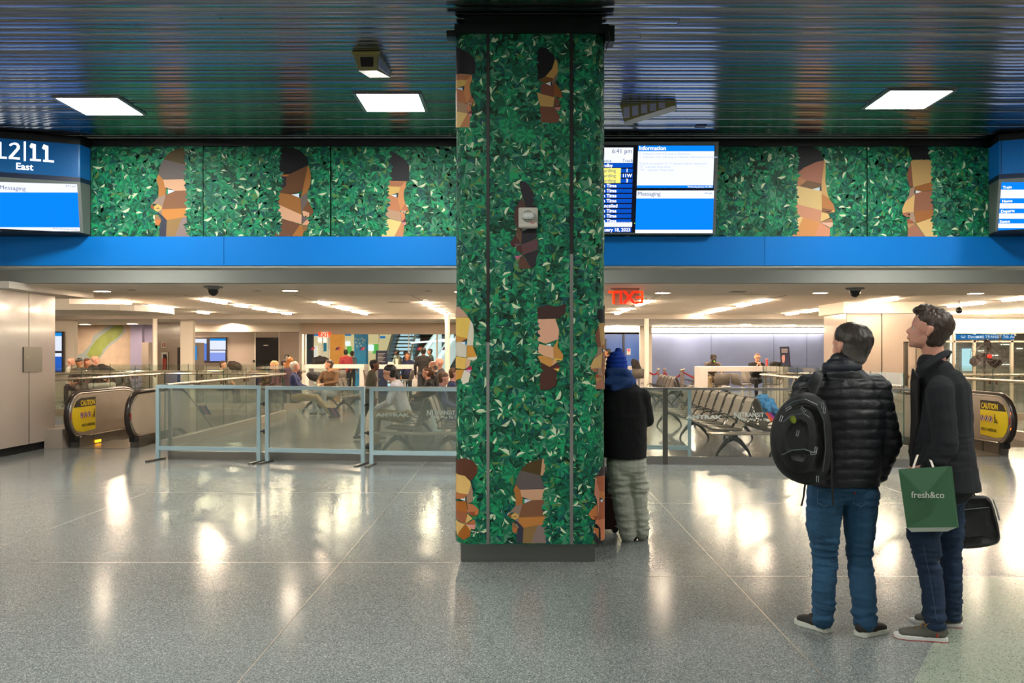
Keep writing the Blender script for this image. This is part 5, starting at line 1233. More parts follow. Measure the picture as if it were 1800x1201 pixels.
def hair_segs(c, fr, style, s=1.0):
    f, l, u = fr; q = lambda a, b, h: Vector(c) + (f * a + l * b + u * h) * s
    base = [(q(-.028, 0, .045), q(.012, 0, .06), (.083 * s, .08 * s), (.076 * s, .07 * s), l), (q(-.03, 0, .015), q(-.028, 0, -.035), (.083 * s, .068 * s), (.072 * s, .05 * s), l)]
    if style == 'short': return base + [(q(.03, 0, .085), q(.055, 0, .085), (.055 * s, .03 * s), (.05 * s, .022 * s), l)]
    if style == 'thin': return [(q(-.05, 0, -.01), q(-.05, 0, -.03), (.078 * s, .055 * s), (.06 * s, .045 * s), l)]
    if style == 'quiff': return base + [(q(-.02, 0, .085), q(.05, 0, .1), (.068 * s, .045 * s), (.055 * s, .035 * s), l), (q(.05, 0, .105), q(.085, 0, .095), (.05 * s, .026 * s), (.04 * s, .018 * s), l)]
    if style == 'long': return base + [(q(.03, 0, .085), q(.05, 0, .08), (.06 * s, .03 * s), (.058 * s, .02 * s), l), (q(-.03, .055, .03), q(-.01, .075, -.13), .035 * s, .035 * s), (q(-.03, -.055, .03), q(-.01, -.075, -.13), .035 * s, .035 * s), (q(-.05, 0, 0), q(-.06, 0, -.14), (.075 * s, .04 * s), (.08 * s, .03 * s), l)]
    if style == 'bun': return base + [(q(.03, 0, .08), q(.05, 0, .075), (.06 * s, .03 * s), (.05 * s, .02 * s), l), (q(-.1, 0, .06), q(-.115, 0, .055), .035 * s, .03 * s)]
    if style == 'tail': return base + [(q(.03, 0, .08), q(.05, 0, .075), (.06 * s, .03 * s), (.05 * s, .02 * s), l), (q(-.1, 0, .03), q(-.125, 0, -.06), .026 * s, .018 * s)]
    if style == 'cap': return [(q(-.03, 0, .055), q(.02, 0, .06), (.084 * s, .07 * s), (.08 * s, .062 * s), l), (q(.09, 0, .045), q(.13, 0, .038), (.06 * s, .012 * s), (.045 * s, .008 * s), l)]
    return []
SKIN = {k: M('skin_' + k, v, .5, var=.05, scale=30) for k, v in dict(light='d0987a', pink='cf9580', tan='b87c58', brown='7c5038', dark='4a3024').items()}
HAIRM = {k: M('hair_' + k, v, .45, var=.25, scale=60, stretch=(1, 1, .15), bump=.4, bscale=90) for k, v in
         dict(dark='1d1613', brown='3c2a20', chestnut='5c3a24', blond='b08a5c', red='7a3c1c', white='c8c2ba', grey='6c645e', ginger='8a5424').items()}
def cloth(name, hx, rough=.8, bump=.3, bscale=120): return M('cloth_' + name, hx, rough, var=.08, scale=6, bump=bump, bscale=bscale)
def figure(name, label, loc, yaw, pose, top, bottom, skin, hair, style, shoe='1c1a1a', s=1.0, lean=0.0, head_yaw=0.0, pitch=0.0, arms=None, vox=.015, legs=None, group=None):
    """generic seated / standing person, forward is local +Y; all sizes in metres at s=1"""
    e = empty('person', (loc[0], loc[1], loc[2] if len(loc) > 2 else 0), 0, label, 'person', group); L = Vector(wm(e).translation)
    Rz = Matrix.Rotation(yaw, 3, 'Z'); T = lambda x, y, z: L + Rz @ Vector((x * s, y * s, z * s)); xa = Rz @ Vector((1, 0, 0))
    sit = pose == 'sit'; hz = .50 if sit else .93
    cl_, sl_ = math.cos(lean), math.sin(lean)
    U = lambda x, y, z: T(x, y * cl_ + z * sl_, hz + z * cl_ - y * sl_)          # upper body, z from the hip
    r = lambda a, b=None: (a * s, (b or a) * s)
    sh = .185; arms = arms or ('lap' if sit else 'down')
    EL = {'lap': [(.24, .06, .24), (.10, .28, .16)], 'down': [(.24, -.02, .2), (.22, .08, -.04)], 'fwd': [(.24, .12, .26), (.06, .38, .22)], 'face': [(.2, .26, .2), (.05, .22, .46)], 'table': [(.27, .2, .28), (.04, .42, .22)]}[arms]
    kn = [(.12, .44, .52), (.12, .46, .09)] if sit else [(.10, .02, .50), (.10, -.02, .09)]
    if legs == 'walk': kn = None
    body, up, lo = [], [], []
    for a, b, ra, rb in [((0, 0, -.02), (0, 0, .14), r(.155, .11), r(.14, .1)), ((0, 0, .14), (0, 0, .36), r(.14, .1), r(.165, .11)), ((0, 0, .36), (0, -.01, .47), r(.165, .11), r(.13, .08))]:
        body.append((U(*a), U(*b), tuple(v * .86 for v in ra), tuple(v * .86 for v in rb), xa)); up.append((U(*a), U(*b), tuple(v * 1.08 for v in ra), tuple(v * 1.08 for v in rb), xa))
    hp = [(0, 0, .0)]
    lo.append((T(-.07, .0, hz), T(.07, .0, hz), .115 * s, .115 * s)); body.append((T(-.07, 0, hz), T(.07, 0, hz), .09 * s, .09 * s))
    for sd in (1, -1):
        S0 = U(sh * sd, -.01, .45); E0 = U(EL[0][0] * sd, EL[0][1], EL[0][2]); W0 = U(EL[1][0] * sd, EL[1][1], EL[1][2])
        body += [(S0, E0, .042 * s, .036 * s), (E0, W0, .034 * s, .026 * s), (U(.06 * sd, -.01, .5), S0, .04 * s, .045 * s)]
        up += [(S0, E0, .06 * s, .05 * s), (E0, E0 + (W0 - E0) * .9, .048 * s, .038 * s), (U(.05 * sd, -.01, .49), S0, .05 * s, .062 * s)]
        dv = (W0 - E0).normalized(); body += hand(W0, dv, Vector((0, 0, -1)) if abs(dv.z) < .8 else -xa * sd, sd, s, .55)
        if legs == 'walk': k_, a_ = ((.1 * sd, .16 * sd, .50), (.1 * sd, .24 * sd - .04, .10))
        elif legs == 'cross' and sd > 0: k_, a_ = (.05, .42, .60), (-.14, .58, .36)
        elif legs == 'out': k_, a_ = (.1 * sd, .42, .48), (.1 * sd, .78, .09)
        else: k_, a_ = (kn[0][0] * sd, *kn[0][1:]), (kn[1][0] * sd, *kn[1][1:])
        H0, K0, A0 = T(.085 * sd, 0, hz - .02), T(*k_), T(*a_)
        body += [(H0, K0, .07 * s, .05 * s), (K0, A0, .045 * s, .034 * s)]; lo += [(H0, K0, .09 * s, .066 * s), (K0, A0, .062 * s, .05 * s)]
        fd = Rz @ Vector((.1 * sd, 1, 0)); ft = A0 + Vector((0, 0, -.045 * s))
        blob('shoe', [(ft - fd * .05 * s, ft + fd * .13 * s, (.042 * s, .04 * s), (.044 * s, .03 * s), xa), (A0, ft, .04 * s, .04 * s)], M('shoe_' + shoe, shoe, .5), e, max(vox, .014) * s, 1)
    fr = head_frame(yaw + head_yaw, pitch - lean * .6); hc = U(0, .03, .66)
    body.append((U(0, 0, .46), hc - fr[2] * .05 * s, .052 * s, .052 * s)); body += head_segs(hc, fr, s * 1.03)
    blob('body', body, SKIN[skin], e, min(vox, .012) * s, 1); eyes(hc, fr, e, s * 1.03)
    blob('jacket', up, top, e, vox * s, 2, creases(.008 * s, (6, 6, 12), loc[0] * 3)); blob('trousers', lo, bottom, e, vox * s, 2, creases(.006 * s, (8, 8, 18), loc[0]))
    if style != 'bald': blob('hair' if style != 'cap' else 'cap', hair_segs(hc, fr, style, s * 1.03), hair if style == 'cap' else HAIRM[hair], e, .010 * s, 1, creases(.004, (40, 40, 12)))
    return e, hc, fr
def shoe(parent, heel, toe, upper, sole, lace, w=.1, h=.085, rim=None, tongue=None):
    """heel/toe: ground points; sole slab, upper, laces"""
    h0, t0 = Vector(heel), Vector(toe); f = (t0 - h0).normalized(); L = (t0 - h0).length; l = Vector((-f.y, f.x, 0)); up = Vector((0, 0, 1))
    q = lambda a, b, z: h0 + f * a * L + l * b * w + up * z
    out = [(.0, -.25), (.0, .25), (.06, .38), (.3, .36), (.55, .44), (.75, .48), (.9, .38), (.985, .15), (.985, -.15), (.9, -.38), (.75, -.48), (.55, -.42), (.3, -.36), (.06, -.38)]
    b = MB(); b.prism([q(a, c, 0) for a, c in out], (0, 0, .03)); so = b.build('sole', sole, parent, bevel=.005, smooth=True)
    if rim: b = MB(); b.prism([q(a * 1.004 - .002, c * 1.03, .005) for a, c in out], (0, 0, .005)); b.build('sole_stripe', rim, so)
    sg = [(q(.13, 0, .045), q(.4, 0, .05), (w * .38, .035), (w * .4, .04), l), (q(.4, 0, .045), q(.82, 0, .038), (w * .42, .038), (w * .40, .02), l), (q(.14, 0, .05), q(.17, 0, h), (w * .34, .045), (w * .36, .045), l), (q(.3, 0, .06), q(.42, 0, .075), (w * .3, .03), (w * .28, .02), l)]
    blob('upper', sg, upper, parent, .006, 2)
    b = MB()
    for k in range(4): a = .4 + k * .075; z = .096 - k * .011; b.tube([q(a, -.22, z - .006), q(a + .02, 0, z + .004), q(a, .22, z - .006)], .0028, 6)
    b.tube([q(.42, -.05, .1), q(.36, -.3, .105), q(.44, -.35, .085)], .0025, 6); b.tube([q(.42, .05, .1), q(.36, .3, .105), q(.44, .35, .085)], .0025, 6); b.build('laces', lace, parent)
# ---------------------------------------------------------------- man with the backpack, from behind
def PT(px, py, d): return P(px, py, d)
DENIM = M('denim_blue', '1c4664', .85, var=.16, scale=9, bump=.35, bscale=160); DENIMD = M('denim_dark', '152c48', .85, var=.14, scale=9, bump=.35, bscale=160)
d0 = 4.9; XA = Vector((1, 0, 0))
m1 = empty('person', (X(1480, d0), d0, 0), 0, 'man with short greying hair in a black quilted jacket and jeans, backpack on one shoulder', 'person')
q = lambda px, py, o=0.0: P(px, py, d0 + o)
jean = [(q(1470, 845), q(1492, 845), .135, .135), (q(1451, 868), q(1447, 925), (.108, .115), (.094, .1), XA), (q(1447, 925), q(1450, 985, .02), (.094, .1), (.072, .075), XA), (q(1450, 985, .02), q(1448, 1035, -.02), (.07, .075), (.066, .068), XA), (q(1448, 1035, -.02), q(1447, 1088, -.03), (.066, .068), (.06, .062), XA),
        (q(1512, 868), q(1511, 925), (.103, .115), (.088, .1), XA), (q(1511, 925), q(1511, 985, .0), (.088, .1), (.07, .075), XA), (q(1511, 985), q(1517, 1035, -.05), (.07, .075), (.072, .07), XA), (q(1517, 1035, -.05), q(1520, 1092, -.07), (.072, .07), (.066, .066), XA)]
def jeancrease(p):
    z = p.z; a = .005 + .010 * math.exp(-((z - .45) / .09) ** 2) + .010 * math.exp(-((z - .13) / .07) ** 2) + .006 * math.exp(-((z - .78) / .06) ** 2)
    return a * (noise.noise(Vector((p.x * 7, p.y * 7, z * 34))) + .6 * noise.noise(Vector((p.x * 14, p.y * 14, z * 60))))
blob('jeans', jean, DENIM, m1, .0075, 2, jeancrease)
b = MB()      # stitched pockets, tag
for cx in (1450, 1513):
    yb_ = d0 - .112; u = [(-13, 862), (13, 861), (13, 884), (0, 891), (-13, 884)]
    b.tube([P(cx + a, c, yb_ - .004 + (0.012 if abs(a) > 10 else 0)) for a, c in u], .0016, 5, closed=True)
b.build('pocket_stitching', M('stitch', '4c637c', .7), m1)
b = MB(); b.box(X(1502, d0 - .13), X(1503.3, d0 - .13), d0 - .136, d0 - .12, Z(869, d0 - .13), Z(865, d0 - .13)); b.build('red_tab', M('red_paint', 'a8342a'), m1)
jack = [(q(1484, 806), q(1486, 790), (.2, .14), (.205, .15), XA), (q(1486, 790), q(1487, 730), (.205, .15), (.225, .155), XA), (q(1487, 730), q(1482, 692), (.225, .155), (.215, .14), XA), (q(1482, 692), q(1480, 665), (.215, .14), (.13, .11), XA), (q(1479, 662), q(1480, 646), (.1, .095), (.092, .088), XA),
        (q(1420, 685), q(1540, 685), .088, .088), (q(1540, 692), q(1563, 778, .02), .085, .072), (q(1563, 778, .02), q(1543, 832, .1), .07, .06),
        (q(1420, 690), q(1392, 778, .02), .085, .075), (q(1392, 778, .02), q(1412, 832, .12), .07, .06)]
def quilt(p):
    z = p.z + .10 * (p.x - 1.87) * (1 if p.x > 1.87 else -1) * .6 + .012 * noise.noise(Vector((p.x * 5, p.y * 5, p.z * 3)))
    a = abs(math.sin(math.pi * z / .056)); return .009 * (a ** .45) - .006 + .0035 * noise.noise(Vector((p.x * 22, p.y * 22, p.z * 40)))
JM = M('quilted_black', '090c13', .5, var=.1, scale=20, bump=.25, bscale=90)
def frust(L_, d, n=32):
    def f(mb):
        vs = [P(cx_, py_, d) + Vector((rx * math.cos(2 * math.pi * k / n), ry * math.sin(2 * math.pi * k / n), 0)) for py_, cx_, rx, ry in L_ for k in range(n)]; m = len(L_)
        mb.add(vs, [(i * n + k, i * n + (k + 1) % n, (i + 1) * n + (k + 1) % n, (i + 1) * n + k) for i in range(m - 1) for k in range(n)] + [list(range(n))[::-1], list(range((m - 1) * n, m * n))])
    return f
blob('jacket', jack, JM, m1, .0075, 1, quilt, frust([(760, 1486, .205, .15), (800, 1485, .207, .155), (835, 1483, .205, .155), (853, 1482, .198, .15)], d0))
hc = q(1495, 613, .02); fr = head_frame(math.radians(30), math.radians(7))
body = head_segs(hc, fr, 1.12) + [(q(1483, 660), hc - fr[2] * .04, .062, .06)] + [(a, c_, tuple(v * .72 for v in ra) if isinstance(ra, tuple) else ra * .72, tuple(v * .72 for v in rb) if isinstance(rb, tuple) else rb * .72, *r_) for a, c_, ra, rb, *r_ in jack[:4] + jack[6:] + jean]
body += hand(q(1541, 838, .11), (-.5, .6, -.6), (-1, 0, 0), 1) + hand(q(1414, 838, .13), (.5, .6, -.6), (1, 0, 0), -1)
blob('body', body, SKIN['pink'], m1, .008, 1); eyes(hc, fr, m1, 1.12)
HGR = bpy.data.materials.new('hair_greying'); HGR.use_nodes = True; nt = HGR.node_tree; _b = nt.nodes['Principled BSDF']; _b.inputs['Roughness'].default_value = .5
tc = nt.nodes.new('ShaderNodeTexCoord'); sx_ = nt.nodes.new('ShaderNodeSeparateXYZ'); nt.links.new(tc.outputs['Object'], sx_.inputs[0]); mr_ = nt.nodes.new('ShaderNodeMapRange')
mr_.inputs['From Min'].default_value = 1.53; mr_.inputs['From Max'].default_value = 1.66; nt.links.new(sx_.outputs['Z'], mr_.inputs[0]); cr_ = nt.nodes.new('ShaderNodeValToRGB'); cr_.color_ramp.elements[0].color = (*lin('77706a'), 1); cr_.color_ramp.elements[1].color = (*lin('2a211d'), 1)
nz = nt.nodes.new('ShaderNodeTexNoise'); nz.inputs['Scale'].default_value = 60; ad = nt.nodes.new('ShaderNodeMath'); ad.operation = 'MULTIPLY_ADD'; ad.inputs[1].default_value = .5; nt.links.new(nz.outputs['Fac'], ad.inputs[0]); nt.links.new(mr_.outputs[0], ad.inputs[2]); sb_ = nt.nodes.new('ShaderNodeMath'); sb_.operation = 'SUBTRACT'; sb_.inputs[1].default_value = .25; nt.links.new(ad.outputs[0], sb_.inputs[0]); nt.links.new(sb_.outputs[0], cr_.inputs[0]); nt.links.new(cr_.outputs[0], _b.inputs['Base Color'])
strand = lambda p: .0035 * noise.noise(Vector((p.x * 90, p.y * 90, p.z * 22))) + .003 * noise.noise(Vector((p.x * 30, p.y * 30, p.z * 12)))
blob('hair', hair_segs(hc, fr, 'short', 1.19), HGR, m1, .006, 1, strand)
b = MB(); b.tube([q(1480, 646) + Vector((.098 * math.cos(a * .3142), .094 * math.sin(a * .3142), .0)) for a in range(20)], 0, 8, rs=[(.012, .028)] * 20, closed=True); b.build('collar', M('collar_navy', '141a28', .6), m1, smooth=True)
SPK = M('sneaker_speckled', '26221c', .7, var=.8, scale=140); SOLEW = M('sole_offwhite', 'c9ccc0', .5, var=.06, scale=30)
shoe(m1, P(1459, 1113, DF(1113)), P(1399, 1094, DF(1092)), SPK, SOLEW, M('lace_black', '14120f', .7), .105)
shoe(m1, P(1509, 1120, DF(1120)), P(1556, 1110, DF(1106)), SPK, SOLEW, M('lace_black', '14120f'), .11)
b = MB(); b.tube([P(1520, 1097, 4.83) + Vector((.04 * math.cos(a * .5236), .04 * math.sin(a * .5236), -.006)) for a in range(12)], .016, 6, closed=True); b.build('sock', WHITEW, m1)
# backpack
bp = empty('backpack', P(1410, 857, 4.6), 0, 'large black backpack with grey zip pulls hanging on the man\u2019s left shoulder', 'backpack')
ol = [(1399, 692), (1421, 687), (1446, 698), (1458, 722), (1464, 763), (1463, 818), (1448, 850), (1412, 857), (1368, 834), (1353, 796), (1352, 755), (1363, 726), (1379, 706)]
cx, cy = 1409, 775; BPM = M('pack_black', '07090a', .7, bump=.4, bscale=200); BPD = M('pack_strap', '08090a', .6)
def packloft(nm, ol, c, layers, mat, sub=2):
    b = MB(); n = len(ol)
    for d_, k in layers: b.v.extend([tuple(P(c[0] + (x - c[0]) * k, c[1] + (y - c[1]) * k, d_)) for x, y in ol])
    m = len(layers); b.f = [(i * n + k, i * n + (k + 1) % n, (i + 1) * n + (k + 1) % n, (i + 1) * n + k) for i in range(m - 1) for k in range(n)] + [list(range(n)), list(range((m - 1) * n, m * n))[::-1]]; b.mi = [0] * len(b.f)
    o = b.build(nm, mat, bp, smooth=True, sharp=math.radians(180)); md = o.modifiers.new('s', 'SUBSURF'); md.levels = md.render_levels = sub; return o
packloft('main_body', ol, (cx, cy), [(4.75, .8), (4.73, .97), (4.66, 1.0), (4.58, .98), (4.52, .9), (4.50, .7)], BPM)
o2 = [(1385, 722), (1410, 712), (1430, 722), (1438, 760), (1436, 812), (1420, 838), (1388, 832), (1366, 800), (1364, 755)]
packloft('front_pocket', o2, (1402, 775), [(4.54, .97), (4.47, .98), (4.44, .88), (4.43, .6)], BPM)
ZP = M('zip_grey', '50565a', .4, .5); ZW = M('zip_pull', 'a8adb0', .35, .5)
b = MB(); b.tube([P(x, y, 4.50) for x, y in [(1380, 716), (1395, 706), (1415, 702), (1436, 712), (1448, 740), (1451, 790), (1446, 830)]], .004, 6); b.build('zip', ZP, bp)
b = MB(); b.tube([P(x, y, 4.42) for x, y in [(1376, 742), (1392, 730), (1412, 727), (1424, 735)]], .0035, 6); b.build('zip', ZP, bp)
b = MB(); b.tube([P(x, y, 4.425) for x, y in [(1374, 800), (1392, 792), (1414, 790), (1430, 796)]], .0035, 6); b.build('zip', ZP, bp)
for x, y, a in [(1446, 713, 0), (1449, 722, 10), (1412, 720, -40), (1386, 718, 60), (1434, 791, 10), (1430, 797, 80), (1402, 762, 15), (1373, 736, 20), (1437, 842, 0)]:
    c = P(x, y, 4.41 if x < 1440 else 4.49); a = math.radians(a); u = Vector((math.sin(a), 0, math.cos(a))) * .015; v = Vector((math.cos(a), 0, -math.sin(a))) * .005
    b = MB(); b.tube([c + u + v, c + u - v, c - u - v, c - u + v], .0018, 5, closed=True); b.build('zip_pull', ZW, bp)
b = MB(); b.ell(P(1394, 737, 4.425), (.017, .006, .024), 14, 8, Matrix.Rotation(math.radians(-25), 3, 'Y')); b.build('round_badge', M('badge_olive', '7c8a20', .6, var=.5, scale=150), bp, smooth=True)
b = MB()
for k, (x, y) in enumerate([(1425, 700), (1432, 683), (1436, 668), (1440, 656), (1447, 660)]): pass
b.tube([P(1420, 700, 4.66), P(1428, 682, 4.70), P(1434, 664, 4.78), P(1440, 655, 4.88), P(1442, 664, 5.02), P(1436, 700, 5.07), P(1420, 760, 5.09)], 0, 8, rs=[(.038, .01)] * 7); b.build('shoulder_strap', BPD, bp, smooth=True)
b = MB(); b.tube([P(1459, 770, 4.62), P(1463, 800, 4.60), P(1462, 840, 4.60), P(1465, 889, 4.62)], 0, 6, rs=[(.013, .003)] * 4); b.build('hanging_strap', BPD, bp)
b = MB(); b.tube([P(1415, 852, 4.6), P(1413, 872, 4.6), P(1409, 889, 4.61)], 0, 6, rs=[(.012, .003)] * 3); b.build('hanging_strap', BPD, bp)
b = MB(); b.tube([P(1405, 692, 4.68), P(1408, 683, 4.68), P(1420, 681, 4.68), P(1424, 689, 4.68)], .007, 6); b.build('grab_loop', BPD, bp)
# ---------------------------------------------------------------- tall man in the charcoal coat
d0 = 4.85; m2 = empty('person', (X(1650, d0), d0, 0), 0, 'tall young man in a charcoal overcoat and dark jeans looking up to the left', 'person')
q = lambda px, py, o=0.0: P(px, py, d0 + o)
jean = [(q(1640, 860, -.03), q(1668, 860, .04), .12, .115), (q(1640, 870, -.04), q(1623, 938, -.09), (.1, .1), (.09, .09), XA), (q(1623, 938, -.09), q(1630, 985, -.08), (.09, .09), (.067, .07), XA), (q(1630, 985, -.08), q(1640, 1036, -.1), (.067, .07), (.06, .062), XA), (q(1640, 1036, -.1), q(1643, 1096, -.1), (.06, .06), (.058, .058), XA),
        (q(1666, 870, .08), q(1669, 940, .1), (.09, .09), (.078, .08), XA), (q(1669, 940, .1), q(1671, 985, .11), (.078, .08), (.062, .065), XA), (q(1671, 985, .11), q(1674, 1036, .11), (.062, .065), (.054, .056), XA), (q(1674, 1036, .11), q(1675, 1080, .11), (.054, .056), (.05, .05), XA)]
blob('jeans', jean, DENIMD, m2, .0075, 2, jeancrease)
b = MB(); b.tube([P(x, y, 4.688) for x, y in [(1622, 945), (1625, 968), (1630, 992), (1638, 1036), (1643, 1064), (1646, 1090)]], .001, 5); b.build('side_seam', M('stitch', '7c8ca0'), m2)
coat = [(q(1661, 846), q(1656, 800), (.185, .15), (.17, .15), XA), (q(1656, 800), q(1656, 730), (.165, .15), (.16, .16), XA), (q(1656, 730), q(1656, 690), (.16, .16), (.15, .155), XA), (q(1656, 690), q(1646, 655), (.15, .15), (.09, .1), XA),
        (q(1652, 682, -.14), q(1655, 682, .16), .07, .07), (q(1651, 690, -.155), q(1663, 780, -.19), .078, .066), (q(1663, 780, -.19), q(1637, 822, -.17), .068, .058), (q(1640, 800, -.1), q(1625, 822, -.08), .07, .05),
        (q(1660, 690, .16), q(1690, 780, .17), .06, .055), (q(1690, 780, .17), q(1697, 845, .14), .055, .05), (q(1642, 662, 0), q(1636, 640, 0), (.085, .09), (.07, .08), XA),
        (q(1640, 690, 0), q(1628, 800, 0), (.09, .13), (.08, .13), XA), (q(1622, 700, .05), q(1616, 800, .05), .03, .03)]
def skirt(mb):      # flaring coat skirt with a straight hem
    n = 28; L_ = [(735, 1655, .150, .155), (790, 1656, .165, .165), (830, 1659, .178, .172), (861, 1661, .192, .178)]
    vs = [P(cx_, py_, d0) + Vector((rx * math.cos(2 * math.pi * k / n), ry * math.sin(2 * math.pi * k / n), 0)) for py_, cx_, rx, ry in L_ for k in range(n)]
    mb.add(vs, [(i * n + k, i * n + (k + 1) % n, (i + 1) * n + (k + 1) % n, (i + 1) * n + k) for i in range(3) for k in range(n)] + [list(range(n))[::-1], list(range(3 * n, 4 * n))])
COAT = M('wool_charcoal', '1c1e23', .95, var=.1, scale=14, bump=.5, bscale=260)
fold = lambda p: .005 * noise.noise(Vector((p.x * 16, p.y * 16, p.z * 3))) + .005 * noise.noise(Vector((p.x * 6, p.y * 6, p.z * 18))) + (.008 * noise.noise(Vector((p.x * 9, p.y * 9, p.z * 40))) if .95 < p.z < 1.15 else 0)
blob('coat', coat[:-1], COAT, m2, .0075, 2, fold, skirt)
b = MB(); C0 = lambda px, py, o: P(px, py, d0 + o)
cv = [C0(1666, 616, -.02), C0(1663, 614, -.09), C0(1648, 620, -.14), C0(1625, 637, -.13), C0(1606, 647, -.08), C0(1610, 660, -.10), C0(1622, 655, -.15), C0(1645, 637, -.165), C0(1672, 624, -.13), C0(1677, 618, -.03)]
b.add(cv, [(0, 1, 8, 9), (1, 2, 7, 8), (2, 3, 6, 7), (3, 4, 5, 6)]); oc = b.build('collar', COAT, m2, smooth=True); md = oc.modifiers.new('t', 'SOLIDIFY'); md.thickness = .012; md.offset = 0; md = oc.modifiers.new('s', 'SUBSURF'); md.levels = md.render_levels = 2
b = MB(); cv = [C0(1666, 616, .0), C0(1655, 618, .12), C0(1630, 636, .14), C0(1607, 647, .05), C0(1612, 668, .04), C0(1632, 655, .14), C0(1658, 640, .13), C0(1677, 622, .0)]
b.add(cv, [(0, 1, 6, 7), (1, 2, 5, 6), (2, 3, 4, 5)]); oc = b.build('collar', COAT, m2, smooth=True); md = oc.modifiers.new('t', 'SOLIDIFY'); md.thickness = .012; md.offset = 0; md = oc.modifiers.new('s', 'SUBSURF'); md.levels = md.render_levels = 2
b = MB(); cv = [C0(1606, 648, -.06), C0(1616, 665, -.09), C0(1617, 740, -.05), C0(1606, 800, .0), C0(1601, 800, .05), C0(1604, 740, .04), C0(1603, 672, .03)]
b.add(cv, [(0, 1, 2, 5, 6), (5, 2, 3, 4)]); oc = b.build('lapel', M('coat_lining', '0c0d10', .8), m2); md = oc.modifiers.new('t', 'SOLIDIFY'); md.thickness = .01
hc = q(1634, 584, .0); fr = head_frame(math.radians(62), math.radians(14))
body = head_segs(hc, fr, 1.08) + [(q(1648, 655, 0), hc - fr[2] * .05 - fr[0] * .02, .06, .056)] + [(a, c_, tuple(v * .72 for v in ra) if isinstance(ra, tuple) else ra * .72, tuple(v * .72 for v in rb) if isinstance(rb, tuple) else rb * .72, *r_) for a, c_, ra, rb, *r_ in coat[:-2] + jean]
body += hand(q(1640, 822, -.15), (-.8, .5, -.4), (0, 1, 0), 1) + hand(q(1697, 850, .14), (0, 0, -1), (-1, 0, 0), -1, 1.0, 1.1)
blob('body', body, SKIN['pink'], m2, .0065, 1); eyes(hc, fr, m2, 1.08)
blob('hair', hair_segs(hc, fr, 'quiff', 1.13), M('hair_medium_brown', '3a2a20', .4, var=.3, scale=70, stretch=(1, 1, .2), bump=.5, bscale=120), m2, .0055, 1, lambda p: .005 * noise.noise(Vector((p.x * 70, p.y * 70, p.z * 26))) + .004 * noise.noise(Vector((p.x * 24, p.y * 24, p.z * 14))))
GRS = M('canvas_grey', '5a5850', .9, bump=.4, bscale=300); OL = M('lace_amber', 'a87830', .8)
shoe(m2, P(1666, 1129, DF(1128)), P(1569, 1121, DF(1119)), GRS, M('sole_white', 'd4d4d0', .5), OL, .105, .085, M('red_rim', 'a04040', .5))
shoe(m2, P(1692, 1104, DF(1103)), P(1597, 1095, DF(1090)), GRS, M('sole_white', 'd4d4d0'), OL, .1, .08, M('red_rim', 'a04040'))
b = MB(); b.box(X(1646, 4.7), X(1648, 4.7), 4.69, 4.70, Z(1120, 4.7), Z(1114, 4.7)); b.build('shoe_mark', M('red_paint', 'a8342a'), m2)
# green paper bag
gb = empty('paper_bag', P(1635, 935, 4.6), 0, 'green paper carrier bag with white lettering held by the man in the coat', 'paper bag')
GP = M('paper_green', '2f5a3c', .55, var=.03, scale=6); df_, db_ = 4.56, 4.68
fq = [(1582, 826), (1671.5, 820.5), (1683.5, 927), (1594, 928)]; b = MB()
v = [P(*p, df_) for p in fq] + [P(x + 2, y, db_ if i > 1 else df_ + .03) for i, (x, y) in enumerate(fq)]
v[0] += Vector((0, .02, 0)); v[1] += Vector((0, .02, 0)); mid = [P(1625, 872, df_ - .008), P(1638, 905, df_ + .006)]
b.add(v + mid, [(0, 3, 8), (3, 9, 8), (3, 2, 9), (2, 1, 9), (1, 8, 9), (1, 0, 8), (4, 5, 6, 7), (0, 4, 7, 3), (1, 2, 6, 5), (3, 7, 6, 2)]); b.build('bag_body', GP, gb)
b = MB(); b.add([v[3], v[2], P(1665, 934.5, df_ + .02), P(1602, 935.5, df_ + .02)], [(0, 3, 2, 1)]); o = b.build('bottom_fold', M('paper_white', 'b9beb6', .6), gb); md = o.modifiers.new('t', 'SOLIDIFY'); md.thickness = .003
t = MB(); t.text('fresh&co', frame_mtx(P(1631, 875.5, df_ - .012), (1, 0, -.01), (0, 0, 1)), 11 * 4.6 / F / .7, 'CENTER', .0006, .0004, 1.02); t.build('lettering', M('paper_white', 'b9beb6'), gb)
b = MB(); b.tube([P(1604, 826, df_ + .03), P(1610, 808, df_ + .06), P(1613, 800, df_ + .1)], 0, 6, rs=[(.006, .002)] * 3); b.tube([P(1641, 823, df_ + .03), P(1637, 812, df_ + .06), P(1634, 806, df_ + .1)], 0, 6, rs=[(.006, .002)] * 3); b.build('handle', WHITEW, gb)
# black briefcase
bc = empty('briefcase', P(1722, 967, 4.98), 0, 'black soft briefcase hanging behind the man in the charcoal coat', 'bag')
b = MB(); o_ = [(1683, 880), (1690, 871), (1735, 869), (1745, 880), (1761, 945), (1757, 960), (1690, 968), (1684, 960)]; bp_old = bp; bp = bc
packloft('bag_body', o_, (1722, 920), [(4.93, .86), (4.94, .98), (5.0, 1.0), (5.06, .98), (5.07, .86)], M('nylon_black', '0c0c0e', .7, bump=.3, bscale=200), 2)
packloft('front_pocket', [(1690, 905), (1735, 900), (1742, 945), (1692, 950)], (1715, 925), [(4.95, 1), (4.915, .97), (4.91, .8)], M('nylon_black', '0c0c0e'), 1); bp = bp_old
b = MB(); b.tube([P(1690, 885, 4.95), P(1693, 866, 4.97), P(1703, 860, 4.98), P(1712, 868, 4.97), P(1716, 884, 4.95)], 0, 6, rs=[(.012, .004)] * 5); b.build('handle', BPD, bc)
b = MB(); b.tube([P(1745, 878, 5.0), P(1752, 895, 5.0), P(1757, 915, 5.0)], .004, 6); b.build('zip', ZW, bc)
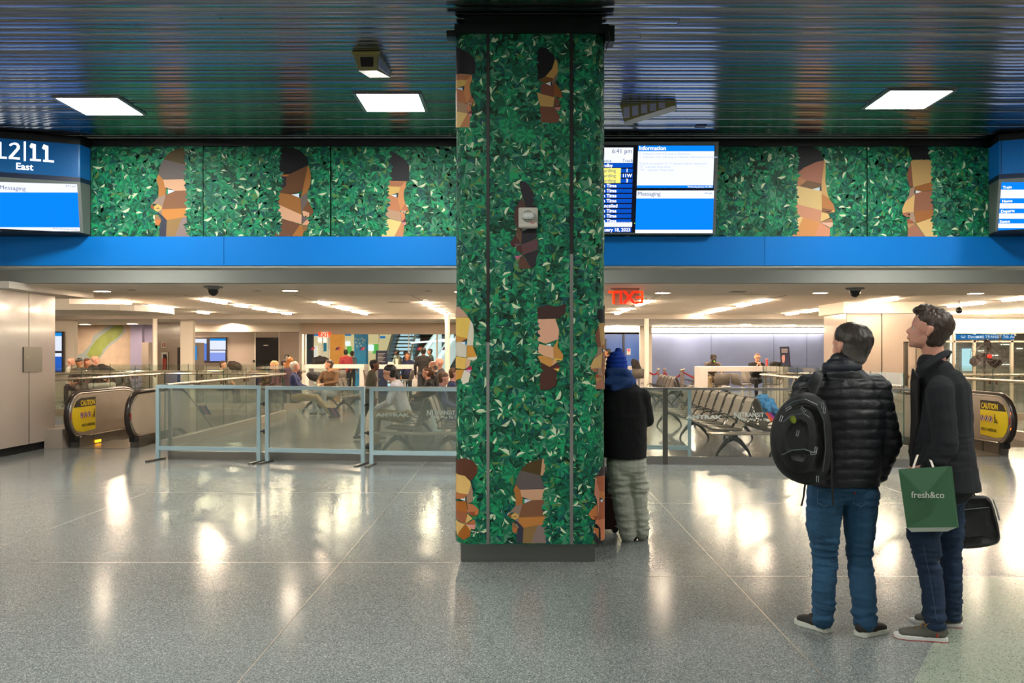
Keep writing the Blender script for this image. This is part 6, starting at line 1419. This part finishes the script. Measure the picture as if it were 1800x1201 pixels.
b = MB(); b.tube([P(1690, 897, 4.925), P(1738, 892, 4.925)], .003, 6); b.build('zip', ZP, bc)
# ---------------------------------------------------------------- person in the blue beanie beside the column
d0 = 7.25; m3 = empty('person', (X(1098, d0), d0, 0), 0, 'person in a blue beanie, blue hood, black fleece and pale trousers beside the column', 'person')
q = lambda px, py, o=0.0: P(px, py, d0 + o)
tr = [(q(1098, 815), q(1104, 815), .13, .13), (q(1087, 815), q(1092, 870, .03), (.105, .11), (.092, .1), XA), (q(1092, 870, .03), q(1104, 940, .0), (.092, .1), (.072, .08), XA), (q(1117, 815), q(1121, 872, .05), (.1, .11), (.086, .1), XA), (q(1121, 872, .05), q(1127, 936, .04), (.086, .1), (.068, .075), XA)]
blob('trousers', tr, cloth('pale_trousers', 'b3b4a6', .9), m3, .009, 2, lambda p: jeancrease(p) * 1.7)
fl_ = [(q(1097, 765), q(1096, 740), (.19, .15), (.2, .16), XA), (q(1096, 740), q(1094, 700), (.2, .16), (.2, .15), XA), (q(1094, 700), q(1090, 680), (.2, .14), (.12, .11), XA), (q(1128, 698), q(1137, 738, .03), .075, .065), (q(1137, 738, .03), q(1122, 742, .3), .06, .05), (q(1068, 698), q(1058, 740, .03), .07, .06), (q(1058, 740, .03), q(1078, 745, .28), .06, .05)]
blob('fleece', fl_, cloth('black_fleece', '08090b', .95), m3, .009, 2, creases(.006, (8, 8, 10), 2), frust([(730, 1096, .2, .16), (765, 1097, .195, .16), (804, 1098, .187, .16)], d0))
hd = [(q(1066, 671, -.1), q(1108, 673, -.1), .035, .04), (q(1087, 660, .02), q(1090, 682, .0), (.095, .10), (.14, .12), XA), (q(1070, 655, -.08), q(1098, 652, -.085), .035, .03), (q(1100, 655, -.06), q(1113, 676, -.02), .04, .035), (q(1066, 660, -.03), q(1066, 676, .0), .04, .04), (q(1100, 672, -.135), q(1078, 682, -.13), .03, .03)]
blob('hood', hd, cloth('blue_hood', '24417c', .9), m3, .009, 2, creases(.012, (10, 10, 22), 5))
bn = [(q(1084, 657), q(1084, 636), (.098, .1), (.09, .09), XA), (q(1084, 636), q(1087, 620), (.086, .086), (.04, .04), XA), (q(1087, 622), q(1088, 614), .03, .012)]
blob('beanie', bn, cloth('blue_beanie', '0a3ca8', .9), m3, .008, 2, lambda p: .004 * math.sin(p.z * 170) + .003 * noise.noise(Vector((p.x * 30, p.y * 30, p.z * 20))))
hc = q(1084, 646, .02); fr = head_frame(math.radians(10), math.radians(-15))
body = head_segs(hc, fr, 1.0) + [(q(1090, 690), hc, .06, .06)] + [(a, c_, tuple(v * .72 for v in ra) if isinstance(ra, tuple) else ra * .72, tuple(v * .72 for v in rb) if isinstance(rb, tuple) else rb * .72, *r_) for a, c_, ra, rb, *r_ in fl_ + tr] + hand(q(1120, 742, .31), (-.7, .6, .2), (0, 0, 1), 1) + hand(q(1080, 745, .29), (.7, .6, .2), (0, 0, 1), -1)
blob('body', body, SKIN['brown'], m3, .009, 1)
BT = M('boot_black', '141010', .5)
shoe(m3, P(1112, 951, DF(951)), P(1101, 943, DF(941)), BT, BT, BT, .11, .09); shoe(m3, P(1131, 946, DF(946)), P(1130, 938, DF(934)), BT, BT, BT, .11, .09)
sc_ = empty('suitcase', (.70, 7.05, 0), 0, 'burgundy suitcase standing behind the column at the person in the beanie', 'suitcase')
b = MB(); b.box(X(1045, 7.6), X(1084, 7.6), 7.5, 7.75, .04, Z(873, 7.4)); b.build('shell', M('burgundy', '3c1118', .5, bump=.2, bscale=60), sc_, bevel=.03, smooth=True)
b = MB(); b.box(X(1050, 7.6), X(1052, 7.6), 7.7, 7.72, .3, .85); b.box(X(1072, 7.6), X(1074, 7.6), 7.7, 7.72, .3, .85); b.box(X(1050, 7.6), X(1074, 7.6), 7.69, 7.73, .84, .87); b.build('pull_handle', BLACK, sc_)
for px in (1052, 1080): b = MB(); b.cyl((X(px, 7.6), 7.56, .03), (X(px, 7.6), 7.59, .03), .03, 12); b.build('wheel', BLACK, sc_)
b = MB(); b.ell((X(1060, 7.6), 7.58, .46), (.09, .09, .13), 16, 12); tag(b.build('duffel_bag', M('pack_black', '0d1012'), smooth=True), 'small black bag on top of the burgundy suitcase', 'bag')
# ================================================================ beam seating (back-to-back rows running away from the viewer)
SEATG = M('seat_grey', '6e6760', .4, .5, var=.08, scale=30); SEATB = M('seat_black', '17161a', .35, .6); LEGM = M('seat_leg', '2c2b2b', .35, .7)
_row = {}
def seat_row(face, n, pitch):
    """one row: origin at the foot of the row's near end; seats face -X (face=-1) or +X (face=1), row runs along +Y"""
    e = empty('beam_seating', (0, 0, 0), 0); f = face
    for k in range(n):
        y0, y1 = k * pitch + .07, (k + 1) * pitch - .09
        prof = [(.23, .43), (.2, .415), (-.15, .39), (-.2, .40), (-.23, .45), (-.36, .83), (-.395, .88)]
        b = MB(); b.v = [(f * x, y, z) for y in (y0, y1) for x, z in prof[:4]]; b.f = [(i, i + 1, 5 + i, 4 + i) for i in range(3)]; b.mi = [0] * 3
        o = b.build('seat', SEATG, e, local=True); md = o.modifiers.new('t', 'SOLIDIFY'); md.thickness = .02
        b = MB(); b.v = [(f * x, y, z) for y in (y0, y1) for x, z in prof[4:]]; b.f = [(i, i + 1, 4 + i, 3 + i) for i in range(2)]; b.mi = [0] * 2
        b.add([(f * (-.2), y0, .40), (f * (-.2), y1, .40), (f * (-.23), y1, .45), (f * (-.23), y0, .45)], [(0, 1, 2, 3)])
        o = b.build('backrest', SEATG, e, local=True); md = o.modifiers.new('t', 'SOLIDIFY'); md.thickness = .02
    for k in range(0, n + 1):
        y = k * pitch - .01
        if k % 1 == 0: b = MB(); b.tube([(f * -.25, y, .50), (f * -.05, y, .62), (f * .16, y, .6), (f * .2, y, .56)], 0, 6, rs=[(.022, .009)] * 4); b.build('armrest', SEATB, e, local=True)
    b = MB(); b.box(-.04, .04, -.3, n * pitch - .02, .30, .355); b.build('beam', LEGM, e, local=True)
    for y in ([-.2, n * pitch / 2, n * pitch - .05] if n > 4 else [-.2, n * pitch - .05]):
        for sd in (1, -1): b = MB(); b.tube([(sd * .01, y, .30), (sd * .10, y, .25), (sd * .20, y, .135), (sd * .25, y, .06), (sd * .265, y, .0)], 0, 8, rs=[.045, .038, .028, .02, .02]); b.build('leg', LEGM, e, local=True)
    return e
_first = True
def place_row(x, y, face, n, lab, pitch=.6):
    k = (face, n)
    if k in _row: o = copy_tree(_row[k])
    else: o = seat_row(face, n, pitch); _row[k] = o
    o.location = (x, y, 0); WM[o.name] = Matrix.Translation(Vector((x, y, 0))); o['label'] = lab; o['category'] = 'seating'; o['group'] = 'rows of beam seating in the waiting room'
    return o
def pair(xc, y, n, la, lb): place_row(xc - .41, y, -1, n, la); place_row(xc + .41, y, 1, n, lb)
pair(3.68, 13.2, 9, 'long row of grey metal seats facing left behind the right glass fence', 'row of metal seats facing right, blue jacket on it, behind the right glass fence')
pair(-1.45, 13.3, 9, 'row of seats facing left with the man in the white shirt, left of the column', 'row of grey metal seats facing right just left of the column')
pair(-5.0, 22.6, 3, 'short row of seats facing left with the old man in navy', 'short row of seats facing right with the dark coat')
pair(4.6, 24.9, 5, 'row of grey seats facing left beyond the long row, left of the high table', 'row of dark seats facing right beyond the long row')
pair(6.6, 29.0, 5, 'furthest row of grey seats facing left, behind the velvet ropes', 'furthest row of dark seats facing right behind the velvet ropes')
pair(1.7, 19.5, 5, 'row of seats facing left half hidden by the column and the beanie wearer', 'row of seats facing right behind the framed barrier by the beanie wearer')
pair(8.6, 24.2, 4, 'row of seats facing left under the right end of the high table', 'row of seats facing right behind the backpack wearer')
pair(-13.2, 27.0, 3, 'row of seats facing left at the far left by the wall map', 'row of seats facing right at the far left by the wall map')
for x, lab in ((3.68, 'steel end table across the near end of the right-hand seats'), (-1.45, 'steel end table across the near end of the left-hand seats')):
    b = MB(); b.box(x - .78, x + .95, 12.86, 13.2, .356, .376); tb = b.build('end_table', M('table_steel', 'b4a798', .3, .6), bevel=.004); tag(tb, lab, 'table')
# crumpled blue jacket on the right-facing row
bl = [(P(1338, 706, 13.9), P(1352, 712, 13.9), .12, .11), (P(1352, 712, 13.9), P(1362, 722, 13.9), .09, .07), (P(1345, 716, 13.8), P(1350, 730, 13.8), .08, .06)]
e = empty('blue_jacket', P(1350, 735, 13.9), 0, 'crumpled light blue jacket on the seats behind the right fence', 'jacket'); blob('fabric', bl, cloth('light_blue', '4f9ad0', .7), e, .012, 1, creases(.03, (14, 14, 14), 3))
# ================================================================ high tables and bar stools
TW = M('table_white', 'd8d0ca', .35)
def high_table(px0, px1, py, d, zt, lab, dep=.7, leg=.22):
    e = empty('high_table', (X((px0 + px1) / 2, d), d + dep / 2, 0), 0, lab, 'table'); a, c = X(px0, d), X(px1, d)
    b = MB(); b.box(a, c, d, d + dep, zt - .13, zt); b.build('table_top', TW, e, bevel=.006)
    for x0, x1 in ((a, a + leg), (c - leg, c)): b = MB(); b.box(x0, x1, d + .01, d + dep - .01, 0, zt - .13); b.build('leg_panel', TW, e)
    return zt
high_table(1230, 1386, 645, 23.0, 1.22, 'long white high table with panel ends in front of the blue-grey wall')
high_table(534, 640, 641, 27.0, 1.225, 'white high table left of the blurred walker, in front of the storefront', .7, .15)
high_table(650, 733, 641.5, 26.6, 1.22, 'white high table with paper cup, in front of the staircase', .7, .15)
high_table(1062, 1133, 645, 29.5, 1.13, 'white ledge table behind the person in the blue beanie', .5, .15)
st0 = empty('bar_stool', (0, 0, 0), 0); SHL = M('stool_shell', '5c5650', .45)
b = MB(); pr = [(.2, .78), (-.12, .76), (-.19, .80), (-.24, 1.06)]; b.v = [(x, y, z) for x in (-.2, .2) for y, z in pr]; b.f = [(i, i + 1, 5 + i, 4 + i) for i in range(3)]; b.mi = [0] * 3
o = b.build('shell', SHL, st0, local=True, smooth=True); md = o.modifiers.new('t', 'SOLIDIFY'); md.thickness = .025
b = MB(); b.cyl((0, 0, .02), (0, 0, .76), .03, 10); b.build('pole', M('stool_white', 'c8c0b8', .4), st0, local=True)
b = MB(); b.cyl((0, 0, 0), (0, 0, .02), .22, 20); b.build('base', M('stool_white', 'c8c0b8'), st0, local=True)
for i, (px, d, rz, lab) in enumerate([(1266, 22.6, 0, 'bar stool with its back to the viewer at the left part of the high table'), (1305, 22.5, -1.2, 'bar stool turned sideways at the middle of the high table'), (1360, 22.5, 1.3, 'bar stool turned left at the right part of the high table'),
        (1318, 24.2, 3.1, 'bar stool behind the high table under the seated woman'), (1252, 24.2, 3.1, 'bar stool behind the high table under the masked man'), (712, 26.2, 1.4, 'dark bar stool turned sideways right of the white-shirt man'), (655, 26.2, -1.2, 'bar stool left end of the cup table'), (600, 26.8, 0, 'bar stool at the left high table'), (1120, 28.6, 0, 'bar stool carrying the dark backpack behind the blue beanie')]):
    o = st0 if i == 0 else copy_tree(st0); o.location = (X(px, d), d, 0); o.rotation_euler = (0, 0, rz); WM[o.name] = Matrix.Translation(o.location) @ Matrix.Rotation(rz, 4, 'Z'); tag(o, lab, 'bar stool', 'bar stools at the high tables')
# things on the tables
e = empty('sign_stand', (X(1381, 23.2), 23.2, 1.22), 0, 'black framed notice stand with a pale hand picture on the high table', 'sign stand')
b = MB(); v = [P(1371, 610, 23.2), P(1387, 609.5, 23.2), P(1390, 645, 23.15), P(1373.5, 645, 23.15)]; b.prism(v, (0, .03, 0)); b.build('frame', BLACK, e)
b = MB(); v = [P(1372.3, 611.5, 23.18), P(1386, 611, 23.18), P(1388.5, 643, 23.13), P(1375, 643, 23.13)]; b.prism(v, (0, .01, 0)); b.build('notice_sheet', M('notice_sheet', '343a58', .5), e)
b = MB(); 
for k, y in enumerate([613.5, 616, 618.5]): b.prism([P(1374, y, 23.1), P(1384.5, y, 23.1), P(1384.5, y + 1.1, 23.1), P(1374, y + 1.1, 23.1)], (0, .01, 0))
b.build('print_lines', M('sign_white', 'd8d0c8'), e)
b = MB(); b.prism([P(1375, 625, 23.1), P(1379.5, 624, 23.1), P(1380, 632, 23.1), P(1378.5, 638, 23.1), P(1375.5, 637, 23.1), P(1374, 630, 23.1)], (0, .01, 0)); b.build('hand_picture', M('print_pink', 'd8a49c', .5), e)
b = MB(); b.box(X(1371, 23.2), X(1392, 23.2), 23.15, 23.5, 1.22, 1.235); b.build('foot', BLACK, e)
def cup(px, d, zt, h, r, mat, nm, lab, cat='cup'):
    e = empty(nm, (X(px, d), d, zt), 0, lab, cat); b = MB(); b.cyl((X(px, d), d, zt + .0015), (X(px, d), d, zt + h), r * .75, 14, r); b.build('body', mat, e, smooth=True)
    b = MB(); b.cyl((X(px, d), d, zt + h), (X(px, d), d, zt + h + .012), r * 1.05, 14); b.build('lid', WHITEW, e); return e
cup(697.5, 27.0, 1.22, .17, .05, WHITEW, 'paper_cup', 'white paper cup with straw on the high table in front of the stairs')
b = MB(); b.cyl((X(697, 26.9), 26.9, 1.40), (X(696.5, 26.9), 26.9, 1.50), .006, 6); b.build('straw', M('straw_teal', '3c8c90', .4), [o for o in bpy.data.objects if o.name.startswith('paper_cup')][0])
cup(578, 27.2, 1.225, .12, .05, WHITEW, 'paper_cup', 'small white paper cup on the left high table beside the black bag')
cup(1348, 23.3, 1.22, .2, .035, M('bottle_red', 'b84848', .3), 'soda_bottle', 'small red drink bottle beside the seated woman', 'bottle')
def lump(nm, segs, mat, lab, cat, vx=.015, cr=.02):
    c = segs[0][0]; e = empty(nm, (c[0], c[1], max(0, c[2] - .1)), 0, lab, cat); blob('fabric', segs, mat, e, vx, 1, creases(cr, (10, 10, 10), c[0])); return e
KB = cloth('bag_black', '121112', .8)
lump('duffel_bag', [(P(555, 636, 27.35), P(566, 634, 27.3), .14, .13), (P(562, 630, 27.3), P(574, 634, 27.3), .09, .09)], KB, 'black duffel bag on the left high table below the exit sign', 'bag')
lump('black_bag', [(P(1358, 641, 23.4), P(1370, 641, 23.4), .09, .07)], KB, 'black bag lying on the high table beside the notice stand', 'bag')
lump('paper_wrapping', [(P(684, 639, 26.9), P(691, 639, 26.9), .05, .04)], WHITEW, 'crumpled white paper on the high table left of the cup', 'paper')
lump('backpack', [(P(1117, 641, 28.5), P(1120, 651, 28.5), .13, .15), (P(1114, 636, 28.5), P(1118, 640, 28.5), .1, .12), (P(1124, 652, 28.5), P(1127, 655, 28.5), .06, .06)], cloth('pack_far', '2a2624', .8), 'dark backpack on the ledge behind the person in the blue beanie', 'backpack')
lump('dark_coat', [(P(547, 660, 22.9), P(560, 664, 22.9), .12, .13), (P(560, 662, 22.9), P(572, 672, 22.7), .12, .09)], cloth('coat_dark', '211f24', .85), 'dark padded coat heaped on the seat between the old man and the brown sweater', 'coat')
lump('dark_bag', [(P(408, 642, 26.5), P(417, 645, 26.5), .14, .14)], cloth('bag_brown', '30241f', .8), 'dark bag heap right of the man at the departure screens', 'bag')
lump('folded_stroller', [(P(178, 646, 27), P(196, 655, 27), .12, .14)], cloth('stroller_dark', '28262a', .8), 'dark bundle right of the bald man by the map', 'bag')
# velvet ropes
POSTM = M('post_chrome', 'b8aca0', .25, .9); RED = M('velvet_red', 'a01c26', .8)
sp = [(1157, 29.5), (1168, 29.8), (1197, 28.2), (1201, 29.2)]; tp = []
for i, (px, d) in enumerate(sp):
    e = empty('stanchion', (X(px, d), d, 0), 0, ['left', 'second from left', 'third from left', 'right'][i] + ' chrome rope post in front of the blue-grey wall', 'rope post', 'rope posts by the blue-grey wall')
    b = MB(); b.cyl((X(px, d), d, .02), (X(px, d), d, .98), .03, 12); b.build('pole', POSTM, e); b = MB(); b.cyl((X(px, d), d, 0), (X(px, d), d, .025), .17, 20); b.build('base', POSTM, e); b = MB(); b.ell((X(px, d), d, 1.01), .05, 12, 8); b.build('finial', POSTM, e, smooth=True); tp.append(Vector((X(px, d), d, .93)))
def rope(a, c, sag, lab):
    b = MB(); b.tube([a.lerp(c, t / 8) - Vector((0, 0, sag * 4 * (t / 8) * (1 - t / 8))) for t in range(9)], .028, 8); tag(b.build('velvet_rope', RED, smooth=True), lab, 'rope')
rope(P(1142, 655, 29.5), tp[0], .08, 'red velvet rope running from the slim post to the left rope post'); rope(tp[0], tp[1], .22, 'red velvet rope sagging between the two left rope posts'); rope(tp[1], P(1180, 664, 30), .05, 'red velvet rope falling right of the second rope post')
rope(P(1190, 662, 28.8), tp[2], .05, 'red velvet rope rising to the third rope post'); rope(tp[3], P(1256, 676, 25.5), .05, 'long red velvet rope running down to the high table end')
# ================================================================ people in the waiting room
PI = math.pi
def at(px, d): return (X(px, d), d)
figure('person', 'bald man in a white shirt seated at the far left below the map', at(123, 26.4), -1.3, 'sit', cloth('white', 'c8c4c0'), cloth('dk_trouser', '22232a'), 'pink', 'grey', 'bald', s=1.12)
figure('person', 'dark-haired man in black seated with head bowed at the far left', at(140, 25.3), PI, 'sit', cloth('black_top', '17151a'), cloth('dk_trouser', '22232a'), 'tan', 'dark', 'short', s=1.12, pitch=-.5)
figure('person', 'red-haired woman in a red top seated between two men at the far left', at(152, 27.3), -1.6, 'sit', cloth('red_top', '9c3a44'), cloth('pale_trousers', 'a3a498'), 'light', 'red', 'long', s=1.1)
figure('person', 'bald man in a dark jacket over a white shirt in front of the wall map', at(165, 26.1), -1.5, 'sit', cloth('black_top', '17151a'), cloth('white', 'c8c4c0'), 'pink', 'grey', 'bald', s=1.18)
figure('person', 'bearded man in a pale shirt seated before the departure screens', at(390, 26.2), -1.7, 'sit', cloth('pale_shirt', 'b8b09c'), cloth('dk_trouser', '22232a'), 'light', 'brown', 'short', s=1.05)
figure('person', 'dark-haired person bending forward beside the curved railing', at(486, 25.6), -1.6, 'sit', cloth('dark_plum', '3a2a34'), cloth('dk_trouser', '22232a'), 'tan', 'dark', 'short', s=1.12, lean=.3)
figure('person', 'blond woman in a mauve jacket seated left of the old man', at(489, 22.6), 1.9, 'sit', cloth('mauve', '6c4450'), cloth('dk_trouser', '22232a'), 'light', 'blond', 'long', s=1.08, lean=.1)
figure('person', 'ginger-haired person seated just behind the old man in navy', at(510, 24.2), .3, 'sit', cloth('dark_plum', '3a2a34'), cloth('dk_trouser', '22232a'), 'light', 'ginger', 'long', s=1.15)
figure('person', 'white-haired old man in a navy jacket and khaki trousers, legs stretched out', at(522, 20.5), -1.45, 'sit', cloth('navy', '1d2a58'), cloth('khaki', '9c8a68'), 'pink', 'white', 'short', s=1.08, legs='out', lean=-.12, shoe='5c5046')
figure('person', 'person in a brown sweater and pale jeans seated facing left', at(580, 22.2), PI - .35, 'sit', cloth('brown_sweater', '5c4228'), cloth('faded_jeans', '8c949c'), 'light', 'brown', 'short', s=1.1, head_yaw=-.9, arms='fwd')
figure('person', 'walker in an olive brown coat passing behind the middle glass barrier', at(650, 15.6), -1.5, 'stand', cloth('olive_coat', '4a4436'), cloth('olive_trouser', '55544a'), 'brown', 'dark', 'short', s=.86, legs='walk', lean=.1)
figure('person', 'dark-haired man in a white shirt seated leaning forward over his hands', at(712, 14.1), 1.5, 'sit', cloth('white_shirt', 'e0d8dc', .7), cloth('tan_trousers', 'a08058'), 'light', 'dark', 'short', lean=.3, arms='fwd', vox=.010, s=1.12)
figure('person', 'woman with tied-up hair in a black jacket seated facing left', at(754, 17.3), 1.6, 'sit', cloth('black_top', '17151a'), cloth('dk_trouser', '22232a'), 'pink', 'chestnut', 'tail', s=1.02)
figure('person', 'balding man in a dark jacket behind the woman with tied-up hair', at(764, 19.6), 1.4, 'sit', cloth('dark_grey', '26262c'), cloth('dk_trouser', '22232a'), 'pink', 'grey', 'thin', s=1.1)
figure('person', 'second bald man, furthest of the seated men beside the column', at(775, 21.5), 1.7, 'sit', cloth('dark_grey', '26262c'), cloth('dk_trouser', '22232a'), 'pink', 'grey', 'bald', s=1.14)
figure('person', 'brown-haired man in a blue suit facing right, left of the column', at(776, 14.9), -1.5, 'sit', cloth('blue_suit', '38406c'), cloth('blue_suit', '38406c'), 'pink', 'chestnut', 'short', s=.98, pitch=-.25, vox=.010)
figure('person', 'man with dark red hair seated facing right at the column edge', at(795, 16.2), -1.4, 'sit', cloth('navy', '1d2a58'), cloth('dk_trouser', '22232a'), 'pink', 'chestnut', 'short', s=1.02, pitch=-.2)
figure('person', 'man in a black coat with olive hood standing at the cup table, seen from behind', at(744, 26.0), .15, 'stand', cloth('black_coat', '1c1817'), cloth('dk_trouser', '22232a'), 'brown', 'dark', 'short', s=1.03)
figure('person', 'woman in a patterned scarf at the high table left of the man in black', at(717, 28.2), PI - .4, 'stand', cloth('navy_far', '20284c'), cloth('dk_trouser', '22232a'), 'tan', 'chestnut', 'long', s=.93, head_yaw=.5)
figure('person', 'person in a khaki coat walking below the staircase', at(699, 34), 1.2, 'stand', cloth('khaki_coat', '6c6450'), cloth('dk_trouser', '22232a'), 'brown', 'dark', 'short', legs='walk', s=1.0, vox=.02)
figure('person', 'person in dark blue walking beside the staircase', at(712, 35), -1.2, 'stand', cloth('navy_far', '20284c'), cloth('dk_trouser', '22232a'), 'tan', 'dark', 'short', legs='walk', s=.98, vox=.02)
figure('person', 'person in dark green beyond the glass, right of the man in black', at(757, 33), 1.9, 'stand', cloth('dark_green', '26382e'), cloth('dk_trouser', '22232a'), 'tan', 'dark', 'short', legs='walk', s=1.02, vox=.02)
figure('person', 'person in a red jacket beyond the storefront, left of the blue pillar', at(608, 33.5), .5, 'stand', cloth('red_far', 'a02c34'), cloth('dk_trouser', '22232a'), 'tan', 'dark', 'short', s=1.0, vox=.02)
figure('person', 'person in grey beyond the storefront next to the blue pillar', at(618.5, 35), -.5, 'stand', cloth('grey_far', '5c5a60'), cloth('dk_trouser', '22232a'), 'tan', 'dark', 'short', s=.97, vox=.02)
figure('person', 'person in a cream coat standing between the column and the blue beanie', at(1070, 27), 1.2, 'stand', cloth('cream_coat', 'b8a890'), cloth('dk_trouser', '22232a'), 'tan', 'dark', 'short', s=1.0)
_mm = figure('person', 'masked man in cap and headphones slumped over the high table', at(1250, 24.4), PI, 'sit', cloth('olive_puffer', '4a4038', .5), cloth('khaki', '9c8a68'), 'dark', cloth('cap_black', '121214'), 'cap', s=.98, lean=.42, pitch=-.1, arms='table', vox=.012)
_e, _h, _f3 = _mm
b = MB(); b.ell(_h + _f3[0] * .075 - _f3[2] * .045, (.06, .055, .05), 14, 8); b.build('mask', M('mask_black', '101012', .7), _e, smooth=True)
b = MB(); b.ell(_h + _f3[0] * .128 - _f3[2] * .045, (.028, .01, .028), 12, 6); b.build('mask_disc', M('mask_green', '7cb020', .5, emit='7cb020', es=.3), _e, smooth=True)
_e.location.z = .37
_f = figure('person', 'woman with glasses in a black top at the high table, hand to her face', at(1329, 24.3), PI, 'sit', cloth('black_top', '17151a'), cloth('dk_trouser', '22232a'), 'light', 'chestnut', 'bun', s=.98, lean=.15, arms='face', vox=.012, head_yaw=-.2)
b = MB()
for sd in (1, -1): b.tube([_f[1] + _f[2][0] * .098 + _f[2][1] * (.031 * sd + .024 * math.cos(a * .5236)) + _f[2][2] * (.004 + .02 * math.sin(a * .5236)) for a in range(12)], .004, 5, closed=True)
b.build('glasses', M('glasses_dark', '20161c', .3), _f[0])
_f[0].location.z = .33
